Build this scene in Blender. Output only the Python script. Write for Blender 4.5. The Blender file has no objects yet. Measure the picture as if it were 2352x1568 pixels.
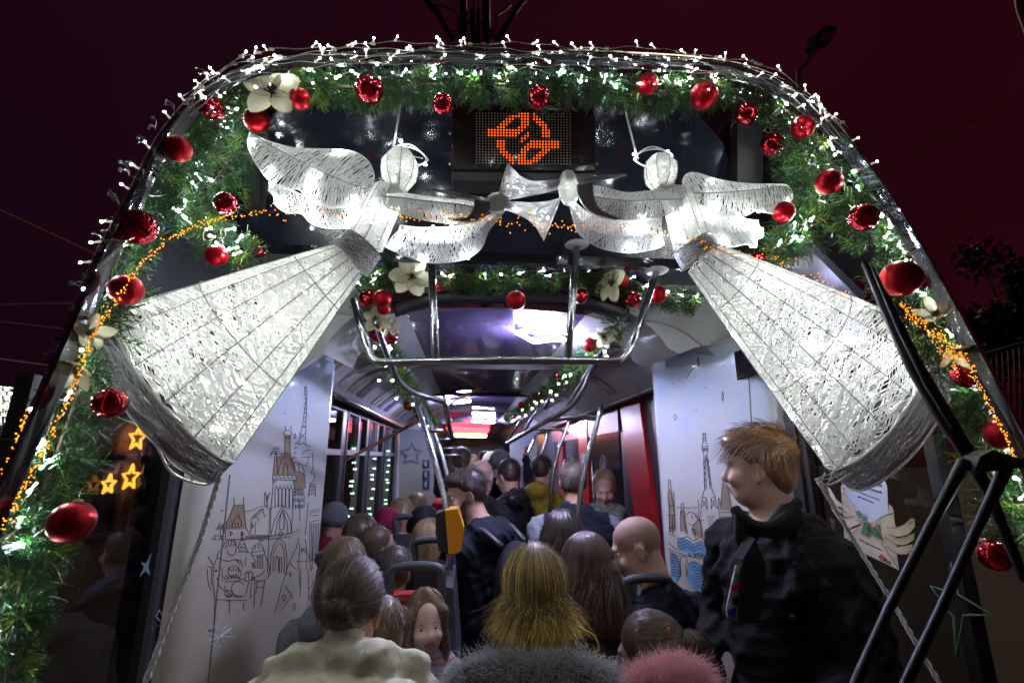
import bpy, bmesh, math, random
import numpy as np
from mathutils import Vector, Matrix, Quaternion

random.seed(7); rng = np.random.default_rng(7)
scene = bpy.context.scene
COL = scene.collection

# ------------------------------------------------------------------ camera
FPX, CU, CV = 1090.0, 1176.0, 784.0            # focal length and centre in pixels of a 2352 px wide picture
CAMP = np.array([0.0, 0.0, 1.78])              # tram floor is z = 0, the tram runs along +y
YAW, PITCH = math.radians(5.14), math.radians(13.72)
cam = bpy.data.cameras.new('camera'); camo = bpy.data.objects.new('camera', cam)
COL.objects.link(camo); scene.camera = camo
cam.sensor_width = 36.0; cam.lens = 36.0 * FPX / 2352.0
cam.clip_start = 0.02; cam.clip_end = 500
camo.location = CAMP.tolist()
camo.rotation_euler = (math.pi / 2 + PITCH, 0, -YAW)
cam.dof.use_dof = True; cam.dof.focus_distance = 1.45; cam.dof.aperture_fstop = 3.2

# ------------------------------------------------------------------ night sky and exposure
w = bpy.data.worlds.new('World'); scene.world = w; w.use_nodes = True
nt = w.node_tree; nt.nodes.clear()
out = nt.nodes.new('ShaderNodeOutputWorld'); bg = nt.nodes.new('ShaderNodeBackground')
tc = nt.nodes.new('ShaderNodeTexCoord'); sx = nt.nodes.new('ShaderNodeSeparateXYZ')
add = nt.nodes.new('ShaderNodeMath'); add.operation = 'MULTIPLY_ADD'
rmp = nt.nodes.new('ShaderNodeValToRGB')
nt.links.new(tc.outputs['Generated'], sx.inputs[0])
nt.links.new(sx.outputs['X'], add.inputs[0]); add.inputs[1].default_value = 0.5; add.inputs[2].default_value = 0.5
nt.links.new(add.outputs[0], rmp.inputs[0])     # city glow grows towards one side of the sky
rmp.color_ramp.elements[0].position = 0.1; rmp.color_ramp.elements[0].color = (0.0042, 0.0009, 0.0032, 1)
rmp.color_ramp.elements[1].position = 0.95; rmp.color_ramp.elements[1].color = (0.0125, 0.001, 0.0026, 1)
cn = nt.nodes.new('ShaderNodeTexNoise'); cn.inputs['Scale'].default_value = 2.2; cn.inputs['Detail'].default_value = 5; nt.links.new(tc.outputs['Generated'], cn.inputs['Vector'])
cm = nt.nodes.new('ShaderNodeMapRange'); cm.inputs[1].default_value = 0.3; cm.inputs[2].default_value = 0.7; cm.inputs[3].default_value = 0.75; cm.inputs[4].default_value = 1.25; nt.links.new(cn.outputs['Fac'], cm.inputs[0])
cx = nt.nodes.new('ShaderNodeVectorMath'); cx.operation = 'SCALE'; nt.links.new(rmp.outputs[0], cx.inputs[0]); nt.links.new(cm.outputs[0], cx.inputs['Scale'])
nt.links.new(cx.outputs[0], bg.inputs['Color']); bg.inputs['Strength'].default_value = 1.0
nt.links.new(bg.outputs[0], out.inputs['Surface'])
# added faint warm lamp for the overhead wires, standing in for street lights
sun = bpy.data.lights.new('city_fill', 'SUN'); sun.energy = 0.3; sun.angle = math.radians(25); sun.color = (1.0, 0.72, 0.5)
suno = bpy.data.objects.new('city_fill', sun); COL.objects.link(suno); suno.rotation_euler = (math.radians(-52), 0, math.radians(-25))
scene.view_settings.view_transform = 'Standard'; scene.view_settings.look = 'None'
scene.view_settings.exposure = 0.8; scene.view_settings.gamma = 1.0
scene.view_settings.use_curve_mapping = False
cy = scene.cycles
cy.use_denoising = True
try: cy.denoiser = 'OPENIMAGEDENOISE'
except Exception: pass
cy.use_light_tree = True
cy.max_bounces = 6; cy.diffuse_bounces = 3; cy.glossy_bounces = 3; cy.transmission_bounces = 4; cy.transparent_max_bounces = 12
cy.sample_clamp_indirect = 4.0; cy.caustics_reflective = False; cy.caustics_refractive = False

# ------------------------------------------------------------------ helpers: pixels to rays
FW = np.array([math.sin(YAW) * math.cos(PITCH), math.cos(YAW) * math.cos(PITCH), math.sin(PITCH)])
RT = np.array([math.cos(YAW), -math.sin(YAW), 0.0]); UP = np.cross(RT, FW)
def ray(u, v): return FW + RT * ((u - CU) / FPX) + UP * ((CV - v) / FPX)
def P(u, v, y): d = ray(u, v); return CAMP + d * (y / d[1])              # on the plane at distance y
def PX(u, v, x): d = ray(u, v); return CAMP + d * ((x - CAMP[0]) / d[0])  # on a side wall
def PZ(u, v, z): d = ray(u, v); return CAMP + d * ((z - CAMP[2]) / d[2])
def PYZ(u, v, a, b): d = ray(u, v); return CAMP + d * ((a - b * CAMP[2] + b * CAMP[2]) / (d[1] - b * d[2]))  # y = a + b (z - camera height)
def S(u, v, y): return float(np.dot(P(u, v, y) - CAMP, FW)) / FPX         # metres per pixel there
def pl(pts, y): return [P(a[0], a[1], a[2] if len(a) > 2 else y) for a in pts]
def resample(pts, n, closed=False):
    p = np.array(pts, float)
    if closed: p = np.vstack([p, p[:1]])
    d = np.r_[0, np.cumsum(np.linalg.norm(np.diff(p, axis=0), axis=1))]
    t = np.linspace(0, d[-1], n + (1 if closed else 0))
    r = np.stack([np.interp(t, d, p[:, k]) for k in range(p.shape[1])], 1)
    return r[:-1] if closed else r
def smooth(pts, n, it=2):
    p = resample(pts, n)
    for _ in range(it): p[1:-1] = (p[:-2] + 2 * p[1:-1] + p[2:]) / 4
    return p
def catmull(pts, n):
    p = np.array(pts, float); p = np.vstack([2 * p[0] - p[1], p, 2 * p[-1] - p[-2]]); o = []
    m = len(p) - 3
    for i in range(n):
        s = i / (n - 1) * m; k = min(int(s), m - 1); t = s - k
        a, b, c, d = p[k:k + 4]
        o.append(0.5 * (2 * b + (c - a) * t + (2 * a - 5 * b + 4 * c - d) * t * t + (3 * b - a - 3 * c + d) * t ** 3))
    return np.array(o)

# ------------------------------------------------------------------ helpers: materials
MATS = {}
def mat(name, col, rough=0.5, metal=0.0, emit=None, es=0.0, noise=0.0, nscale=40.0, bump=0.0, bscale=200.0, trans=0.0, sheen=0.0, coat=0.0, alpha=None, sub=0.0, spec=0.5):
    if name in MATS: return MATS[name]
    m = bpy.data.materials.new(name); m.use_nodes = True; MATS[name] = m
    t = m.node_tree; b = t.nodes['Principled BSDF']
    b.inputs['Base Color'].default_value = (*col, 1); b.inputs['Roughness'].default_value = rough
    b.inputs['Metallic'].default_value = metal; b.inputs['Transmission Weight'].default_value = trans
    b.inputs['Sheen Weight'].default_value = sheen; b.inputs['Coat Weight'].default_value = coat
    b.inputs['Specular IOR Level'].default_value = spec
    if sub: b.inputs['Subsurface Weight'].default_value = sub; b.inputs['Subsurface Radius'].default_value = (0.01, 0.004, 0.002)
    if emit: b.inputs['Emission Color'].default_value = (*emit, 1); b.inputs['Emission Strength'].default_value = es
    if noise or bump:
        co = t.nodes.new('ShaderNodeTexCoord')
        if noise:
            n = t.nodes.new('ShaderNodeTexNoise'); n.inputs['Scale'].default_value = nscale; n.inputs['Detail'].default_value = 4
            t.links.new(co.outputs['Object'], n.inputs['Vector'])
            r = t.nodes.new('ShaderNodeValToRGB')
            r.color_ramp.elements[0].position = 0.3; r.color_ramp.elements[1].position = 0.7
            r.color_ramp.elements[0].color = (*[c * (1 - noise) for c in col], 1)
            r.color_ramp.elements[1].color = (*[min(1, c * (1 + noise)) for c in col], 1)
            t.links.new(n.outputs['Fac'], r.inputs[0]); t.links.new(r.outputs[0], b.inputs['Base Color'])
        if bump:
            n2 = t.nodes.new('ShaderNodeTexNoise'); n2.inputs['Scale'].default_value = bscale; n2.inputs['Detail'].default_value = 3
            t.links.new(co.outputs['Object'], n2.inputs['Vector'])
            bp = t.nodes.new('ShaderNodeBump'); bp.inputs['Strength'].default_value = bump; bp.inputs['Distance'].default_value = 0.004
            t.links.new(n2.outputs['Fac'], bp.inputs['Height']); t.links.new(bp.outputs[0], b.inputs['Normal'])
    return m
def emat(name, col, s):
    if name in MATS: return MATS[name]
    m = bpy.data.materials.new(name); m.use_nodes = True; MATS[name] = m
    t = m.node_tree; t.nodes.clear(); o = t.nodes.new('ShaderNodeOutputMaterial'); e = t.nodes.new('ShaderNodeEmission')
    e.inputs[0].default_value = (*col, 1); e.inputs[1].default_value = s; t.links.new(e.outputs[0], o.inputs[0]); return m
def glassmat(name, tint=(1, 1, 1), refl=1.0, rough=0.0, ior=1.45):
    if name in MATS: return MATS[name]
    m = bpy.data.materials.new(name); m.use_nodes = True; MATS[name] = m
    t = m.node_tree; t.nodes.clear(); o = t.nodes.new('ShaderNodeOutputMaterial')
    tr = t.nodes.new('ShaderNodeBsdfTransparent'); tr.inputs[0].default_value = (*tint, 1)
    gl = t.nodes.new('ShaderNodeBsdfGlossy'); gl.inputs['Roughness'].default_value = rough; gl.inputs['Color'].default_value = (refl, refl, refl, 1)
    lw = t.nodes.new('ShaderNodeLayerWeight'); lw.inputs[0].default_value = 0.5; pw = t.nodes.new('ShaderNodeMath'); pw.operation = 'POWER'; pw.inputs[1].default_value = 4.0; t.links.new(lw.outputs['Facing'], pw.inputs[0]); f0 = 2 * ((ior - 1) / (ior + 1)) ** 2
    fr = t.nodes.new('ShaderNodeMath'); fr.operation = 'MULTIPLY_ADD'; fr.inputs[1].default_value = 1 - f0; fr.inputs[2].default_value = f0; t.links.new(pw.outputs[0], fr.inputs[0])
    mx = t.nodes.new('ShaderNodeMixShader'); t.links.new(fr.outputs[0], mx.inputs[0])
    t.links.new(tr.outputs[0], mx.inputs[1]); t.links.new(gl.outputs[0], mx.inputs[2]); t.links.new(mx.outputs[0], o.inputs[0]); return m
def translmat(name, col, tw=0.4, rough=0.6):
    """thin cloth, string and needles: part of the light passes through"""
    if name in MATS: return MATS[name]
    m = bpy.data.materials.new(name); m.use_nodes = True; MATS[name] = m
    t = m.node_tree; b = t.nodes['Principled BSDF']; o = t.nodes['Material Output']
    b.inputs['Base Color'].default_value = (*col, 1); b.inputs['Roughness'].default_value = rough
    tl = t.nodes.new('ShaderNodeBsdfTranslucent'); tl.inputs[0].default_value = (*col, 1)
    mx = t.nodes.new('ShaderNodeMixShader'); mx.inputs[0].default_value = tw
    t.links.new(b.outputs[0], mx.inputs[1]); t.links.new(tl.outputs[0], mx.inputs[2]); t.links.new(mx.outputs[0], o.inputs[0]); return m

# ------------------------------------------------------------------ helpers: mesh building
def origin(o):
    p = np.zeros(3)
    while o is not None:
        p = p + np.array(o.location); o = o.parent
    return p
class MB:
    def __init__(s): s.v = []; s.f = []; s.m = []; s.n = 0
    def add(s, v, f, m=0):
        v = np.asarray(v, float).reshape(-1, 3); s.v.append(v); k = s.n
        s.f += [tuple(i + k for i in q) for q in f]; s.m += [m] * len(f); s.n += len(v)
    def tube(s, pts, r, n=6, m=0, cap=True, closed=False):
        p = np.asarray(pts, float); N = len(p)
        if closed: tg = np.roll(p, -1, 0) - np.roll(p, 1, 0)
        else: tg = np.gradient(p, axis=0)
        tg /= np.linalg.norm(tg, axis=1)[:, None] + 1e-12
        up = np.array([0, 0, 1.0]) if abs(tg[0][2]) < 0.9 else np.array([1.0, 0, 0])
        a = np.cross(tg[0], up); a /= np.linalg.norm(a); R = np.broadcast_to(np.asarray(r, float), (N,))
        vs = []
        ang = np.arange(n) * 2 * math.pi / n
        for i in range(N):
            a = a - tg[i] * np.dot(a, tg[i]); a /= np.linalg.norm(a) + 1e-12; b = np.cross(tg[i], a)
            vs.append(p[i] + R[i] * (np.cos(ang)[:, None] * a + np.sin(ang)[:, None] * b))
        f = []
        for i in range(N if closed else N - 1):
            j = (i + 1) % N
            for k in range(n): l = (k + 1) % n; f.append((i * n + k, i * n + l, j * n + l, j * n + k))
        if cap and not closed: f += [tuple(range(n))[::-1], tuple((N - 1) * n + k for k in range(n))]
        s.add(np.concatenate(vs), f, m); return s
    def box(s, lo, hi, m=0):
        x0, y0, z0 = lo; x1, y1, z1 = hi
        s.add([(x0, y0, z0), (x1, y0, z0), (x1, y1, z0), (x0, y1, z0), (x0, y0, z1), (x1, y0, z1), (x1, y1, z1), (x0, y1, z1)],
              [(3, 2, 1, 0), (4, 5, 6, 7), (0, 1, 5, 4), (1, 2, 6, 5), (2, 3, 7, 6), (3, 0, 4, 7)], m); return s
    def prism(s, pts, vec, m=0):
        p = np.asarray(pts, float); n = len(p); q = p + np.asarray(vec, float)
        f = [tuple(range(n)), tuple(range(2 * n - 1, n - 1, -1))] + [(i, n + i, n + (i + 1) % n, (i + 1) % n) for i in range(n)]
        s.add(np.vstack([p, q]), f, m); return s
    def grid(s, g, m=0, closed_u=False, closed_v=False):
        g = np.asarray(g, float); a, b = g.shape[:2]; f = []
        for i in range(a if closed_u else a - 1):
            for j in range(b if closed_v else b - 1):
                i2, j2 = (i + 1) % a, (j + 1) % b; f.append((i * b + j, i2 * b + j, i2 * b + j2, i * b + j2))
        s.add(g.reshape(-1, 3), f, m); return s
    def sphere(s, c, r, nu=16, nv=10, m=0, rot=None):
        r = np.broadcast_to(np.asarray(r, float), (3,)); g = []
        for i in range(nv + 1):
            th = math.pi * i / nv
            g.append([(math.sin(th) * math.cos(2 * math.pi * j / nu), math.sin(th) * math.sin(2 * math.pi * j / nu), math.cos(th)) for j in range(nu)])
        g = np.array(g) * r
        if rot is not None: g = g @ np.asarray(rot).T
        return s.grid(g + np.asarray(c, float), m, closed_v=True)
    def ribbons(s, A, B, wdt, nrm, m=0):
        """many flat strips from A to B (n x 3), width wdt, lying across nrm"""
        A, B = np.asarray(A), np.asarray(B); d = B - A; sd = np.cross(d, nrm); sd /= np.linalg.norm(sd, axis=1)[:, None] + 1e-12
        sd = sd * np.asarray(wdt).reshape(-1, 1) / 2; n = len(A)
        v = np.stack([A - sd, A + sd, B + sd, B - sd], 1).reshape(-1, 3)
        s.add(v, [(4 * i, 4 * i + 1, 4 * i + 2, 4 * i + 3) for i in range(n)], m); return s
    def strands(s, A, B, r, m=0):
        """many thin three-sided strings from A to B"""
        A, B = np.asarray(A, float), np.asarray(B, float); d = B - A; d /= np.linalg.norm(d, axis=1)[:, None] + 1e-12
        a = np.cross(d, np.array([0.31, 0.8, 0.5])); a /= np.linalg.norm(a, axis=1)[:, None] + 1e-12; b = np.cross(d, a)
        r = np.asarray(r).reshape(-1, 1); v = []
        for k in range(3):
            o = r * (math.cos(2.094 * k) * a + math.sin(2.094 * k) * b); v += [A + o, B + o]
        v = np.stack(v, 1).reshape(-1, 3)
        f = []
        for i in range(len(A)):
            k = 6 * i; f += [(k, k + 1, k + 3, k + 2), (k + 2, k + 3, k + 5, k + 4), (k + 4, k + 5, k + 1, k)]
        s.add(v, f, m); return s
    def mesh(s, name, mats, off=None, shade=True):
        me = bpy.data.meshes.new(name); v = np.concatenate(s.v) if s.v else np.zeros((0, 3))
        if off is not None: v = v - off
        me.from_pydata(v.tolist(), [], s.f)
        for mm in (mats if isinstance(mats, (list, tuple)) else [mats]): me.materials.append(mm)
        me.polygons.foreach_set('material_index', s.m); me.polygons.foreach_set('use_smooth', [shade] * len(s.f)); me.update(); return me
    def build(s, name, mats, parent=None, shade=True, base=None, kind=None):
        o0 = origin(parent) if parent is not None else (np.asarray(base) if base is not None else np.zeros(3))
        ob = bpy.data.objects.new(name, s.mesh(name, mats, o0, shade)); COL.objects.link(ob)
        if parent is not None: ob.parent = parent
        else: ob.location = o0.tolist()
        if kind: ob['kind'] = kind
        return ob
def thing(name, label, cat, loc=(0, 0, 0), group=None):
    o = bpy.data.objects.new(name, None); COL.objects.link(o); o.location = [float(c) for c in loc]; o.empty_display_size = 0.05
    return tag(o, label, cat, group)
def tag(o, label, cat, group=None):
    o['label'] = label; o['category'] = cat
    if group: o['group'] = group
    return o
def place(mesh, name, parent, pos, q=None, sc=None):
    o = bpy.data.objects.new(name, mesh); COL.objects.link(o); o.parent = parent
    o.location = (np.asarray(pos) - origin(parent)).tolist()
    if q is not None: o.rotation_mode = 'QUATERNION'; o.rotation_quaternion = q
    if sc is not None: o.scale = (sc, sc, sc) if np.isscalar(sc) else sc
    return o
def quat_to(d): return Vector([float(c) for c in d]).to_track_quat('Z', 'Y')
def unit(v): v = np.asarray(v, float); return v / (np.linalg.norm(v) + 1e-12)
def rrand(a, b): return a + (b - a) * random.random()

AX = 0.12                                       # the tram's centre line
# materials of the place
M_BLACK = mat('black_gloss_paint', (0.008, 0.009, 0.012), 0.12, coat=0.6)
M_RUBBER = mat('black_rubber', (0.012, 0.012, 0.013), 0.5, noise=0.3, nscale=60)
M_STEEL = mat('brushed_steel', (0.55, 0.55, 0.57), 0.25, 1.0, noise=0.08, nscale=30)
M_GREY = mat('grey_panel', (0.42, 0.42, 0.45), 0.35, noise=0.06, nscale=6)
M_WHITEP = mat('white_gloss_panel', (0.62, 0.62, 0.64), 0.22, noise=0.05, nscale=5, coat=0.3)
M_DARKP = mat('dark_blue_panel', (0.010, 0.013, 0.024), 0.13, noise=0.25, nscale=5, spec=0.9)
M_CEIL = mat('dark_ceiling_panel', (0.11, 0.085, 0.19), 0.2, noise=0.2, nscale=4, coat=0.4)
M_FLOOR = mat('tram_floor', (0.09, 0.09, 0.1), 0.6, noise=0.3, nscale=80)
M_RED = mat('red_door_paint', (0.48, 0.008, 0.016), 0.3, coat=0.3)
M_REDSEAT = mat('red_seat_cloth', (0.42, 0.012, 0.03), 0.8, bump=0.3, bscale=300, noise=0.15)
M_GREYSEAT = mat('grey_seat_shell', (0.05, 0.052, 0.064), 0.45)
M_GLASS = glassmat('windscreen_glass', (0.96, 0.98, 0.97), 0.9, 0.0, 1.35)
M_SIDEGLASS = glassmat('tinted_side_glass', (0.42, 0.45, 0.48), 1.0, 0.0, 1.6)
M_LED = emat('white_led', (0.9, 0.96, 1.0), 160.0)
M_LEDIN = emat('white_led_inside', (0.95, 0.98, 0.95), 290.0)
M_LEDBODY = mat('clear_led_body', (0.5, 0.47, 0.38), 0.25, emit=(0.95, 0.92, 0.75), es=0.25)
M_WIRE = mat('clear_pvc_wire', (0.2, 0.18, 0.14), 0.3)
M_AMBER = emat('amber_reflection_dot', (1.0, 0.30, 0.015), 2.6)
M_STRING = translmat('white_cotton_string', (0.88, 0.88, 0.84), 0.55, 0.7)
M_FRAMEW = mat('wrapped_wire_rib', (0.3, 0.29, 0.25), 0.7)
M_FRAMEL = mat('white_wrapped_wire', (0.75, 0.75, 0.7), 0.6)
M_SILV = translmat('silver_tinsel_string', (0.6, 0.6, 0.63), 0.35, 0.25)
M_SILVD = translmat('dark_silver_string', (0.26, 0.26, 0.27), 0.3, 0.25)
M_NEEDLE = translmat('pine_needle', (0.024, 0.085, 0.014), 0.3, 0.4)
M_NEEDLE2 = translmat('pine_needle_dark', (0.01, 0.05, 0.014), 0.25, 0.4)
M_NEEDLE3 = translmat('pine_needle_fresh', (0.11, 0.19, 0.02), 0.35, 0.4)
M_NEEDLE4 = translmat('pine_needle_brown', (0.08, 0.06, 0.02), 0.25, 0.5)
M_TWIG = mat('garland_twig', (0.06, 0.045, 0.02), 0.8)
M_SHINY = mat('shiny_red_bauble', (0.5, 0.002, 0.016), 0.05, 0.9, coat=0.6, noise=0.12, nscale=8)
M_MATTE = mat('matte_red_bauble', (0.36, 0.001, 0.008), 0.3, 0.75, bump=0.05, bscale=900, noise=0.12, nscale=10)
M_CAP = mat('bauble_cap', (0.55, 0.5, 0.4), 0.3, 1.0)
M_PETAL = translmat('cream_petal', (0.72, 0.68, 0.48), 0.35, 0.6)
M_GOLD = mat('gold_glitter', (0.6, 0.42, 0.1), 0.35, 0.9, noise=0.5, nscale=300)
M_SEED = mat('flower_centre', (0.06, 0.03, 0.03), 0.8)

# ================================================================== the tram
tram = thing('tram', 'tram car seen through its end windscreen, black rounded body dressed with garlands and lights', 'tram', (AX, 2.0, -0.4))
OUTPX = [(11, 1025), (54, 938), (108, 812), (158, 704), (209, 578), (252, 504), (277, 454), (310, 392), (338, 331), (367, 288), (421, 223),
         (468, 180), (522, 144), (580, 126), (648, 115), (740, 108), (828, 104), (960, 101), (1112, 103), (1240, 105), (1364, 110), (1480, 115), (1580, 121),
         (1640, 128), (1700, 139), (1757, 154), (1811, 176), (1850, 207), (1901, 252), (1948, 299), (1984, 346), (2027, 396), (2070, 457), (2117, 533),
         (2189, 657), (2225, 722), (2261, 794), (2311, 884), (2352, 967)]
OUTL = [PYZ(u, v, 0.98, 0.12) for u, v in OUTPX]
def extend(a, b, z):
    d = (a - b) / abs(a[2] - b[2]); return a + d * (a[2] - z) * np.array([0.75, 1, 1])
OUTL = [extend(OUTL[0], OUTL[3], 1.3), extend(OUTL[0], OUTL[3], 1.58)] + OUTL + [extend(OUTL[-1], OUTL[-4], 1.58), extend(OUTL[-1], OUTL[-4], 1.3)]
lo, hi = OUTL[0].copy(), OUTL[-1].copy()
OUTL = [np.array([lo[0] - 0.04, lo[1], 1.0])] + OUTL + [np.array([hi[0] + 0.04, hi[1], 1.0])]
OUTL = smooth(OUTL, 90, 1)
CEN = np.array([AX, 1.0, 1.9])
INNL = OUTL + 0.0
cenl = (CEN - OUTL) * np.array([1, 0, 1]); cenl /= np.linalg.norm(cenl, axis=1)[:, None]
wd = np.interp(OUTL[:, 2], [1.5, 2.4, 2.75, 3.0], [0.03, 0.026, 0.03, 0.045])
INNL = OUTL + cenl * wd[:, None]
def flare(dy):   # the body widens behind the windscreen
    f = 1 + dy / OUTL[:, 1:2]; q = CAMP + (OUTL - CAMP) * f; q += cenl * 0.012 * (dy > 0.05); q[OUTL[:, 2] < 1.3] += [0, 0, 0]; q[:, 2] = np.where(OUTL[:, 2] < 1.25, OUTL[:, 2], q[:, 2]); return q
g = [flare(0.40) + [0, 7.0, 0], flare(0.40) + [0, .3, 0], flare(0.24), flare(0.12), OUTL + cenl * 0.004 + [0, 0.03, 0], OUTL + cenl * 0.02 + [0, -0.005, 0], OUTL + cenl * 0.035 + [0, -0.012, 0],
     INNL + [0, 0.0, 0], INNL + cenl * 0.004 + [0, 0.03, 0]]
mb = MB(); mb.grid(np.array(g[2:7])); mb.build('body_shell', M_BLACK, tram)
hi_ = OUTL[:, 2] > 2.28; mb = MB(); mb.grid(np.array([q[hi_] for q in g[:3]])); mb.build('roof_shell', M_BLACK, tram)
mb = MB(); mb.grid(np.array(g[6:])); mb.build('windscreen_frame', M_BLACK, tram)
# lower front panel under the glass
a, b = OUTL[0], OUTL[-1]
mb = MB(); mb.grid([[a + [0, 0, -1.35], b + [0, 0, -1.35]], [a, b]]); mb.grid([[a, b], [a + [0, 0.3, 0], b + [0, 0.3, 0]]]); mb.build('front_apron', M_RED, tram)
# glass: bulging pane
rings = []
for k, t in enumerate(np.linspace(0, 1, 9)):
    ring = INNL * (1 - t) + CEN * t; ring[:, 1] = INNL[:, 1] * (1 - t) + 1.0 * t - 0.10 * (1 - (1 - t) ** 2); rings.append(ring)
mb = MB(); mb.grid(np.array(rings)); mb.build('windscreen_glass', M_GLASS, tram)
def glass_y(x, z):   # depth of the pane at a point
    q = np.array([x, 0, z]); d = (q - CEN) * [1, 0, 1]; r = np.linalg.norm(d) + 1e-9
    dirs = (INNL - CEN) * [1, 0, 1]; cosv = dirs @ d / (np.linalg.norm(dirs, axis=1) * r); k = int(np.argmax(cosv))
    s = min(1, r / np.linalg.norm(dirs[k])); t = 1 - s
    return INNL[k, 1] * (1 - t) + 1.0 * t - 0.10 * (1 - (1 - t) ** 2)
def PG(u, v, off=0.0):
    p = P(u, v, 0.98)
    for _ in range(4): p = P(u, v, glass_y(p[0], p[2]) + off)
    return p

# header panel above the saloon, dark and glossy
prof = [P(1176, 150, 1.46), P(1176, 300, 1.56), P(1176, 480, 1.68), P(1176, 590, 1.80)]
hw = [0.6, 0.86, 1.0, 1.02]
mb = MB(); mb.grid([[(AX - h, p[1] + 0.0, p[2]), (AX - 0.45, p[1], p[2]), (AX + 0.45, p[1], p[2]), (AX + h, p[1], p[2])] for p, h in zip(prof, hw)])
mb.build('header_panel', M_DARKP, tram, shade=False)
p0, p1 = prof[-1], P(1176, 660, 2.12)
mb = MB(); mb.box((AX - 1.02, p0[1] - 0.012, p0[2] - 0.03), (AX + 1.02, p0[1] + 0.02, p0[2] + 0.01)); mb.build('header_trim', M_BLACK, tram, shade=False)
mb = MB(); mb.grid([[(AX - 1.05, p0[1] + .02, p0[2]), (AX + 1.05, p0[1] + .02, p0[2])], [(AX - 1.05, p1[1], p1[2] + .04), (AX + 1.05, p1[1], p1[2] + .04)]]); mb.build('header_soffit', M_DARKP, tram)
for (u0, v0, u1, v1) in ((1694, 262, 1752, 452), (560, 300, 596, 470)):
    a = P(u0, v0, 1.5); b = P(u1, v1, 1.56)
    mb = MB(); mb.prism([P(u0, v0, 1.5), P(u1, v0, 1.5), P(u1, v1, 1.55), P(u0, v1, 1.55)], (0, 0.05, 0)); mb.build('header_cheek', M_RUBBER, tram, shade=False)
# side lining between glass and saloon: steel grey sloping panels
for s in (-1, 1):
    q = [(s * 1.02, 1.5, 2.62), (s * 1.09, 1.3, 2.25), (s * 1.13, 1.85, 2.25), (s * 1.03, 1.8, 2.55)]
    mb = MB(); mb.prism([(AX + x, y, z) for x, y, z in q], (s * 0.02, 0, 0.02)); mb.build('side_lining', mat('steel_blue_lining', (0.045, 0.05, 0.066), 0.22, 0.3), tram, shade=False)
    mb = MB(); mb.box((AX + s * 1.12 - .03, 1.3, 2.12), (AX + s * 1.12 + .03, 2.3, 2.25)); mb.build('side_rail_cover', M_BLACK, tram, shade=False)

# saloon shell
YE = 18.0
mb = MB(); mb.box((AX - 1.25, 1.2, -0.06), (AX + 1.25, YE, 0.0)); mb.build('tram_floor', M_FLOOR, tram, shade=False)
mb = MB()
ys = np.linspace(2.12, YE, 12); xs = np.linspace(-0.62, 0.62, 9)
mb.grid([[(AX + x, y, 2.46 - 0.05 * (x / 0.62) ** 2) for x in xs] for y in ys]); ceil = mb.build('ceiling', M_CEIL, tram)
# dark rounded lip where the saloon ceiling begins
mb = MB(); arc = catmull(pl([(905, 712), (1000, 688), (1176, 680), (1330, 690), (1440, 722)], 2.1), 24)
mb.tube(arc, 0.035, 10); mb.build('ceiling_lip', mat('dark_violet_lip', (0.03, 0.028, 0.04), 0.15, coat=0.5), tram)
for k, y in enumerate((3.4, 5.0, 6.8, 9.0)):
    mb = MB(); mb.box((AX - .6, y, 2.405), (AX + .6, y + .012, 2.45)); mb.build('ceiling_joint', M_RUBBER, tram, shade=False)
# light strips of sheet metal along both ceiling edges
for s in (-1, 1):
    mb = MB(); mb.prism([(AX + s * .42, 2.12, 2.435), (AX + s * .60, 2.12, 2.385), (AX + s * .64, 2.12, 2.4), (AX + s * .46, 2.12, 2.45)], (0, 7, 0)); mb.build('ceiling_edge_strip', M_GREY, tram, shade=False)
    # cove: curved panel from ceiling edge down to the window head
    a = np.linspace(0, 1, 9); pr = [(AX + s * (0.64 + 0.46 * t), 2.41 + 0.09 * math.sin(t * math.pi) * 0.6 - 0.20 * t ** 1.5) for t in a]
    mb = MB(); mb.grid([[(x, y, z) for x, z in pr] for y in np.linspace(2.14, YE, 10)]); mb.build('ceiling_cove', M_GREY, tram)
    mb = MB(); mb.tube([(AX + s * 1.09, 2.2, 2.22), (AX + s * 1.09, 9, 2.22)], 0.022, 10); mb.build('cornice_rail', M_STEEL, tram)
# posters on the cove
cols = [(0.02, 0.05, 0.16), (0.25, 0.18, 0.09), (0.5, 0.48, 0.46), (0.32, 0.24, 0.2), (0.09, 0.1, 0.12), (0.45, 0.4, 0.35), (0.2, 0.21, 0.25)]
for s in (-1, 1):
    y = 2.5; k = 0
    while y < 7.5:
        wdt = [0.16, 0.22, 0.18][k % 3]; c = cols[(k + (s > 0) * 2) % len(cols)]
        if s < 0 or k % 3 == 0:
            mb = MB(); gg = []
            for t in np.linspace(0.12, 0.86, 7):
                x = AX + s * (0.64 + 0.46 * t); z = 2.41 + 0.054 * math.sin(t * math.pi) - 0.20 * t ** 1.5 - 0.006
                gg.append([(x - s * .004, y + 0.1 * t, z), (x - s * .004, y + wdt + 0.1 * t, z)])
            mb.grid(gg); mb.build('poster', mat('poster_%d' % (k % 7), c, 0.2, noise=0.7, nscale=14, coat=0.5), tram)
        y += wdt + [0.12, 0.28, 0.1][k % 3] * (1.4 if k > 3 else 1); k += 1

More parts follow.
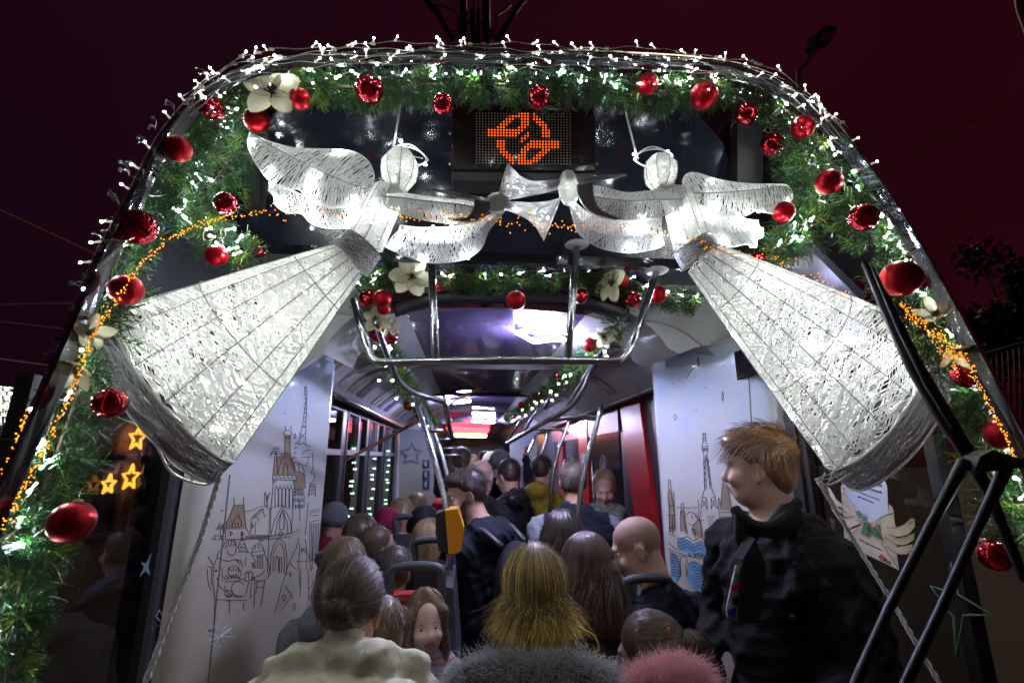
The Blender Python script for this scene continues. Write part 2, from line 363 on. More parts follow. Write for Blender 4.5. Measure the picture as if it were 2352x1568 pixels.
# white bulkhead arch at the cab end of the saloon
for poly in ([(1438, 712), (1500, 660), (1790, 600), (1790, 820), (1660, 786), (1600, 797), (1560, 812), (1536, 800), (1510, 765), (1475, 735)],
             [(848, 700), (800, 640), (600, 620), (600, 900), (742, 812), (762, 775), (790, 745), (822, 718)]):
    mb = MB(); mb.prism(pl(poly, 2.16), (0, 0.03, 0)); mb.build('bulkhead_panel', M_WHITEP, tram, shade=False)
    n = len(poly); edge = poly[6:] + poly[:1] if poly[0][0] > 1000 else poly[4:] + poly[:1]
    mb = MB(); e = np.array(pl(edge, 2.155)); c2 = np.array(pl([(1176, 860)], 2.155))[0]; inw = (c2 - e) * [1, 0, 1]; inw /= np.linalg.norm(inw, axis=1)[:, None]
    mb.grid([e, e + inw * .05 + [0, .3, 0], e + inw * .055 + [0, .32, 0.0]]); mb.build('bulkhead_reveal', M_GREY, tram)

# cabinets with the drawn city, curved in plan
def plan(s, pts): return catmull([(AX + s * x, y) for x, y in pts], 22)
CABL = plan(-1, [(1.19, 1.97), (1.12, 2.02), (1.05, 2.2), (0.97, 2.45), (0.895, 2.74)])
CABR = plan(1, [(1.2, 1.88), (1.13, 1.92), (1.07, 2.1), (0.98, 2.35), (0.90, 2.52)])
M_PRINT = bpy.data.materials.new('printed_panel'); M_PRINT.use_nodes = True
t = M_PRINT.node_tree; b_ = t.nodes['Principled BSDF']; b_.inputs['Roughness'].default_value = 0.16; b_.inputs['Coat Weight'].default_value = 0.5
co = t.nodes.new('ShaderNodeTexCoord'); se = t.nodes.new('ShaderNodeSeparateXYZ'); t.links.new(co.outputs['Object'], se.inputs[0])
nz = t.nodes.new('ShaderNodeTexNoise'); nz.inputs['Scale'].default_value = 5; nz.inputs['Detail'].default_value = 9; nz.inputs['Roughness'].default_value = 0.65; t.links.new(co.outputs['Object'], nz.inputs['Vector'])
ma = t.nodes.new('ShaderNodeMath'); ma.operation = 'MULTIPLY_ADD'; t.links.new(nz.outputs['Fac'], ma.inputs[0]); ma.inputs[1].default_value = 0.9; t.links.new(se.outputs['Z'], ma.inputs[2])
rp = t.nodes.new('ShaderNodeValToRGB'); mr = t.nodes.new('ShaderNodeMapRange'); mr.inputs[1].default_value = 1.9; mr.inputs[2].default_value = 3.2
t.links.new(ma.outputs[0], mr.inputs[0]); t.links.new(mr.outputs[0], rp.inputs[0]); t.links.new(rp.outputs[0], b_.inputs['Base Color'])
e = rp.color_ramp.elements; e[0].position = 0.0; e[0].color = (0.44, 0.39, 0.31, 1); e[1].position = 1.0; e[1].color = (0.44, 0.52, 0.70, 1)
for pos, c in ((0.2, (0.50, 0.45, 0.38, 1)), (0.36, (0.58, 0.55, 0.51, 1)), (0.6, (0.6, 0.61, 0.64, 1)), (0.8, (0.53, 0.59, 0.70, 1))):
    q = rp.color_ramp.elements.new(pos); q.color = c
cabs = []
for s, cp in ((-1, CABL), (1, CABR)):
    zt = 2.30
    g = [[(x, y, z) for x, y in cp] for z in np.linspace(0.5, zt, 8)]
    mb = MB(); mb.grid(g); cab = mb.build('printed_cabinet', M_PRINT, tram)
    ex, ey = cp[-1]; mb = MB()
    mb.box((min(ex, AX + s * 1.24), ey, 0.5), (max(ex, AX + s * 1.24), ey + 0.03, zt)); mb.build('cabinet_edge', M_GREY, tram, shade=False)
    top = [(x, y, zt + .002) for x, y in cp] + [(AX + s * 1.24, cp[-1][1], zt + .002), (AX + s * 1.24, cp[0][1], zt + .002)]
    mb = MB(); mb.prism(top, (0, 0, 0.02)); mb.build('cabinet_top', M_GREY, tram, shade=False); cabs.append(cab)
    mb = MB(); mb.box((AX + s * 1.24 - .06, cp[0][1] - .06, 0.4), (AX + s * 1.24 + .01, cp[0][1] - .005, 2.2)); mb.build('window_pillar', M_RUBBER, tram, shade=False)
def on_cab(u, v, cp, off=0.0025):
    d = ray(u, v); best = None
    for i in range(len(cp) - 1):
        a, b = cp[i], cp[i + 1]; e = b - a; det = d[0] * (-e[1]) + e[0] * d[1]
        if abs(det) < 1e-9: continue
        t = (a[0] * (-e[1]) + e[0] * a[1]) / det; s = (d[0] * a[1] - d[1] * a[0]) / det
        lo_, hi_ = (-1e-3 if i else -4), (1.001 if i < len(cp) - 2 else 4)
        if t > 0 and lo_ <= s <= hi_ and (best is None or t < best): best = t
    return CAMP + d * (best * (1 - off)) if best else None

# -------- the printed drawing: ink lines and washes laid 3 mm over the panel
M_INK = mat('ink_line', (0.035, 0.03, 0.028), 0.5); M_WASH = mat('brown_wash', (0.30, 0.22, 0.16), 0.35, noise=0.2, nscale=30)
M_BLUEW = mat('blue_wash', (0.16, 0.33, 0.5), 0.3, noise=0.25, nscale=20); M_BLUEL = mat('blue_ink', (0.06, 0.16, 0.25), 0.4)
M_WHITEL = mat('white_ink', (0.6, 0.62, 0.66), 0.4)
def stroke(mb, pts, cp, wpx=1.9, off=0.0025):
    d = resample(pts, max(2, int(sum(math.dist(pts[i], pts[i + 1]) for i in range(len(pts) - 1)) / 9) + 1)) if len(pts) > 1 else np.array(pts)
    q = [on_cab(u, v, cp, off) for u, v in d]; q = [x for x in q if x is not None]
    if len(q) < 2: return
    q = np.array(q); d = np.diff(q, axis=0); view = unit(q.mean(0) - CAMP)
    for i in range(len(q) - 1):
        sdv = np.cross(d[i], view); sdv = sdv / (np.linalg.norm(sdv) + 1e-12) * wpx * np.dot(q[i] - CAMP, FW) / FPX / 2
        mb.add([q[i] - sdv, q[i] + sdv, q[i + 1] + sdv, q[i + 1] - sdv], [(0, 1, 2, 3)])
def wash(mb, pts, cp, off=0.0013):
    c = np.mean(np.array(pts, float), 0); pts2 = resample(list(pts) , 28, True)
    ring = [on_cab(u, v, cp, off) for u, v in pts2]; mid = [on_cab(*( (np.array(q) + c) / 2), cp, off) for q in pts2]; cc = on_cab(*c, cp, off)
    if any(x is None for x in ring + mid): return
    mb.grid([ring, mid], closed_v=True); n = len(mid); mb.add(mid + [cc], [(i, (i + 1) % n, n) for i in range(n)])
def ell(cx, cy, rx, ry, a0=0, a1=360, n=14, rot=0):
    r = math.radians(rot); o = []
    for k in range(n + 1):
        a = math.radians(a0 + (a1 - a0) * k / n); x, y = rx * math.cos(a), ry * math.sin(a); o.append((cx + x * math.cos(r) - y * math.sin(r), cy + x * math.sin(r) + y * math.cos(r)))
    return o
def rect(x0, y0, x1, y1, sk=0): return [(x0, y0), (x1, y0 + sk), (x1, y1 + sk), (x0, y1), (x0, y0)]
def star4(cx, cy, r): return [p for k in range(4) for p in ((cx + r * math.sin(k * math.pi / 2) * .62, cy - r * math.cos(k * math.pi / 2)), (cx + r * .17 * math.sin((k + .5) * math.pi / 2), cy - r * .17 * math.cos((k + .5) * math.pi / 2)))] + [(cx, cy - r)]
# left panel: crop coordinates (2.044 px per source px from 500,900) -> picture pixels
def L(pts): return [((500 + x / 2.0433) * 0.9408, (900 + y / 2.0443) * 0.9408) for x, y in pts]
SL = []; WL = []
SL += [[(500, 85), (498, 130), (507, 150), (502, 170), (488, 285), (470, 350), (468, 378)], [(506, 85), (509, 150), (504, 290), (503, 380)], [(480, 290), (505, 290)], [(470, 320), (502, 350)], [(502, 320), (470, 350)], [(468, 378), (490, 370), (510, 385), (530, 390)]]
SL += [[(498 - k % 2 * 6, 170 + 22 * k), (506 - k, 182 + 22 * k)] for k in range(6)] + [[(496, 95), (511, 95)], [(495, 110), (511, 110)], [(497, 125), (510, 125)], [(495, 150), (511, 150)]]
WL += [[(400, 330), (426, 330), (426, 440), (398, 440)], [(340, 530), (352, 440), (385, 430), (440, 440), (452, 530)], [(448, 600), (458, 510), (495, 520), (500, 600)], [(55, 800), (112, 760), (145, 680), (192, 678), (205, 800)], [(230, 740), (290, 690), (300, 700), (250, 750)], [(200, 830), (320, 830), (320, 850), (200, 850)]]
SL += [[(400, 330), (398, 440)], [(426, 330), (426, 440)], ell(413, 320, 22, 16), [(402, 285), (402, 305)], [(430, 285), (430, 305)], [(395, 345), (430, 345)]]
SL += [[(340, 530), (348, 440), (355, 410), (360, 470), (365, 530)], [(365, 520), (385, 440), (400, 440)], [(430, 440), (452, 530)], [(338, 530), (455, 532), (455, 555), (338, 553), (338, 530)], ell(345, 562, 11, 10), ell(448, 565, 10, 10)]
SL += [rect(350 + 20 * k, 536, 364 + 20 * k, 550) for k in range(5)] + [[(350 + 18 * k, 690), (350 + 18 * k, 600), (358 + 18 * k, 585), (366 + 18 * k, 600), (366 + 18 * k, 690)] for k in range(5)] + [ell(358 + 18 * k, 578, 5, 8) for k in range(5)]
SL += [[(342, 570), (330, 690), (328, 820)], [(448, 575), (440, 690), (432, 820)], [(390, 530), (392, 490), (402, 470), (414, 490), (414, 530)], [(385, 440), (380, 415), (395, 430), (405, 410), (415, 430), (430, 415), (426, 440)]]
SL += [[(325, 700), (345, 690), (385, 680), (425, 700), (435, 690)], [(330, 830), (345, 760), (388, 680), (428, 760), (432, 820)], [(350, 830), (360, 770), (388, 700), (412, 770), (415, 820)], [(372, 800), (375, 745), (388, 700), (396, 745), (396, 800), (372, 800)], [(315, 835), (430, 820), (470, 800)], [(315, 850), (430, 836)], ell(378, 822, 12, 14)]
SL += [[(325, 1030), (330, 930), (345, 870), (372, 845), (400, 870), (410, 940), (408, 1030)], [(338, 1010), (342, 930), (355, 885), (374, 862), (392, 890), (398, 950), (396, 1020)], [(350, 1010), (352, 940), (360, 930), (366, 940), (368, 1010)], [(372, 1020), (372, 935), (378, 930), (384, 945), (384, 1020)]]
for k in range(4): SL += [[(340 - 6 * k, 400 + 14 * k), (350 - 4 * k, 385 + 10 * k), (360 - k, 400 + 8 * k), (372, 390 + 12 * k)], ell(458 - 4 * k, 370 + 24 * k, 9, 9, 0, 300)]
SL += [star4(450, 340, 18), [(445, 470), (452, 510), (498, 520), (502, 600), (448, 600)], [(440, 465), (470, 468), (470, 510)], [(500, 520), (480, 470), (455, 480)], [(448, 610), (495, 605), (495, 690)]]
SL += [rect(450 + 15 * (k % 3), 612 + 32 * (k // 3), 460 + 15 * (k % 3), 634 + 32 * (k // 3)) for k in range(9)]
SL += [[(538, 420), (540, 500), (530, 520), (548, 525), (545, 560), (518, 575), (556, 575)], [(525, 580), (515, 640)], [(550, 580), (552, 640)]] + [rect(520 + 9 * (k % 4), 580 + 18 * (k // 4), 526 + 9 * (k % 4), 594 + 18 * (k // 4)) for k in range(12)]
SL += [[(485, 430), (500, 405), (530, 405)], [(480, 440), (530, 440)], [(490, 480), (515, 480), (515, 440)], [(472, 650), (475, 760)], [(515, 670), (512, 720), (500, 830)], [(520, 710), (572, 698)], [(520, 720), (572, 708)]]
SL += [[(522 + 8 * k, 730), (526 + 8 * k, 722), (530 + 8 * k, 730)] for k in range(6)] + [[(524 + 9 * k, 770), (522 + 9 * k, 960)] for k in range(6)] + [[(520, 765), (572, 752)], [(520, 950), (560, 945)]]
SL += [[(50, 850), (48, 830), (60, 835), (85, 830), (85, 850)], [(145, 640), (147, 680), (112, 760), (55, 800)], [(192, 640), (194, 680), (205, 790)], [(145, 680), (194, 678)], [(60, 800), (75, 765)], [(80, 780), (78, 850)], [(108, 770), (102, 850)], [(30, 850), (210, 850)]]
SL += [rect(90, 780, 98, 820), rect(125, 810, 140, 832), rect(180, 810, 196, 832), [(135, 790), (140, 760), (155, 745), (160, 725), (168, 725), (172, 745), (182, 760), (184, 790), (135, 790)], rect(150, 765, 156, 780), rect(163, 765, 169, 780)]
SL += [[(200, 710), (250, 705), (260, 690), (300, 685)], [(230, 750), (285, 690), (300, 740)], [(232, 750), (228, 820)], [(255, 760), (250, 825)], [(300, 615), (296, 690), (312, 690), (303, 615)], rect(236, 770, 244, 800), rect(262, 740, 270, 760), [(205, 790), (225, 830), (320, 830)], [(325, 615), (310, 660), (312, 700)], ell(322, 655, 12, 40, 180, 300)]
SL += [[(325, 690), (312, 1020)], [(210, 845), (330, 835)]]
# the family: father, child, mother
SL += [star4(186, 838, 22), [(180, 850), (165, 900)], [(192, 850), (215, 915)], ell(185, 890, 22, 20), ell(185, 890, 12, 10), [(165, 915), (180, 908), (195, 918), (210, 908), (225, 918)], [(205, 940), (203, 980)]]
SL += [[(92, 890), (100, 860), (130, 848), (155, 862), (158, 885)], [(95, 895), (125, 880), (158, 885), (150, 872)], [(105, 860), (108, 885)], [(118, 853), (120, 880)], [(132, 850), (135, 877)], [(145, 855), (148, 877)], [(155, 890), (160, 905), (150, 930), (135, 935)], [(110, 905), (125, 935), (140, 930)], ell(143, 905, 3, 2)]
SL += [[(92, 895), (65, 915), (62, 940), (80, 950)], [(62, 940), (45, 980), (40, 1060), (50, 1140), (48, 1260)], [(80, 950), (120, 960), (160, 945), (175, 975)], [(150, 955), (172, 950), (160, 965)], [(60, 1040), (75, 1090), (105, 1110)], [(85, 990), (88, 1060)], [(175, 950), (190, 990)], [(52, 1150), (210, 1155)]]
SL += [ell(145, 1005, 30, 25, 180, 360), [(115, 1010), (125, 1035), (170, 1020), (178, 1005)], [(180, 1000), (182, 1025), (170, 1045)], [(100, 1060), (115, 1042), (150, 1040), (195, 1050)], [(105, 1065), (130, 1055), (165, 1060), (190, 1045)], [(95, 1080), (110, 1110), (135, 1130), (180, 1140), (205, 1120), (220, 1060)], ell(165, 1095, 32, 38, 60, 330), ell(118, 1120, 22, 18), [(105, 1125), (130, 1118)], [(110, 1135), (130, 1130)], [(125, 1150), (122, 1220)], [(195, 1165), (193, 1205)]]
SL += [[(116 + 12 * k, 990 + 5 * (k % 2)), (122 + 12 * k, 1010)] for k in range(5)] + [[(95 + 9 * k, 1035 - (k % 2) * 9), (100 + 9 * k, 1048 - (k % 2) * 9)] for k in range(9)]
SL += [ell(278, 856, 14, 11), [(235, 915), (240, 885), (262, 870), (285, 875), (298, 915)], [(232, 915), (300, 905), (300, 925), (234, 935), (232, 915)], [(250, 880), (252, 900)], [(268, 875), (270, 900)], [(240, 940), (242, 960), (255, 965)], ell(250, 950, 4, 2)]
SL += [[(262 + 9 * k + 4 * (j % 2), 930 + 11 * j) for j in range(7)] for k in range(4)] + [[(235 + 7 * k + 4 * (j % 2), 965 + 10 * j) for j in range(4)] for k in range(3)]
SL += [[(300, 930), (318, 970), (325, 1010), (310, 1050), (270, 1060), (235, 1050)], [(300, 1000), (280, 1030), (240, 1040)], [(235, 1060), (225, 1140), (255, 1120), (262, 1055)], [(250, 1060), (245, 1190)], [(300, 1050), (290, 1120), (280, 1180)], [(262, 1090), (300, 1090)], rect(200, 1020, 240, 1060, -8), [(218, 1018), (222, 1056)], ell(212, 1012, 9, 6), ell(228, 1006, 9, 6), ell(240, 1045, 12, 12)]
# Christmas tree with balls, kiosk, stray marks
SL += [[(470, 840), (455, 900), (420, 965), (440, 985), (458, 1000)], [(420, 965), (385, 1080), (350, 1215)], [(375, 1205), (400, 1180), (440, 1115)], [(400, 1080), (440, 1145)], ell(428, 1025, 7, 14), ell(460, 960, 5, 8), ell(395, 1140, 10, 18), ell(447, 1185, 8, 18), ell(437, 915, 5, 9), ell(383, 1083, 4, 7)]
SL += [[(15, 935), (42, 980)], [(10, 985), (40, 990)], [(12, 1000), (18, 1080), (32, 1100)], [(35, 990), (32, 1080)]]
SL += [[(475, 870), (468, 960), (475, 1090)], [(500, 850), (510, 900), (505, 1000)], [(485, 900), (520, 930), (530, 1010)], [(470, 960), (520, 960)], ell(495, 920, 14, 30, 180, 360), [(540, 820), (535, 1000)], [(480, 1000), (476, 1140)], [(515, 1000), (520, 1150)]]
SL += [ell(478, 68, 5, 10, rot=20), ell(548, 80, 3, 12, rot=15), ell(400, 222, 4, 9, rot=40), ell(514, 232, 4, 9, rot=30), ell(495, 6, 4, 8)]
for q in WL: mb = MB(); wash(mb, L(q), CABL); mb.build('brown_wash', M_WASH, cabs[0], shade=False)
mb = MB()
for q in SL: stroke(mb, L(q), CABL, 1.45)
mb.build('ink_drawing', M_INK, cabs[0], shade=False, kind='stuff')
mb = MB()
for k in range(9): stroke(mb, L([(75, 1335), (75 + 75 * math.cos(k * .7), 1335 + 70 * math.sin(k * .7))]), CABL, 2.0); stroke(mb, L([(75 + 45 * math.cos(k * .7), 1335 + 42 * math.sin(k * .7)), (75 + 60 * math.cos(k * .7 + .35), 1335 + 56 * math.sin(k * .7 + .35))]), CABL, 1.6)
mb.build('white_snowflake', M_WHITEL, cabs[0], shade=False)
# right panel: crop coordinates (2.375 px per source px from 1580,840)
def R_(pts): return [((1580 + x / 2.375) * 0.9408, (840 + y / 2.3758) * 0.9408) for x, y in pts]
SR = []; WR = []; BR = []
SR += [ell(331, 515, 8, 7, 180, 360), [(323, 515), (325, 565), (317, 590), (316, 615), (332, 640), (327, 670), (333, 840), (328, 850), (320, 885)], [(339, 515), (340, 565), (354, 592), (354, 618), (345, 640), (352, 680), (375, 840), (380, 850), (393, 885)], [(316, 592), (354, 592)], [(318, 618), (352, 618)], [(345, 640), (347, 680), (364, 838)], [(340, 645), (339, 690), (343, 842)]]
SR += [[(318, 528), (345, 524)], [(318, 545), (346, 541)], [(319, 560), (346, 557)]] + [[(328 + (k % 2) * 9, 660 + 18 * k), (337 - (k % 2) * 9, 678 + 18 * k)] for k in range(9)] + [[(348 + k * 1.9 + (k % 2) * 9, 660 + 18 * k), (357 + k * 1.9 - (k % 2) * 9, 678 + 18 * k)] for k in range(9)] + [[(322 + 5 * k, 600), (323 + 5 * k, 615)] for k in range(6)]
SR += [[(320, 885), (345, 890), (350, 960)], [(393, 885), (370, 892), (372, 960)], [(320, 885), (312, 950)], [(393, 885), (408, 950)], [(318, 900), (346, 950)], [(345, 900), (314, 950)], [(372, 900), (404, 950)], [(393, 900), (372, 950)]]
SR += [[(123, 785), (125, 850), (118, 870), (126, 935), (130, 1090)], [(134, 785), (140, 850), (150, 930), (158, 935), (162, 1070)], [(126, 935), (160, 935)], [(155, 855), (158, 935)], [(118, 990), (165, 990)], [(122, 1060), (168, 1070)], [(120, 1100), (168, 1110)], [(125, 1150), (170, 1190)], [(145, 990), (150, 1100)]] + [rect(128 + 14 * (k % 3), 1000 + 26 * (k // 3), 136 + 14 * (k % 3), 1016 + 26 * (k // 3)) for k in range(9)]
WR += [[(124, 830), (140, 850), (158, 935), (164, 1085), (128, 1085), (122, 900)], [(195, 965), (218, 965), (222, 1085), (192, 1085)], [(420, 950), (440, 800), (470, 830), (490, 955)], [(260, 1060), (305, 1000), (330, 1120), (270, 1110)]]
SR += [[(170 + 20 * k, 945), (180 + 20 * k, 935), (190 + 20 * k, 948)] for k in range(6)] + [[(195, 1085), (193, 960), (218, 965), (222, 1100)], [(196, 960), (198, 920)], [(212, 960), (212, 918)], [(225, 990), (240, 970), (270, 975), (295, 1000)], [(295, 900), (300, 960), (312, 970), (310, 1000)], [(298, 970), (298, 1020), (330, 1020)], [(225, 1040), (235, 1100)], [(240, 1040), (270, 1050), (300, 1010)], [(260, 1060), (285, 1130)], [(310, 1020), (318, 1120), (330, 1140)], [(335, 1140), (332, 1080), (342, 1070), (350, 1080), (350, 1140)], rect(262, 1070, 282, 1100), rect(258, 990, 268, 1010), rect(276, 988, 288, 1010)]
SR += [[(345 + 3 * k, 1000 + 12 * k), (390 - 4 * (k % 3), 996 + 12 * k)] for k in range(10)]
SR += [[(413, 960), (415, 880), (425, 945), (438, 800), (445, 780), (468, 830), (490, 950)], [(410, 955), (492, 955), (492, 975), (412, 970)], [(420, 975), (432, 1140), (440, 1180)], [(430, 1000), (475, 1000)]] + [rect(436 + 14 * k, 998, 444 + 14 * k, 1022) for k in range(3)] + [rect(446 + 12 * k, 1035, 454 + 12 * k, 1052) for k in range(2)]
BR += [[(172, 1170), (180, 1112), (215, 1120), (235, 1150), (275, 1165), (310, 1140), (345, 1170), (385, 1160), (438, 1175), (405, 1245), (330, 1235), (215, 1205)], [(132, 1210), (150, 1205), (185, 1260), (190, 1340), (172, 1378), (140, 1350)], [(228, 1340), (240, 1270), (270, 1255), (330, 1290), (358, 1330), (345, 1400), (315, 1445), (280, 1420), (240, 1400)]]
for k in range(4): SR.append([(172 + 34 * j / 2, 1118 + 20 * k + 14 * math.sin(j * 1.35) + j * 1.6) for j in range(17 - k)])
for k in range(8): SR.append([(232 + 9 * j, 1290 + 17 * k + 8 * math.sin(j * 1.1)) for j in range(2 + (k > 1) * 2, 14 - abs(k - 3))])
for k in range(8): SR.append([(136 + 8 * j, 1222 + 17 * k + 6 * math.sin(j * 1.4)) for j in range(0, 7)])
SR += [[(125, 1185), (215, 1222), (300, 1240), (405, 1250)], [(130, 1200), (150, 1205), (186, 1260), (192, 1340), (172, 1378)], ell(212, 1270, 20, 50, 180, 360), [(228, 1345), (240, 1270), (272, 1256), (330, 1290), (362, 1340)], [(192, 1265), (196, 1350)], [(222, 1265), (228, 1345)], [(335, 1265), (400, 1275)], [(380, 1250), (380, 1280)]] + [[(240 + 12 * k, 1232 - 12 * (k % 3)), (246 + 12 * k, 1200 + 8 * (k % 2)), (250 + 12 * k, 1236)] for k in range(13)]
SR += [star4(296, 103, 28), star4(438, 302, 28), star4(113, 130, 14), star4(162, 422, 18), [(278, 128), (250, 160), (230, 198)]] + [ell(x, y, 6, 13, rot=25) for x, y in ((187, 68), (210, 55), (196, 130), (279, 188), (338, 252), (284, 383), (446, 126), (512, 118), (147, 230))]
for q in WR: mb = MB(); wash(mb, R_(q), CABR); mb.build('brown_wash', M_WASH, cabs[1], shade=False)
for q in BR: mb = MB(); wash(mb, R_(q), CABR); mb.build('blue_wash', M_BLUEW, cabs[1], shade=False)
mb = MB()
for q in SR: stroke(mb, R_(q), CABR, 1.4)
mb.build('ink_drawing', M_INK, cabs[1], shade=False, kind='stuff')

for cab_, cp_, pts_ in ((cabs[0], CABL, [(528, 1090), (505, 1300), (478, 1568), (470, 1640)]), (cabs[1], CABR, [(1716, 800), (1728, 1000), (1742, 1300)])):
    mb = MB(); stroke(mb, pts_, cp_, 3.0, .0016); mb.build('panel_joint', mat('joint_grey', (0.2, 0.2, 0.21), 0.5), cab_, shade=False)  # plain grey stroke along the panel joint
    for k in range(4):
        u_ = pts_[0][0] + (pts_[-1][0] - pts_[0][0]) * (.15 + .25 * k) + (9 if cp_ is CABR else -9); v_ = pts_[0][1] + (pts_[-1][1] - pts_[0][1]) * (.15 + .25 * k); p_ = on_cab(u_, v_, cp_, .001)
        if p_ is not None: mb = MB(); mb.sphere(p_, .005, 8, 6); mb.build('screw', M_STEEL, cab_)
# ---------------------------------------------------------------- side walls, windows and doors
M_WALLD = mat('dark_wall', (0.035, 0.037, 0.05), 0.35)
XL, XR = AX - 1.2, AX + 1.2
def wallbox(mbx, x, y0, y1, z0, z1, th=0.05):
    s = 1 if x > AX else -1; mbx.box((min(x, x + s * th), y0, z0), (max(x, x + s * th), y1, z1))
wins = {-1: [(1.26, 1.92, 'end'), (3.05, 4.25, ''), (4.4, 5.25, ''), (5.4, 6.25, ''), (6.4, 7.3, '')], 1: [(1.26, 1.82, 'end')]}
for s, x in ((-1, XL), (1, XR)):
    mb = MB(); wallbox(mb, x, 1.25, YE, 0.0, 0.92); mb.build('lower_side_wall', M_GREY if s < 0 else M_WALLD, tram, shade=False)
    mb = MB(); wallbox(mb, x, 1.62, YE, 2.2, 2.42); mb.build('upper_side_wall', M_WALLD, tram, shade=False)
    edges = sorted([(a, b) for a, b, _ in wins[s]]); y = 1.26
    if s < 0:
        for a, b in edges + [(YE, YE)]:
            if a - y > 0.02:
                mb = MB(); wallbox(mb, x, y, a, 0.92, 2.2); mb.build('window_post', M_WALLD if y < 7 else M_GREY, tram, shade=False)
            y = b
    else:
        mb = MB(); wallbox(mb, x, 1.82, 4.1, 0.92, 2.2); mb.build('window_post', M_WALLD, tram, shade=False)
        mb = MB(); wallbox(mb, x, 7.4, YE, 0.92, 2.2); mb.build('window_post', M_WALLD, tram, shade=False)
    for a, b, kd in wins[s]:
        xx = x + s * 0.02; wnd = MB(); z0, z1 = 0.92, (1.98 if kd else 2.2)
        for q in ((a, a + .035, z0, z1), (b - .035, b, z0, z1), (a + .035, b - .035, z0, z0 + .035), (a + .035, b - .035, z1 - .035, z1)): wallbox(wnd, x - s * .008, q[0], q[1], q[2], q[3], 0.04)
        wo = wnd.build('side_window', M_RUBBER, tram, shade=False)
        mb = MB(); mb.grid([[(xx, a + .03, z0 + .03), (xx, b - .03, z0 + .03)], [(xx, a + .03, z1 - .03), (xx, b - .03, z1 - .03)]]); mb.build('pane', M_SIDEGLASS, wo, shade=False)
        if not kd:
            mb = MB(); wallbox(mb, x - s * .014, a + .036, b - .036, 1.80, 1.845, 0.05); mb.build('transom', M_GREY, wo, shade=False)
            mb = MB(); wallbox(mb, x - s * .016, (a + b) / 2 - .02, (a + b) / 2 + .02, 1.846, 2.16, 0.05); mb.build('vent_bar', M_GREY, wo, shade=False)
# doors on the far side: black leaves, red posts
mb = MB(); mb.prism([PX(u, v, XR - 0.03) for u, v in ((1420, 905), (1465, 900), (1535, 1440), (1490, 1440))], (0.05, 0, 0)); mb.build('door_post', M_RED, tram, shade=False)
for (y0, y1, lg) in ((4.15, 5.2, 1), (5.62, 6.6, 1), (6.95, 7.4, 0)):
    mb = MB(); wallbox(mb, XR - 0.005, y0, y1, 0.05, 2.2, 0.03); dl = mb.build('door_leaf', mat('door_black', (0.02, 0.02, 0.03), 0.12), tram, shade=False)
    mb = MB(); mb.tube([(XR - .06, (y0 + y1) / 2 + .2, .95), (XR - .06, (y0 + y1) / 2 + .2, 1.75)], .014, 8); mb.build('door_handle', M_STEEL, dl)
    if lg:   # ring emblem with a winged arrow
        c = np.array([XR - 0.010, (y0 + y1) / 2, 1.72 if y0 > 5 else 1.70]); mb = MB(); M_EMB = mat('frosted_emblem', (0.3, 0.3, 0.33), 0.6)
        mb.tube([c + [0, .095 * math.cos(a), .095 * math.sin(a)] for a in np.linspace(0, 2 * math.pi, 25)[:-1]], .007, 4, closed=True)
        for q in ([(-.055, -.05), (.0, -.045), (.045, -.005), (.03, .02), (.0, .0), (-.02, -.02)], [(-.02, -.01), (.0, .06), (.02, .065), (.015, .03), (.005, .0)], [(.015, -.005), (.05, .03), (.06, .0), (.045, -.02)]):
            mb.prism([c + [0, -a, b2] for a, b2 in q], (-.004, 0, 0))
        mb.build('emblem', M_EMB, dl, shade=False)
for (y0, y1) in ((5.2, 5.62), (6.6, 6.95)):
    mb = MB(); wallbox(mb, XR - 0.03, y0, y1, 0.05, 2.2, 0.06); mb.build('door_post', M_RED, tram, shade=False)
mb = MB(); wallbox(mb, XR - 0.02, 4.1, 7.4, 2.0, 2.2, 0.04); mb.build('door_header', mat('door_header_red', (0.16, 0.012, 0.02), 0.4), tram, shade=False)
mb = MB(); mb.box((XR - 0.03, 5.25, 1.62), (XR - 0.034 + .002, 5.5, 1.82)); mb.build('notice', mat('paper_notice', (0.4, 0.4, 0.42), 0.6), tram, shade=False)

# partition with a paper star farther along and the joint to the next car
for poly, y in (([(917, 985), (1000, 985), (1002, 1300), (915, 1300)], 7.6), ([(1172, 1000), (1235, 985), (1225, 1300), (1168, 1300)], 8.6)):
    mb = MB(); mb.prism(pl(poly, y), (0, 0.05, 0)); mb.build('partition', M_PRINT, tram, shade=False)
c = P(946, 1042, 7.55); M_STARP = mat('paper_star', (0.4, 0.4, 0.55), 0.4)
so = [(c + np.array([math.sin(k * math.pi / 5), 0, math.cos(k * math.pi / 5)]) * (0.17 if k % 2 == 0 else 0.085)) for k in range(10)]
mb = MB(); mb.tube(so, 0.016, 5, closed=True); mb.build('window_star', M_STARP, tram)
for k, v in enumerate((1065, 1090, 1112)):
    c = P(979, v, 7.55); mb = MB(); mb.prism([c + np.array(q) for q in ((-.05, 0, -.06), (.05, 0, -.06), (.05, 0, .06), (-.05, 0, .06))], (0, -.01, 0)); pc = mb.build('pictogram', mat('blue_sign', (0.01, 0.03, 0.12), 0.4), tram, shade=False)
    mb = MB(); mb.box(c + [-.012, -.016, -.04], c + [.012, -.0115, .02]); mb.sphere(c + [0, -.014, .035], (.014, .002, .014), 8, 5); mb.box(c + [-.028, -.016, -.02], c + [-.016, -.0115, .04]); mb.build('symbol', M_WHITEL, pc, shade=False)
# end of the long view
mb = MB(); mb.box((AX - 1.25, YE, 0), (AX + 1.25, YE + .05, 2.5)); mb.build('end_wall', M_WALLD, tram, shade=False)

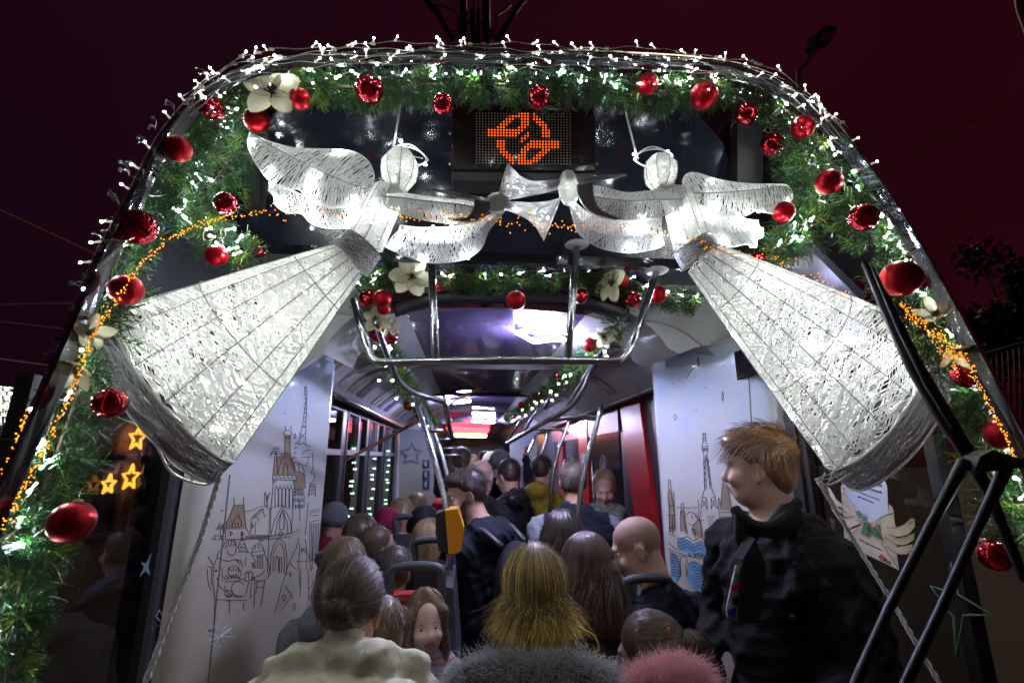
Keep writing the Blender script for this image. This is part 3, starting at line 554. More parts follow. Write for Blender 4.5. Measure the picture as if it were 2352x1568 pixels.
# windscreen wiper: two arms, spindle head, blade
def bar(mbx, pts, y, wpx, th=0.012, m=0):
    """flat bar following picture points at given depths"""
    p = np.array(pl(pts, y)); d = np.gradient(p, axis=0); vw = p - CAMP; sd = np.cross(d, vw); sd /= np.linalg.norm(sd, axis=1)[:, None]
    ww = np.interp(np.linspace(0, 1, len(p)), np.linspace(0, 1, len(wpx)), wpx)[:, None] * (vw @ FW)[:, None] / FPX / 2
    sd = sd * ww; nn = np.cross(sd, d); nn = nn / np.linalg.norm(nn, axis=1)[:, None] * th
    mbx.grid(np.stack([p - sd, p - sd * .6 - nn, p + sd * .6 - nn, p + sd, p + sd * .6 + nn, p - sd * .6 + nn], 1), m, closed_v=True)
wy = 0.83
M_WIPER = mat('wiper_black', (0.006, 0.006, 0.007), 0.45, noise=0.2, nscale=30)
wip = MB(); bar(wip, [(1985, 602), (2030, 690), (2100, 840), (2170, 960), (2225, 1045), (2270, 1130), (2320, 1250), (2352, 1330)], wy + .03, [12, 30, 36, 34, 26, 22, 18]); wo = wip.build('wiper_blade', M_WIPER, tram)
mb = MB(); bar(mb, [(2002, 610), (2060, 740), (2130, 880), (2190, 980)], wy + 0.0, [6, 13, 16, 12], .008); mb.build('blade_spine', M_STEEL if False else M_WIPER, wo)
wa = MB(); bar(wa, [(2215, 1060), (2120, 1240), (2040, 1400), (1970, 1560), (1950, 1620)], wy - .02, [26, 20, 20, 23, 24]); wa.build('wiper_arm', M_WIPER, tram)
wa = MB(); bar(wa, [(2315, 1065), (2250, 1200), (2160, 1400), (2085, 1560), (2060, 1620)], wy - .02, [26, 20, 20, 23, 24]); wa.build('wiper_arm', M_WIPER, tram)
hd = MB(); hd.prism(pl([(2198, 1082), (2212, 1048), (2240, 1034), (2300, 1052), (2330, 1056), (2328, 1070), (2280, 1076), (2235, 1080)], wy - .01), (0, -0.03, 0)); hd.build('wiper_bridge', M_WIPER, tram, shade=False)

# ================================================================== fittings inside the tram
def tubething(name, label, cat, tubes, r=0.016, group=None, flanges=(), base=None):
    allp = np.vstack([np.array(q) for q in tubes]); bs = allp[allp[:, 2].argmin()] if base is None else base
    o = thing(name, label, cat, bs, group)
    for q in tubes:
        q = np.array(q); mb = MB(); mb.tube(catmull(q, max(6, 7 * len(q))) if len(q) > 2 else q, r, 12); mb.build('tube', M_STEEL, o)
    for f in flanges:
        mb = MB(); mb.sphere(f, (0.05, 0.05, 0.012), 16, 6); mb.build('flange', M_GREY, o)
    return o
yr = 1.66
f1, f2, f3, f0 = P(1325, 562, 1.74), P(1508, 622, 1.82), P(990, 590, 1.76), P(812, 690, 1.78)
corner = lambda pts: pl(pts, yr)
o = tubething('grab_rail', 'polished steel ceiling grab rail with rounded corners hanging below the dark header', 'grab rail',
    [[f0] + corner([(828, 745), (846, 800), (858, 822), (886, 831), (960, 830)]) + corner([(1100, 828), (1250, 827), (1400, 828), (1428, 820), (1448, 795), (1470, 740)]) + [f2],
     [P(1001, 828, yr), f3], [P(1304, 827, yr), f1]], 0.0145, flanges=(f1, f2))
G = 'steel poles and rails along the aisle'
tubething('handrail', 'curved steel handrail bending from ceiling garland to the yellow ticket machine pole', 'handrail', [pl([(862, 735, 2.0), (880, 790, 2.1), (900, 840, 2.2), (915, 875, 2.3), (950, 902, 2.45), (1000, 917, 2.6), (1022, 928, 2.7), (1030, 970, 2.8), (1040, 1010, 2.9)], 2)], 0.015, G)
VP0 = P(1032, 1300, 2.35)
tubething('pole', 'slanted steel pole carrying the yellow ticket machine', 'pole', [[P(950, 905, 2.6), P(985, 1015, 2.45), P(1018, 1130, 2.38), P(1028, 1200, 2.35), P(1032, 1300, 2.35), np.array([VP0[0], VP0[1], 0.0])]], 0.015, G)
tubething('pole', 'steel pole just behind the one with the yellow ticket machine', 'pole', [[P(968, 925, 3.0), P(1010, 1030, 2.9), P(1042, 1150, 2.85), P(1048, 1180, 2.85), [P(1048, 1180, 2.85)[0], 2.85, 0.0]]], 0.015, G)
tubething('ladder_rail', 'short steel crossbars like ladder rungs between the aisle poles', 'handrail', [pl([(975, 988, 2.75), (1018, 988, 2.75)], 0), pl([(997, 1010, 3.1), (1040, 1008, 3.1)], 0), pl([(1010, 1029, 3.6), (1050, 1029, 3.6)], 0), pl([(1018, 1046, 4.2), (1060, 1046, 4.2)], 0)], 0.012, G)
tubething('handrail', 'long steel handrail sweeping down from ceiling above the door side poles', 'handrail', [pl([(1412, 745, 2.2), (1385, 800, 2.35), (1360, 850, 2.5), (1340, 895, 2.7), (1310, 935, 2.9), (1262, 963, 3.1), (1200, 998, 3.5), (1166, 1018, 3.9)], 2)], 0.016, G)
tubething('handrail', 'thin steel rail rising from the door handrail to the ceiling', 'handrail', [pl([(1372, 815, 2.5), (1330, 890, 2.9), (1287, 962, 3.2)], 2)], 0.014, G)
def floorpole(u0, v0, u1, v1, y, label, r=0.015):
    a, b = P(u0, v0, y), P(u1, v1, y); return tubething('pole', label, 'pole', [[a, b, np.array([b[0] + (b - a)[0] * 0.4, y, 0.0])]], r, G)
floorpole(1381, 930, 1326, 1205, 2.75, 'steel pole in front of the man in the navy vest')
floorpole(1310, 955, 1266, 1130, 3.9, 'steel pole left of the man in the navy vest')
floorpole(1262, 985, 1220, 1150, 4.6, 'steel pole beside the passenger in a mustard coat')
floorpole(1230, 1000, 1190, 1120, 5.6, 'far steel pole behind the passenger in a mustard coat')
tubething('handrail', 'grey cross rail clamped between the door handrail and the pole by the red door post', 'handrail', [pl([(1262, 963, 3.1), (1330, 957, 3.0), (1368, 960, 2.85), (1382, 945, 2.78)], 3)], 0.017, G)
tubething('handrail', 'grey cross rail joined to the pole left of the man in navy vest', 'handrail', [pl([(1215, 985, 3.9), (1280, 985, 3.9), (1306, 995, 3.9)], 3)], 0.015, G)
for (a, b, y) in (((1232, 905), (1165, 1015), 5.0), ((1260, 890), (1200, 1000), 4.4), ((1290, 860), (1250, 940), 3.6)):
    tubething('handrail', 'slanted steel rail in the row under the ceiling garland on the door side', 'handrail', [pl([a, b], y)], 0.014, 'slanted rails under the garland')

# ticket machine
vb = thing('ticket_validator', 'bright yellow ticket machine with black back on the slanted pole', 'ticket machine', P(1040, 1270, 2.3))
mb = MB(); mb.prism(pl([(1022, 1172), (1052, 1168), (1066, 1215), (1060, 1262), (1050, 1270), (1030, 1272)], 2.26), (0, .16, 0)); mb.build('cover', mat('yellow_plastic', (0.72, 0.27, 0.005), 0.35), vb, shade=False)
mb = MB(); mb.prism(pl([(1001, 1180), (1021, 1172), (1029, 1272), (1008, 1265), (1000, 1220)], 2.27), (0, .14, 0)); mb.build('back_housing', mat('black_plastic', (0.015, 0.015, 0.017), 0.4), vb, shade=False)
mb = MB(); mb.sphere(P(1043, 1168, 2.33), (.02, .02, .008), 10, 5); mb.build('reader', M_WHITEL, vb)

# ceiling lamps
M_LAMP = emat('ceiling_lamp', (0.64, 0.64, 1.0), 520.0)
def lampbar(pts, z, label, m, grp, wd=0.02):
    q = [PZ(u, v, z) for u, v in pts]; o = thing('ceiling_light', label, 'ceiling light', q[0], grp)
    mb = MB(); mb.tube(q, wd, 4, closed=len(q) > 2); mb.build('tube', m, o, shade=False)
    mb = MB(); mb.tube([p + [0, 0, wd * 1.2] for p in q], wd * 1.25, 4, closed=len(q) > 2); mb.build('housing', M_GREY, o, shade=False)
lampbar([(1184, 762), (1252, 758), (1298, 780), (1226, 785)], 2.42, 'hollow rectangular LED ceiling light glowing white behind the grab rail', M_LAMP, None, 0.008)
lampbar([(1027, 925), (1079, 920)], 2.40, 'white LED bar on the ceiling at the end of the curved handrail', M_LAMP, None, .015)
lampbar([(1087, 966), (1134, 969)], 2.40, 'white LED bar on the ceiling just before the red glowing joint', M_LAMP, None, .018)
lampbar([(1085, 1016), (1110, 1017)], 2.36, 'far white LED bar beyond the orange light strip', M_LAMP, None, .03)
M_ORL = emat('orange_lamp', (1.0, 0.5, 0.16), 16.0); M_RDL = emat('red_lamp', (1.0, 0.02, 0.03), 10.0)
lampbar([(1041, 998), (1116, 1000)], 2.33, 'bright orange light strip across the far end of the aisle', M_ORL, None, .05)
lampbar([(1068, 1032), (1104, 1033)], 2.2, 'small orange light strip farthest down the aisle', M_ORL, None, .05)
lampbar([(1030, 982), (1120, 986)], 2.40, 'glowing red light strip across the ceiling before the orange strip', M_RDL, 'red ceiling light strips', .08)
lampbar([(1060, 1022), (1115, 1024)], 2.36, 'glowing red light strip beyond the orange strip', M_RDL, 'red ceiling light strips', .09)
lampbar([(1070, 1043), (1100, 1043)], 2.1, 'small red light strip farthest down the aisle', M_RDL, 'red ceiling light strips', .1)

# dot-matrix display
dsp = thing('led_display', 'black dot matrix line display showing an orange circle of arrows', 'display', P(1205, 415, 1.40))
c0, c1, c2, c3 = P(1040, 240, 1.40), P(1367, 243, 1.40), P(1367, 392, 1.40), P(1040, 388, 1.40)
mb = MB(); mb.prism([c0, c1, c2, c3], (0, .09, 0)); mb.build('screen', mat('display_face', (0.012, 0.009, 0.008), 0.18), dsp, shade=False)
mb = MB(); mb.prism([c3 + [-.004, 0.01, -.004], c2 + [.004, 0.01, -.004], P(1367, 416, 1.41), P(1040, 414, 1.41)], (0, .08, 0)); mb.build('base_box', M_RUBBER, dsp, shade=False)
for k in range(4):
    mb = MB(); p = P(1034 if k % 2 == 0 else 1370, 306 + 70 * (k // 2), 1.42); mb.sphere(p, .007, 8, 6); mb.build('screw', M_STEEL, dsp)
rowsL = ["14-17 19", "11-17 19-20", "10-12 15-17 19-21", "9-11 15-17 20-22", "8-10 15-17 21-23", "7-9 14-16 22-23", "4-15 22-24", "4-14 17 22-24", "4-13 16-17 22-24", "15-16", "7-9 15 18-27", "7-9 17-27", "7-9 16-27",
         "8-9 15-17 22-24", "8-10 15-16 21-23", "9-11 14-16 20-22", "10-12 14-16 19-21", "11-12 14-20", "12 14-18"]
lit = set()
for r, s_ in enumerate(rowsL):
    for tkn in s_.split():
        a, *b = tkn.split('-'); lit |= {(r, c) for c in range(int(a), int(b[0] if b else a) + 1)}
cr = [(1100 + x / 5.88) * 0.9408 for x in (375, 1715)]; rr = [(230 + y / 5.88) * 0.9408 for y in (276, 990)]
ml, mu = MB(), MB()
for r in range(19):
    for c in range(32):
        u = cr[0] + (cr[1] - cr[0]) * c / 31; v = rr[0] + (rr[1] - rr[0]) * r / 18 + c * .08
        p = P(u, v, 1.398); on = (r, c) in lit; h = 0.0029 if on else 0.0014
        q = [p + np.array([h * math.cos(a), -0.001, h * math.sin(a)]) for a in np.linspace(0, 2 * math.pi, 7)[:-1]]
        (ml if on else mu).add(q, [tuple(range(6))])
ml.build('lit_dots', emat('orange_dot', (1.0, 0.09, 0.004), 2.0), dsp, shade=False, kind='stuff'); mu.build('dim_dots', mat('grey_glow_dot', (0.5, 0.46, 0.42), 0.4, emit=(0.6, 0.5, 0.4), es=0.12), dsp, shade=False, kind='stuff')  # dots that are off get a weak glow in their material
def textmesh(body, size, ex=0.0005):
    cu = bpy.data.curves.new('t', 'FONT'); cu.body = body; cu.size = size; cu.extrude = ex; cu.align_x = 'CENTER'; cu.align_y = 'CENTER'; cu.resolution_u = 2
    o = bpy.data.objects.new('t', cu); COL.objects.link(o); dg = bpy.context.evaluated_depsgraph_get(); dg.update()
    me = bpy.data.meshes.new_from_object(o.evaluated_get(dg)); bpy.data.objects.remove(o); bpy.data.curves.remove(cu); return me
def settext(body, size, pos, xd, zd, m, parent, name='lettering'):
    me = textmesh(body, size); me.materials.clear(); me.materials.append(m)
    X = unit(xd); Y = unit(np.asarray(zd) - X * np.dot(zd, X)); Z = np.cross(X, Y); q = Matrix(np.stack([X, Y, Z], 1).tolist()).to_quaternion()
    return place(me, name, parent, pos, q)
tb = MB(); pc = P(1272, 247, 1.395); tb.box(pc + [-.028, -.001, -.006], pc + [.028, .003, .006]); lab = tb.build('maker_plate', mat('grey_plate', (0.25, 0.25, 0.25), 0.5), dsp, shade=False)
settext('bustec', 0.014, pc + [0, -.0016, -.001], (1, 0, 0), (0, 0, 1), M_INK, lab)

# ================================================================== decorations
OPX = np.array([(-400, 1700), (-200, 1400)] + OUTPX + [(2600, 1400), (2800, 1700)], float); OPX[:, 0] += np.clip((1176 - OPX[:, 0]) * .07, -26, 26); OPX[:, 1] += np.clip((900 - OPX[:, 1]) * .05, 0, 34)
def inside(p):
    q = p - CAMP; dz = q @ FW; u = CU + FPX * (q @ RT) / dz; v = CV - FPX * (q @ UP) / dz; c = np.zeros(len(p), bool); j = len(OPX) - 1
    for i in range(len(OPX)):
        (xi, yi), (xj, yj) = OPX[i], OPX[j]; s = ((yi > v) != (yj > v)) & (u < (xj - xi) * (v - yi) / (yj - yi + 1e-12) + xi); c ^= s; j = i
    return c
def needles(path, rad, twigs, nper, nl, wdt, seed, mats_p=(.5, .3, .2, 0)):
    r_ = np.random.default_rng(seed); p = resample(path, 200); n = twigs
    t = r_.random(n); idx = t * 199; i0 = np.clip(idx.astype(int), 0, 198); fr = (idx - i0)[:, None]
    root = p[i0] * (1 - fr) + p[i0 + 1] * fr; tg = p[i0 + 1] - p[i0]; tg /= np.linalg.norm(tg, axis=1)[:, None] + 1e-9
    d = r_.normal(size=(n, 3)); d -= tg * (d * tg).sum(1)[:, None] * 0.55; d /= np.linalg.norm(d, axis=1)[:, None]
    R = np.interp(t, np.linspace(0, 1, len(rad)), rad) if np.ndim(rad) else np.full(n, rad)
    ln = R * r_.uniform(.55, 1.15, n); tip = root + d * ln[:, None] + np.array([0, 0, -0.12]) * ln[:, None]
    keep = inside(tip); root, tip, d, n = root[keep], tip[keep], d[keep], int(keep.sum())
    tm = r_.choice(len(mats_p), n, p=mats_p); mb = MB()
    tt = r_.uniform(.12, 1.0, (n, nper)); base = root[:, None] + (tip - root)[:, None] * tt[..., None]
    nd = r_.normal(size=(n, nper, 3)); dd = (tip - root) / np.linalg.norm(tip - root, axis=1)[:, None]
    nd -= dd[:, None] * (nd * dd[:, None]).sum(2)[..., None]; nd /= np.linalg.norm(nd, axis=2)[..., None]; nd = nd * .8 + dd[:, None] * .75; nd /= np.linalg.norm(nd, axis=2)[..., None]
    L_ = nl * r_.uniform(.7, 1.2, (n, nper, 1)); end = base + nd * L_
    for k in range(len(mats_p)):
        s = tm == k
        if s.sum(): A = base[s].reshape(-1, 3); mb.ribbons(A, end[s].reshape(-1, 3), np.full(len(A), wdt), r_.normal(size=A.shape), k)
    tw = MB(); tw.strands(root, tip, np.full((n, 1), .0009)); return mb, tw
NM = [M_NEEDLE, M_NEEDLE2, M_NEEDLE3, M_NEEDLE4]
def garland(label, px, y, rpx, dens, seed, mp=(.30, .53, .13, .04), nl=.037, wd=.0022, nper=26):
    path = np.array(pl(px, y)); ln = np.linalg.norm(np.diff(path, axis=0), axis=1).sum()
    sc = S(px[0][0], px[0][1], px[0][2] if len(px[0]) > 2 else y)
    o = thing('pine_garland', label, 'garland', path[len(path) // 2]); rad = np.array(rpx) * sc if np.ndim(rpx) else rpx * sc
    a, b = needles(path, rad, int(dens * ln), nper, nl, wd, seed, mp); a.build('needles', NM, o, shade=False, kind='stuff'); b.build('twigs', M_TWIG, o, kind='stuff')
    mb = MB(); mb.tube(catmull(path, 40), .004, 5); mb.build('stem', M_TWIG, o); return o, path
GL = {}
GL['top'] = garland('artificial pine garland running along the top of the windscreen above the display', [(470, 205), (560, 190), (700, 190), (860, 205), (960, 195), (1060, 192), (1200, 195), (1330, 200), (1450, 215), (1560, 215), (1680, 205), (1760, 225)], 1.22, [45, 40, 38, 48, 40, 48, 34, 48, 44, 44], 260, 11)
GL['left'] = garland('pine garland going down the windscreen pillar past the largest glossy bauble', [(495, 225, 1.22), (440, 300, 1.2), (370, 410), (290, 545), (245, 680), (200, 830), (160, 960), (115, 1080), (75, 1220), (40, 1370), (20, 1500), (10, 1600)], 1.16, [70, 75, 70, 62, 55, 60, 75, 85, 70, 60, 45, 40], 330, 12)
GL['leftin'] = garland('bushy pine garland branch curling in behind the larger angel wing', [(560, 230), (545, 300), (510, 390), (460, 470), (450, 530), (520, 560), (590, 600)], 1.42, [60, 75, 70, 60, 50, 40, 35], 300, 13)
GL['right'] = garland('pine garland going down the windscreen pillar behind the wiper', [(1730, 215, 1.22), (1800, 250, 1.22), (1870, 310, 1.2), (1920, 400), (1980, 490), (2030, 590), (2075, 680), (2110, 740), (2170, 840), (2220, 930), (2280, 1040), (2320, 1140), (2350, 1260)], 1.16, [48, 60, 72, 70, 62, 48, 45, 40, 42, 48, 60, 55, 45], 300, 14)
GL['rightin'] = garland('bushy pine garland branch hanging behind the smaller angel wing', [(1800, 290), (1825, 380), (1850, 450), (1830, 530), (1800, 570), (1745, 590)], 1.42, [35, 45, 60, 65, 55, 40], 280, 15)
GL['mid'] = garland('pine garland with magnolias strung across the saloon entrance above the grab rail', [(825, 690), (860, 650), (930, 632), (1050, 640), (1176, 642), (1300, 636), (1400, 640), (1480, 680), (1600, 690)], 2.0, [40, 38, 34, 32, 30, 34, 36, 36, 34], 190, 16, (.3, .46, .12, .12), .034, .0026)
GL['cl'] = garland('pine garland with red baubles receding along the ceiling edge over the windows', [(850, 720, 2.05), (875, 775, 2.3), (912, 845, 2.7), (948, 905, 3.4), (972, 945, 4.2), (995, 975, 5.2)], 2.3, [34, 34, 30, 26, 22, 18], 200, 17, (.3, .3, .4, 0), .04, .003, 18)
GL['cr'] = garland('pine garland with red baubles receding along the ceiling edge over the doors', [(1425, 730, 2.05), (1395, 775, 2.3), (1335, 830, 2.8), (1270, 885, 3.6), (1210, 930, 4.8), (1165, 962, 6.4)], 2.3, [28, 28, 26, 22, 18, 14], 150, 18, (.4, .4, .2, 0), .04, .003, 18)

# baubles: (u, v, radius px, depth, shiny, label)
BB = [(848, 204, 37, 1.27, 1, 'large glossy red bauble on the top garland, between the magnolia bloom and the angel head'), (688, 227, 28, 1.3, 0, 'matte red bauble right beside the magnolia bloom on the top garland'), (590, 277, 33, 1.36, 0, 'matte red bauble touching the tip of the larger angel wing'),
 (488, 250, 31, 1.24, 1, 'glossy red bauble at the curved top corner left of the magnolia bloom'), (408, 342, 36, 1.2, 0, 'matte red bauble in the pillar garland near the bead sprays'), (519, 468, 30, 1.36, 1, 'glossy red bauble below the larger wing where the amber reflections begin'), (317, 522, 50, 1.18, 1, 'largest glossy red bauble on the pillar garland crossed by amber reflections'),
 (497, 587, 28, 1.42, 0, 'matte red bauble hanging from the inner branch above the angel skirt'), (592, 577, 20, 1.5, 1, 'small dark glossy bauble next to the angel belt'), (290, 666, 43, 1.22, 0, 'matte red bauble just above the silver hem of the angel'), (252, 925, 44, 1.22, 1, 'glossy red bauble peeking out under the silver hem beside the pillar garland'),
 (165, 1198, 60, 1.14, 0, 'biggest matte red bauble low on the pillar garland beside the amber star reflections'), (1017, 240, 27, 1.29, 1, 'glossy bauble hanging left of the dot matrix display'), (1238, 223, 28, 1.28, 1, 'glossy bauble hanging right over the dot matrix display'), (1487, 194, 27, 1.28, 0, 'matte bauble on the top garland above the halo of the second angel'),
 (1617, 220, 36, 1.28, 0, 'large dark matte bauble on the top garland above the second angel wing'), (1714, 262, 30, 1.32, 1, 'glossy bauble where the top garland turns to the wiper side'), (1844, 292, 31, 1.26, 0, 'matte bauble over the white plug connector'), (1773, 332, 31, 1.34, 1, 'glossy bauble inside the corner next to the white plug connector'),
 (1904, 418, 34, 1.24, 0, 'matte bauble beyond the wing tip of the second angel'), (1800, 487, 28, 1.40, 0, 'matte bauble half hidden behind the wing of the second angel'), (1983, 500, 38, 1.2, 1, 'large glossy bauble on the pillar garland above the wiper tip'), (2069, 640, 51, 1.14, 0, 'biggest matte bauble beside the wiper tip'),
 (2219, 860, 40, 1.2, 1, 'glossy bauble under the pale bloom beside the wiper'), (2306, 997, 50, 1.12, 0, 'matte bauble above the wiper bridge'), (2285, 1275, 46, 1.16, 1, 'glossy bauble below the wiper bridge between the arms'), (1744, 598, 22, 1.5, 1, 'dark glossy bauble behind the skirt top of the second angel'),
 (843, 686, 20, 1.95, 1, 'glossy bauble of the cluster above the curved handrail'), (878, 685, 21, 1.92, 0, 'matte bauble of the cluster above the curved handrail'), (881, 708, 16, 1.97, 0, 'lowest small matte bauble of the cluster above the curved handrail'), (1185, 690, 23, 1.9, 0, 'matte bauble hanging alone at the middle of the saloon garland'),
 (1334, 680, 18, 1.93, 1, 'glossy bauble beside the flanged post of the grab rail'), (1455, 687, 19, 1.95, 1, 'glossy bauble left of the slanted end of the grab rail'), (1510, 676, 22, 1.95, 0, 'matte bauble right behind the slanted end of the grab rail'), (1424, 645, 20, 1.98, 0, 'matte bauble behind the side-on magnolia'), (1410, 762, 16, 2.2, 0, 'matte bauble under the magnolia on the ceiling garland over the doors'),
 (1356, 792, 17, 2.4, 0, 'matte bauble a little farther along the ceiling garland over the doors'), (868, 768, 20, 2.1, 0, 'matte bauble on the ceiling garland over the windows below the blooms'), (897, 774, 18, 2.2, 1, 'glossy bauble on the ceiling garland over the windows below the blooms')]
gb = 'red baubles on the garlands'
def bauble(u, v, rp, y, sh, label, grp=gb):
    y = max(1.06, y - .11) if y < 1.33 else (y - .07 if y < 1.6 else y)
    c = P(u, v, y); ca = float(np.dot(unit(c - CAMP), FW)); r = rp * S(u, v, y) * ca ** .8; o = thing('bauble', label, 'bauble', c - [0, 0, r], grp)
    mb = MB(); mb.sphere(c, r, 28, 18); mb.build('ball', M_SHINY if sh else M_MATTE, o)
    mb = MB(); dr = unit(np.array([rrand(-.3, .3), .45, 1])); mb.tube([c + dr * r * .96, c + dr * r * 1.13], r * .2, 10); mb.build('cap', M_CAP, o)
    mb = MB(); mb.tube([c + dr * r * 1.1, c + dr * r * 1.6], .0008, 4); mb.build('hook', M_CAP, o)
for q in BB: bauble(*q)
for side, pth, nn in (('windows', GL['cl'][1], 12), ('doors', GL['cr'][1], 11)):
    q = resample(pth, 60)
    for k in range(nn):
        p = q[14 + int(k * 43 / nn)] + rng.normal(size=3) * [.03, .03, .03]; r = .028 + .01 * rng.random()
        o = thing('bauble', 'small red bauble in the row along the ceiling garland over the ' + side, 'bauble', p - [0, 0, r], 'small baubles along the %s garland' % side)
        mb = MB(); mb.sphere(p, r, 16, 10); mb.build('ball', M_SHINY if k % 2 else M_MATTE, o); mb = MB(); mb.tube([p + [0, 0, r * .9], p + [0, 0, r * 1.3]], r * .2, 6); mb.build('cap', M_CAP, o)

# cream magnolias
def flower(u, v, rp, y, nrm, label, npet=6, cup=.25, seed=0, dark=True):
    y = y - .08 if y < 1.33 else y; c = P(u, v, y); r = rp * S(u, v, y); n = unit(nrm); a = unit(np.cross(n, [0.2, 0.1, 1])); b = np.cross(n, a); rg = np.random.default_rng(seed)
    o = thing('magnolia_flower', label, 'flower', c, 'cream magnolia blooms')
    for k in range(npet):
        an = 2 * math.pi * (k + rg.uniform(-.18, .18)) / npet; d = math.cos(an) * a + math.sin(an) * b; sd = np.cross(n, d); L_ = r * rg.uniform(.85, 1.1); W = r * rg.uniform(.28, .37); cu = cup + rg.uniform(-.15, .2)
        g = []
        for i in range(8):
            t = i / 7; ww = W * math.sin(math.pi * (t * .82 + .1)) ** .8 * (1 if t < .98 else .5)
            mid = c + d * L_ * t + n * (cu * L_ * t * t + (.01 * r)) + n * .03 * r * k / npet
            g.append([mid + sd * ww * s + n * (abs(s) ** 2 * ww * .35 + .03 * r * math.sin(6 * t + 3 * s + k)) for s in (-1, -.5, 0, .5, 1)])
        mb = MB(); mb.grid(g); mb.build('petal', M_PETAL, o)
        mb = MB(); mb.tube([row[0] for row in g] + [row[-1] for row in g[::-1]], .0011, 3); mb.build('gold_edge', M_GOLD, o)
    mb = MB(); m2 = 26; an = rg.uniform(0, 6.28, m2); el = rg.uniform(.2, 1.2, m2)
    dirs = np.cos(an)[:, None] * a + np.sin(an)[:, None] * b; dirs = dirs * np.sin(el)[:, None] + n * np.cos(el)[:, None]
    mb.strands(np.repeat(c[None], m2, 0), c + dirs * r * .26, np.full((m2, 1), .0018)); mb.sphere(c + n * .02 * r, r * .09, 8, 6); mb.build('stamens', M_SEED if dark else M_GOLD, o)
flower(625, 212, 70, 1.26, (0.1, -1, -.35), 'cream magnolia with gold edges on the top garland near the rounded corner', 5, .2, 3)
flower(945, 637, 52, 1.93, (.05, -1, .0), 'cream magnolia with dark centre facing out over the saloon entrance', 6, .12, 4)
flower(1409, 650, 50, 1.93, (-1, -.55, .1), 'cream magnolia seen side-on over the saloon entrance beside the grab rail post', 6, .2, 5)
flower(862, 732, 34, 2.02, (.5, -1, -.3), 'cream magnolia under the bauble cluster above the curved handrail', 6, .3, 6)
flower(895, 748, 26, 2.05, (.7, -.6, -.5), 'smaller cream magnolia below the bauble cluster', 5, .3, 7)
flower(1388, 772, 30, 2.2, (-.4, -1, -.4), 'cream magnolia on the ceiling garland over the doors', 6, .3, 8)
flower(205, 765, 40, 1.13, (.9, -.6, .1), 'yellowish magnolia edge-on beside the silver hem', 5, .5, 9, False)
flower(178, 848, 42, 1.13, (.2, -.7, -.6), 'pale magnolia hanging upside down below the yellowish one', 5, .7, 10, False)
flower(2152, 722, 36, 1.13, (-.9, -.5, .4), 'white magnolia bud on the pillar garland behind the wiper', 5, .8, 12, False)
flower(2192, 806, 40, 1.13, (-.1, -.6, -.7), 'pale magnolia hanging over the glossy bauble beside the wiper', 5, .6, 13, False)

# ---------------------------------------------------------------- fairy lights
def bulbmesh(name, L_, r, tipm, bodym):
    mb = MB(); mb.tube([(0, 0, 0), (0, 0, .3 * L_)], r * 1.15, 6, 0); mb.tube([(0, 0, .3 * L_), (0, 0, .8 * L_)], r * .85, 6, 0); mb.sphere((0, 0, L_ * .88), r * 1.0, 8, 6, 1); return mb.mesh(name, [bodym, tipm])
BM1 = bulbmesh('bulb', .021, .0024, M_LED, M_LEDBODY)
BM2 = bulbmesh('bulb', .026, .0031, emat('white_led_bright', (0.88, 0.95, 1.0), 540.0), mat('led_body_cool', (0.8, 0.82, 0.85), .3, emit=(.8, .9, 1), es=.7))
BM3 = bulbmesh('bulb', .03, .006, emat('saloon_led', (0.9, 1.0, 0.9), 40.0), M_LEDBODY)
rg = random.Random(5)
roof = thing('fairy_light_string', 'several strands of clear white fairy lights laid along the top rim of the tram', 'fairy lights', P(1176, 110, 1.15))
NB = [28, 22, 18, 16, 14]
top = [p for p in OUTL if p[2] > 2.42 and p[0] < 0.86 + AX]
topx = [q for q in OUTPX if 415 < q[0] < 1960 and q[1] < 300]
for k in range(5):
    offv = [-2, 9, 19, 30, 42][k]; q = resample(smooth(topx, 40), 160); nv = np.stack([(1176 - q[:, 0]) * .00045, np.ones(160)], 1)
    wob = np.array([math.sin(i * .22 + k * 2.1) * 4 + math.sin(i * .71 + k) * 2 for i in range(160)]); q = q + nv * (offv + wob)[:, None]
    w_ = np.array([PYZ(u, v, .965 - .012 * (k > 1) + .01 * (k == 0), .12) for u, v in q]); inn = unit(CEN - w_.mean(0))[None] * [[1, 0, 1]] + 0 * w_
    mb = MB(); mb.tube(w_, .0011, 4); mb.build('wire', M_WIRE, roof)
    for j in range(NB[k]):
        i = int((j + rg.random()) * 158 / NB[k]); up_ = np.array([0, 0, 1.0]) * rg.uniform(-.7 if k else .4, 1.0); d = up_ + np.array([rg.uniform(-.9, .9), rg.uniform(-.3, .1), 0])
        place(BM1, 'bulb', roof, w_[i], quat_to(d))
    mb = MB()
    for j in range(14): i = int(rg.random() * 158); mb.box(w_[i] - [.006, .003, .003], w_[i] + [.006, .002, .003])
    mb.build('clips', M_WIRE, roof, shade=False, kind='stuff')
rimq = resample(smooth([(470, 180), (421, 223), (367, 288), (338, 331), (310, 392), (277, 454), (252, 504), (209, 578), (158, 704)], 30), 60); rimw = np.array([PYZ(u + 8, v + 3, .972, .12) for u, v in rimq])
mb = MB(); mb.tube(rimw, .0011, 4); mb.build('wire', M_WIRE, roof)
for j in range(9): place(BM1, 'bulb', roof, rimw[2 + j * 6 - j % 3], quat_to([-1 + .9 * rg.random(), -.2, rg.uniform(-.3, .8)]))
rimq = resample(smooth([(1850, 207), (1901, 252), (1948, 299), (1984, 346), (2027, 396), (2070, 457)], 20), 30); rimw = np.array([PYZ(u - 8, v + 3, .972, .12) for u, v in rimq])
mb = MB(); mb.tube(rimw, .0011, 4); mb.build('wire', M_WIRE, roof)
for j in range(4): place(BM1, 'bulb', roof, rimw[2 + j * 6], quat_to([.8, -.2, rg.uniform(.1, .8)]))
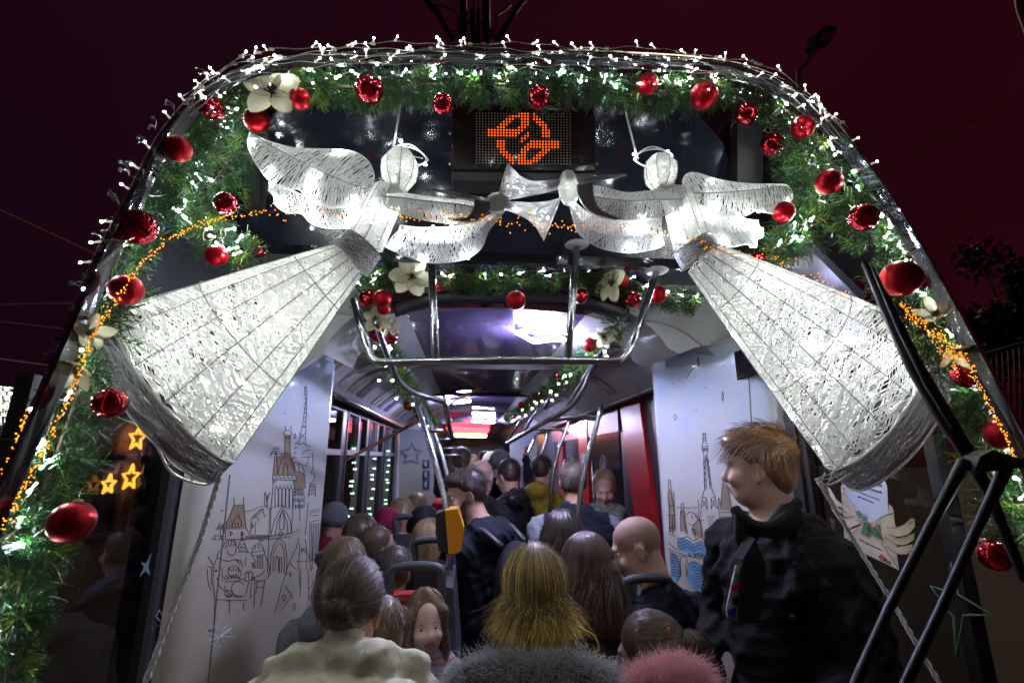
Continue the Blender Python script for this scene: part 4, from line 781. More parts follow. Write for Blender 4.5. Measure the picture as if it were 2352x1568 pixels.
gl = {}
for key, label, n, off, sp in (('top', 'white fairy lights threaded through the top garland', 34, .05, .04), ('left', 'white fairy lights threaded through the pillar garland past the window with amber star reflections', 40, .045, .045), ('leftin', 'white fairy lights in the branch behind the larger wing', 28, .07, .05),
                       ('right', 'white fairy lights threaded through the pillar garland behind the wiper', 36, .045, .045), ('rightin', 'white fairy lights in the branch behind the smaller wing', 16, .07, .05), ('mid', 'white fairy lights across the saloon entrance garland', 22, .06, .04)):
    o = thing('fairy_light_string', label, 'fairy lights', GL[key][1][2]); gl[key] = o
    q = resample(GL[key][1], n * 5) + np.array([0, -off, 0]); q = q + np.random.default_rng(len(key) + n).normal(size=q.shape) * [sp * .45, .012, sp * .45]
    ws = smooth(q, n * 5, 3); mb = MB(); mb.tube(ws[inside(ws)], .0011, 4); mb.build('wire', M_WIRE, o)
    kp = inside(ws)
    for j in range(n):
        i = min(j * 5 + rg.randint(0, 4), n * 5 - 1)
        if kp[i]: place(BM2 if key != 'mid' else BM2, 'bulb', o, ws[i], quat_to([rg.uniform(-1, 1), rg.uniform(-.7, .3), rg.uniform(-1, 1)]), rg.uniform(.85, 1.15))
for key, side in (('cl', 'windows'), ('cr', 'doors')):
    o = thing('fairy_light_string', 'fairy lights along the ceiling garland over the ' + side, 'fairy lights', GL[key][1][2]); q = resample(GL[key][1], 60) + np.random.default_rng(3).normal(size=(60, 3)) * .03 + [0, -.02, -.05]
    mb = MB(); mb.tube(q, .0015, 4); mb.build('wire', M_WIRE, o)
    for j in range(26): place(BM3, 'bulb', o, q[j * 2 + 4], quat_to([rg.uniform(-1, 1), -1, rg.uniform(-1, 1)]))
# white connector plug
o = thing('cable_connector', 'white plug connector of the lights hanging in the corner garland', 'connector', P(1852, 375, 1.24))
mb = MB(); mb.tube(pl([(1848, 335), (1850, 350)], 1.24), .006, 8); mb.tube(pl([(1850, 350), (1856, 372)], 1.24), .009, 8); mb.build('plug', mat('white_plastic', (.7, .7, .68), .4, noise=.1), o)
mb = MB(); mb.tube(catmull(pl([(1846, 318), (1847, 330), (1848, 336)], 1.24), 8), .0025, 6); mb.tube(catmull(pl([(1845, 362), (1870, 352), (1890, 345), (1905, 352)], 1.24), 10), .003, 6); mb.build('cable', M_WIRE, o)

# glowing dots standing in for amber reflections in the windscreen, wire added
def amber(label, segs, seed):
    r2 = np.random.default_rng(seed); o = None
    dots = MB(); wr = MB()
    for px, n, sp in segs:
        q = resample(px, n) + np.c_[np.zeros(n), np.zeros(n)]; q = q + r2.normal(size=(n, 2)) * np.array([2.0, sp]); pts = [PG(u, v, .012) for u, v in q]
        if o is None: o = thing('amber_reflection', label, 'fairy lights', pts[0])
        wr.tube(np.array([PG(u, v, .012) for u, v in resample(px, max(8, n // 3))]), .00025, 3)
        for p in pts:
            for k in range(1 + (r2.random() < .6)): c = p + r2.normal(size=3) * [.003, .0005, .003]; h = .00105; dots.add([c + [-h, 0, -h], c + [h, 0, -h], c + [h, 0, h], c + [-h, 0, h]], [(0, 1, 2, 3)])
    dots.build('reflection_dots', M_AMBER, o, shade=False, kind='stuff'); wr.build('wire', mat('added_link_wire', (.2, .12, .06), .4, .8), o)  # the wire linking the reflection dots is added
amber('tiny amber reflections scattered across the glass in front of the angels, as glowing dots', [([(540, 492), (640, 486), (760, 490), (900, 495), (1060, 505), (1150, 506), (1270, 520), (1330, 520), (1500, 525), (1620, 560), (1700, 590), (1800, 600), (1880, 640), (1970, 695)], 210, 9)], 1)
amber('tiny amber reflections, as glowing dots, winding down the pillar over the glossy bauble and silver hem', [([(535, 492), (470, 510), (400, 540), (340, 590), (300, 640), (265, 690), (232, 740), (205, 790)], 90, 4), ([(203, 795), (185, 850), (160, 910), (130, 975), (100, 1040), (60, 1110), (25, 1180), (-10, 1230)], 90, 4)], 2)
amber('dense band of tiny amber reflections, as glowing dots, curving down beside the wiper', [([(2068, 700), (2110, 740), (2160, 775), (2200, 810), (2235, 850)], 130, 9), ([(2230, 850), (2260, 910), (2300, 980), (2330, 1050)], 70, 3), ([(2150, 790), (2190, 830), (2200, 860)], 30, 9)], 3)
amber('streaks of amber, red and green reflection, as glowing dots, low along the outer pillar edge', [([(60, 950), (40, 1010), (20, 1070), (5, 1130)], 60, 5)], 4)
# crystal bead sprays on the outer rim
M_BEAD = mat('crystal_bead', (.9, .9, .95), .05, trans=.8)
for k, (u, v) in enumerate([(470, 168), (388, 248), (322, 325), (285, 395), (262, 465), (240, 525), (232, 560), (300, 380), (345, 290), (178, 648)]):
    p = PYZ(u + 12, v + 8, .99, .12); o = thing('bead_spray', 'curly wire spray with clear crystal beads on the rounded tram edge', 'bead spray', p, 'crystal bead sprays on the rim')
    for j in range(3):
        d = np.array([-rg.uniform(.2, 1), rg.uniform(-.4, .1), rg.uniform(-.1, 1)]) * .03; e = p + d; mb = MB(); mb.tube(catmull([p, p + d * .5 + [.004, 0, .006], e], 6), .0006, 3); mb.build('wire', M_CAP, o); mb = MB(); mb.sphere(e, rg.uniform(.003, .0055), 8, 6); mb.build('bead', M_BEAD, o)

# ================================================================== woven angels
def rib_at(rib, t):
    rib = np.asarray(rib); n = len(rib) - 1; x = np.clip(t, 0, 1) * n; i = np.clip(x.astype(int), 0, n - 1); f = (x - i)[:, None]; return rib[i] * (1 - f) + rib[i + 1] * f
def weave(mb, ribs, n, jit, r, closed=False, skew=.02, seed=0, sub=1, layers=2, grow=0.0, thin=None):
    """strings stretched between neighbouring ribs, two layers crossing at a small angle"""
    rg_ = np.random.default_rng(seed); ribs = [resample(q, 60) for q in ribs]; m = len(ribs); cen_ = np.mean(np.stack(ribs), 0)
    for ly in range(layers):
        sg = 1 if ly % 2 == 0 else -1; t = np.linspace(0, 1, n); off = rg_.normal(size=n) * jit * (1 + grow * t)
        for i in range(m if closed else m - 1):
            nx = rg_.normal(size=n) * jit * (1 + grow * t)
            if thin and thin(i): continue
            A = rib_at(ribs[i], t + off - sg * skew / 2 * (i % 2 * 2 - 1)); B = rib_at(ribs[(i + 1) % m], t + nx + sg * skew / 2 * (i % 2 * 2 - 1)); nr_ = (A + B) / 2 - rib_at(cen_, t) if closed else np.broadcast_to([0.0, 1.0, 0.05], A.shape); nr_ = nr_ + rg_.normal(size=A.shape) * .05 * np.linalg.norm(nr_, axis=1).mean(); mb.ribbons(A, B, np.full(n, r * 2.1), nr_); off = nx
    return mb
def ring_ribs(A, B, ra, rb, nr, flat=1.0, flatB=None, prof=None, npt=24):
    A, B = np.asarray(A), np.asarray(B); ax = unit(B - A); e2 = np.array([0, -1.0, 0]); e2 = unit(e2 - ax * np.dot(e2, ax)); e1 = np.cross(ax, e2); flatB = flat if flatB is None else flatB; ribs = []
    for k in range(nr):
        a = 2 * math.pi * (k + .25) / nr; q = []
        for i in range(npt):
            t = i / (npt - 1); rr_ = (ra + (rb - ra) * t) if prof is None else ra * np.interp(t, np.linspace(0, 1, len(prof)), prof); fl = flat + (flatB - flat) * t
            q.append(A + (B - A) * t + rr_ * (math.cos(a) * e1 + fl * math.sin(a) * e2))
        ribs.append(np.array(q))
    return ribs
def ringpts(A, ax, r, n, flat):
    ax = unit(ax); e2 = np.array([0, -1.0, 0]); e2 = unit(e2 - ax * np.dot(e2, ax)); e1 = np.cross(ax, e2); return np.array([A + r * (math.cos(a) * e1 + flat * math.sin(a) * e2) for a in np.linspace(0, 2 * math.pi, n + 1)[:-1]])
LEDS = MB(); LEDS.sphere((0, 0, 0), .003, 8, 6); LEDMESH = LEDS.mesh('bulb', [emat('angel_led', (.93, .98, 1.0), 700.0)])
LEDI = MB(); LEDI.sphere((0, 0, 0), .0024, 8, 6); LEDIM = LEDI.mesh('bulb', [M_LEDIN])
def leaf(o, name, top, mid, bot, yt, ym, yb, n, seed, r=.0009, jit=.006, skew=.03, mats=M_STRING, edge=M_FRAMEL, layers=2, spine=True):
    T = catmull(pl(top, yt), 50); B_ = catmull(pl(bot, yb), 50); ribs = [T, B_]
    if mid is not None: Mm = catmull(pl(mid, ym), 50); ribs = [T, Mm, B_]
    mb = MB(); weave(mb, ribs, n, jit, r, False, skew, seed, layers=layers); p = mb.build(name, mats, o, kind='stuff')
    mb = MB(); mb.tube(T, .0021, 5); mb.tube(B_, .0021, 5); mb.build('edge_wire', edge, p)
    if mid is not None and spine: mb = MB(); mb.tube(Mm, .002, 5); mb.build('spine_wire', M_FRAMEW, p)
    return p
def angel(label, cfg):
    sk0, sk1 = P(*cfg['skirt0']), P(*cfg['skirt1']); sc = S(*cfg['skirt1']); o = thing('angel_figure', label, 'angel', sk1, 'woven trumpet angels')
    r0, r1 = cfg['r0'] * S(*cfg['skirt0']), cfg['r1'] * sc
    nr = 14; ribs = ring_ribs(sk0, sk1, r0, r1, nr, .8, .50)
    mb = MB(); weave(mb, ribs, 150, .0058, .0012, True, .05, cfg['seed'], grow=.5, thin=lambda i: math.sin(2 * math.pi * (i + .75) / nr) < -.5); weave(mb, ribs, 46, .01, .0013, True, .05, cfg['seed'] + 9, thin=lambda i: math.sin(2 * math.pi * (i + .75) / nr) >= -.5); p = mb.build('skirt', M_STRING, o, kind='stuff')
    for q in ribs: mb = MB(); mb.tube(q, .0016, 5); mb.build('rib_wire', M_FRAMEW, p)
    ax = sk1 - sk0; L_ = np.linalg.norm(ax)
    for t in (.2, .62): c = sk0 + ax * t; mb = MB(); mb.tube(ringpts(c, ax, (r0 + (r1 - r0) * t), nr * 2, .8 - .3 * t), .0016, 4, closed=True); mb.build('hoop_wire', M_FRAMEW, p)
    # silver hem
    h1 = sk1 + ax * cfg['hem']; ribs = ring_ribs(sk1, h1, r1 * 1.005, r1 * 1.03, 22, .50, .50, npt=6)
    mb = MB(); weave(mb, ribs, 16, .03, .0014, True, .18, 5, layers=3); hb = mb.build('hem_band', M_SILVD, o, kind='stuff')
    rib2 = ring_ribs(sk1, h1, r1 * 1.012, r1 * 1.04, 22, .50, .50, npt=6); mb = MB(); weave(mb, rib2, 15, .05, .0008, True, .2, 15, layers=2); mb.build('hem_glitter', M_SILV, hb, kind='stuff')
    for c, rr_, fl in ((sk1, r1 * 1.0, .5), (h1, r1 * 1.04, .5)): mb = MB(); mb.tube(ringpts(c, ax, rr_, 44, fl), .003, 6, closed=True); mb.build('hem_wire', M_FRAMEL, hb)
    # open wire bow under the hem
    du = P(*cfg['bow'][0]), P(*cfg['bow'][1]), P(*cfg['bow'][2]), P(*cfg['bow'][3])
    arc = catmull([du[0], du[1], du[2], du[3]], 16); chord = np.array([du[0] * (1 - t) + du[3] * t for t in np.linspace(0, 1, 16)]); mb = MB(); mb.tube(arc, .0032, 6)
    for i in (4, 8, 11, 13): mb.tube([chord[i], arc[i]], .002, 5)
    for t in (.35, .65): mb.tube(chord * (1 - t) + arc * t, .0013, 4)
    mb.build('base_hoop', M_FRAMEL, o)
    # torso, belt, head, neck
    t0, t1 = P(*cfg['torso0']), P(*cfg['torso1']); s2 = S(*cfg['torso0'])
    ribs = ring_ribs(t0, t1, cfg['rt'][0] * s2, cfg['rt'][1] * s2, 8, .75, .85); mb = MB(); weave(mb, ribs, 52, .01, .00105, True, .05, 3); to = mb.build('torso', M_STRING, o, kind='stuff')
    for q in ribs: mb = MB(); mb.tube(q, .0014, 4); mb.build('rib_wire', M_FRAMEW, to)
    b0, b1 = t1, sk0; ribs = ring_ribs(b0, b1, cfg['rb'][0] * s2, cfg['rb'][1] * s2, 16, .9, .9, npt=6); mb = MB(); weave(mb, ribs, 15, .03, .0012, True, .15, 4, layers=3); bl = mb.build('belt', M_SILVD, o, kind='stuff'); mb = MB(); weave(mb, ring_ribs(b0, b1, cfg['rb'][0] * s2 * 1.01, cfg['rb'][1] * s2 * 1.01, 16, .9, .9, npt=6), 9, .06, .0008, True, .2, 14); mb.build('belt_glitter', M_SILV, bl, kind='stuff')
    for c, rr_ in ((b0, cfg['rb'][0] * s2), (b1, cfg['rb'][1] * s2)): mb = MB(); mb.tube(ringpts(c, b1 - b0, rr_ * 1.02, 28, .9), .0017, 5, closed=True); mb.build('belt_wire', M_FRAMEW, bl)
    h0, h1_ = P(*cfg['head0']), P(*cfg['head1']); ribs = ring_ribs(h0, h1_, cfg['rh'] * s2, 0, 8, .95, prof=[.55, .98, 1.0, .9, .5], npt=5); mb = MB(); weave(mb, ribs, 34, .012, .0011, True, .05, 6)
    A_ = np.array([q[0] for q in ribs]); mb.strands(np.repeat(A_, 6, 0), A_[(np.repeat(np.arange(8), 6) + np.tile(np.arange(2, 8), 8) - 1) % 8], np.full((48, 1), .0013))
    hd_ = mb.build('head', M_STRING, o, kind='stuff')
    for q in ribs: mb = MB(); mb.tube(q, .0014, 4); mb.build('rib_wire', M_FRAMEW, hd_)
    ribs = ring_ribs(h1_ + (t0 - h1_) * -.25, t0 + (t1 - t0) * .08, .022, .034, 6, .9, npt=6); mb = MB(); weave(mb, ribs, 34, .01, .0011, True, .03, 8); mb.build('neck', M_STRING, o, kind='stuff')
    # halo
    hc, hr, hn = cfg['halo']; c = P(*hc); mb = MB(); rr_ = hr * s2; n_ = unit(hn); a_ = unit(np.cross(n_, [0, 0, 1])); b_ = np.cross(n_, a_)
    for dr in (0, .006): mb.tube([c + (rr_ + dr) * (math.cos(x) * a_ + math.sin(x) * b_) + n_ * dr * math.sin(3 * x) for x in np.linspace(0, 2 * math.pi, 33)[:-1]], .0022, 5, closed=True)
    mb.tube([h0, c + rr_ * unit(h0 - c) * .9], .0018, 4); mb.tube([h0 + [.015, 0, -.01], c - rr_ * a_ * .8], .0016, 4); mb.build('halo', M_FRAMEL, o)
    for nm, args in cfg['leaves']: leaf(o, nm, *args)
    for nm, args in cfg['cuffs']: leaf(o, nm, *args, mats=M_SILVD, edge=M_FRAMEW)
    # hand
    a, b, w0, w1 = cfg['hand']; ribs = ring_ribs(P(*a), P(*b), w0 * s2, 0, 7, .8, prof=[.5, .9, 1, .85, .5]); mb = MB(); weave(mb, ribs, 40, .01, .0011, True, .04, 9); mb.build('hand', M_STRING, o, kind='stuff')
    place(LEDIM, 'bulb', o, (P(*a) + P(*b)) / 2)  # bulb added inside the hand to brighten it
    # trumpet
    pts = np.array(pl(cfg['trumpet'], 1.2)); rad = np.array(cfg['trad']) * s2; path = catmull(pts, 30); R_t = np.interp(np.linspace(0, 1, 30), np.linspace(0, 1, len(rad)), rad)
    rb_ = []
    tg = np.gradient(path, axis=0); tg /= np.linalg.norm(tg, axis=1)[:, None]; e2 = np.array([0, -1.0, 0])
    for k in range(12):
        an = 2 * math.pi * k / 12; q = []
        for i in range(30): v2 = unit(e2 - tg[i] * np.dot(e2, tg[i])); v1 = np.cross(tg[i], v2); q.append(path[i] + R_t[i] * (math.cos(an) * v1 + .75 * math.sin(an) * v2))
        rb_.append(np.array(q))
    mb = MB(); weave(mb, rb_, 70, .012, .0011, True, .06, 10); tr = mb.build('trumpet', M_SILV, o, kind='stuff')
    for i in (10, 16, 21, 25, 27): place(LEDIM, 'bulb', o, path[i] + [0, .004, 0])
    mb = MB(); mb.tube(np.array([q[-1] for q in rb_]), .002, 5, closed=True); mb.build('bell_rim', M_SILV, tr)
    # lights: on edges and inside the body
    for u, v, y in cfg['leds']: place(LEDMESH, 'bulb', o, P(u, v, y))
    rg_ = np.random.default_rng(cfg['seed'])
    for k in range(64):
        t = rg_.uniform(.02, .97) ** .55; r_ = (r0 + (r1 - r0) * t) * (rg_.uniform(.1, .65) if k % 6 else .95); a = rg_.uniform(0, 2 * math.pi); place(LEDIM, 'bulb', o, ringpts(sk0 + ax * t, ax, r_, 64, .8 - .3 * t)[int(a / 6.283 * 64) % 64])
    for k in range(2): t = .3 + .4 * k; place(LEDIM, 'bulb', o, t0 * (1 - t) + t1 * t + rg_.normal(size=3) * .01)
    place(LEDIM, 'bulb', o, (h0 + h1_) / 2 + [.01, .0, .01]); place(LEDIM, 'bulb', o, (h0 * .3 + h1_ * .7) + [-.012, 0, 0]); place(LEDIM, 'bulb', o, (h0 * .6 + h1_ * .4) + [-.01, .01, 0])
    return o
def LC(pts, y=None): return [(545.7 + x * .2803, 282.2 + z * .2803) for x, z in pts]
def RC(pts): return [(1260.7 + x * .26, 301 + z * .26) for x, z in pts]
YA = 1.28
L1 = dict(skirt0=(803, 596, YA), skirt1=(402, 880, YA + .02), r0=47, r1=230, hem=.115, seed=21, bow=[(355, 1010, 1.2), (395, 1085, 1.26), (470, 1112, 1.3), (510, 1092, 1.3)],
    torso0=(897, 436, YA), torso1=(837, 561, YA), rt=(38, 42), rb=(46, 52), head0=(920, 349, YA), head1=(915, 436, YA), rh=42, halo=((940, 357, YA + .02), 40, (.25, -.9, .5)),
    leaves=[('upper_wing', (LC([(100, 80), (250, 150), (450, 205), (620, 215), (880, 225), (1000, 260), (1080, 330), (1115, 420), (1110, 500), (1080, 560)]), LC([(110, 85), (350, 230), (600, 360), (850, 470), (1090, 560)]), LC([(100, 80), (85, 180), (150, 330), (260, 470), (380, 540), (500, 545), (560, 610), (650, 670), (800, 695), (930, 680), (1020, 630), (1080, 560)]), 1.34, 1.30, 1.34, 135, 31, .0010, .008)),
            ('lower_wing', (LC([(255, 490), (400, 530), (550, 600), (800, 680), (1060, 600)]), LC([(252, 530), (400, 640), (600, 730), (850, 780), (1050, 625)]), LC([(250, 550), (300, 610), (310, 670), (400, 735), (520, 745), (600, 820), (720, 860), (850, 865), (960, 840), (1040, 650)]), 1.38, 1.37, 1.38, 85, 32, .0010, .01, .06, M_STRING, M_FRAMEL, 2, False)),
            ('front_arm', (LC([(1160, 630), (1180, 585), (1300, 565), (1450, 590), (1690, 620), (1950, 635), (2070, 650)]), LC([(1170, 600), (1350, 615), (1500, 635), (1800, 665), (1960, 690), (2065, 660)]), LC([(1160, 630), (1180, 670), (1300, 725), (1450, 775), (1650, 815), (1850, 830), (1950, 810), (2040, 740), (2070, 650)]), 1.27, 1.22, 1.25, 105, 33, .0010, .007, .04)),
            ('back_arm', (LC([(1330, 840), (1500, 858), (1750, 852), (1950, 820), (2060, 760), (2180, 690)]), LC([(1270, 930), (1500, 990), (1750, 985), (1930, 920), (2060, 800), (2185, 700)]), LC([(1200, 1010), (1260, 1040), (1400, 1100), (1560, 1145), (1750, 1140), (1900, 1100), (2000, 1020), (2060, 880), (2190, 720)]), 1.31, 1.27, 1.29, 100, 34, .0010, .008, .06, M_STRING, M_FRAMEL, 2, False))],
    cuffs=[('cuff', (LC([(1942, 632), (1935, 700), (1880, 770), (1720, 785)]), None, LC([(2070, 650), (2050, 740), (1950, 805), (1740, 800)]), 1.215, 1.215, 1.215, 90, 35, .0012, .01, .03))],
    hand=(LC([(2050, 690)])[0] + (1.25,), LC([(2205, 620)])[0] + (1.25,), 26, 8),
    trumpet=[(991, 435, 1.22), (1050, 448, 1.23), (1130, 466, 1.25), (1200, 480, 1.25), (1240, 492, 1.25), (1268, 503, 1.25)], trad=[2.5, 5, 8, 11, 20, 34, 54],
    leds=[(580, 330, 1.33), (613, 402, 1.33), (641, 460, 1.36), (708, 458, 1.33), (806, 472, 1.33), (784, 347, 1.33), (716, 524, 1.36), (810, 512, 1.37), (921, 324, 1.28), (977, 378, 1.3), (995, 521, 1.27), (1037, 517, 1.26), (1075, 592, 1.28), (1160, 478, 1.26), (972, 602, 1.3), (905, 565, 1.3), (885, 480, 1.28), (712, 417, 1.31)])
R1 = dict(skirt0=(1611, 592, YA), skirt1=(2012, 906, YA + .02), r0=46, r1=212, hem=.12, seed=22, bow=[(2050, 985, 1.22), (1985, 1062, 1.25), (1910, 1112, 1.29), (1872, 1100, 1.3)],
    torso0=(1552, 440, YA), torso1=(1588, 560, YA), rt=(36, 42), rb=(46, 50), head0=(1516, 362, YA), head1=(1519, 436, YA), rh=38, halo=((1500, 362, YA + .02), 40, (-.25, -.9, .5)),
    leaves=[('upper_wing', (RC([(1190, 500), (1185, 430), (1230, 375), (1320, 375), (1500, 430), (1750, 465), (2000, 470), (2100, 480), (2150, 545)]), RC([(1220, 550), (1500, 545), (1800, 520), (2080, 490), (2150, 548)]), RC([(1190, 500), (1250, 590), (1400, 680), (1550, 735), (1680, 755), (1760, 740), (1830, 700), (1900, 715), (2000, 730), (2060, 710), (2090, 650), (2150, 600), (2150, 550)]), 1.34, 1.30, 1.33, 125, 41, .0010, .008)),
            ('lower_wing', (RC([(1290, 640), (1400, 690), (1550, 740), (1760, 780), (1850, 790)]), RC([(1310, 740), (1500, 860), (1700, 900), (1870, 850)]), RC([(1340, 870), (1500, 1010), (1620, 1025), (1750, 1000), (1830, 1030), (1840, 960), (1890, 930), (1890, 850)]), 1.37, 1.36, 1.37, 90, 42, .0010, .008, .04, M_STRING, M_FRAMEL, 2, False)),
            ('front_arm', (RC([(1190, 620), (1150, 550), (1080, 525), (900, 530), (680, 545), (480, 495), (390, 490), (250, 475)]), RC([(1180, 600), (900, 610), (680, 615), (390, 575), (260, 500)]), RC([(1190, 620), (1170, 680), (1000, 750), (800, 785), (600, 785), (450, 755), (350, 700), (280, 610), (250, 475)]), 1.26, 1.22, 1.25, 105, 43, .0010, .007, .04)),
            ('back_arm', (RC([(200, 600), (300, 690), (450, 770), (650, 800), (850, 790), (1000, 770)]), RC([(190, 640), (290, 790), (450, 900), (700, 930), (1000, 880)]), RC([(180, 650), (210, 760), (250, 880), (340, 970), (480, 1040), (700, 1075), (900, 1050), (1020, 1000)]), 1.30, 1.27, 1.29, 100, 44, .0010, .008, .06, M_STRING, M_FRAMEL, 2, False))],
    cuffs=[('cuff', (RC([(390, 475), (395, 570), (450, 690), (610, 770)]), None, RC([(250, 475), (270, 580), (370, 710), (590, 785)]), 1.215, 1.215, 1.215, 90, 45, .0012, .01, .03))],
    hand=(RC([(180, 640)])[0] + (1.25,), RC([(170, 370)])[0] + (1.25,), 26, 8),
    trumpet=[(1439, 402, 1.22), (1380, 409, 1.23), (1300, 420, 1.25), (1230, 432, 1.25), (1190, 430, 1.25), (1156, 421, 1.25)], trad=[2, 5, 9, 13, 17, 28, 44],
    leds=[(1456, 354, 1.28), (1534, 348, 1.3), (1637, 475, 1.33), (1742, 486, 1.33), (1807, 464, 1.33), (1700, 492, 1.36), (1750, 540, 1.36), (1660, 560, 1.36), (1478, 510, 1.25), (1515, 563, 1.28), (1450, 576, 1.28), (1318, 470, 1.26), (1560, 500, 1.27), (1725, 566, 1.37), (1636, 420, 1.33)])
angel('white woven angel with broad curved wing, its trumpet bell passing under the other trumpet', L1)
angel('white woven angel with scalloped narrow wing, skirt partly behind the wiper', R1)
# suspension cords and stay ropes
M_ROPE = mat('clear_twisted_rope', (.5, .5, .5), .35, noise=.3, nscale=300)
def rope(pts, r, label):
    q = np.array(pts); o = thing('cord', label, 'cord', q[-1]); f = resample(q, 60)
    for k in range(2): mb = MB(); mb.tube([f[i] + r * .55 * np.array([math.cos(i * 1.3 + k * math.pi), 0, math.sin(i * 1.3 + k * math.pi)]) for i in range(60)], r * .7, 5); mb.build('strand', M_ROPE, o)
rope(pl([(932, 195), (925, 215), (905, 330), (900, 350)], 1.28), .003, 'thin clear cord holding the angel beside the display on the magnolia side')
rope(pl([(1432, 220), (1440, 270), (1458, 340), (1466, 365)], 1.28), .003, 'thin clear cord holding the angel whose skirt is behind the wiper')
rope(pl([(508, 1085, 1.28), (460, 1240, 1.24), (400, 1390, 1.2), (330, 1580, 1.15), (300, 1650, 1.12)], 1.2), .0065, 'white twisted rope stretched down from the hem across the printed family drawing')
rope(pl([(1880, 1105, 1.28), (1980, 1270, 1.22), (2060, 1400, 1.17), (2165, 1580, 1.1), (2200, 1640, 1.08)], 1.2), .0058, 'white twisted rope stretched down from the hem behind the wiper arms')

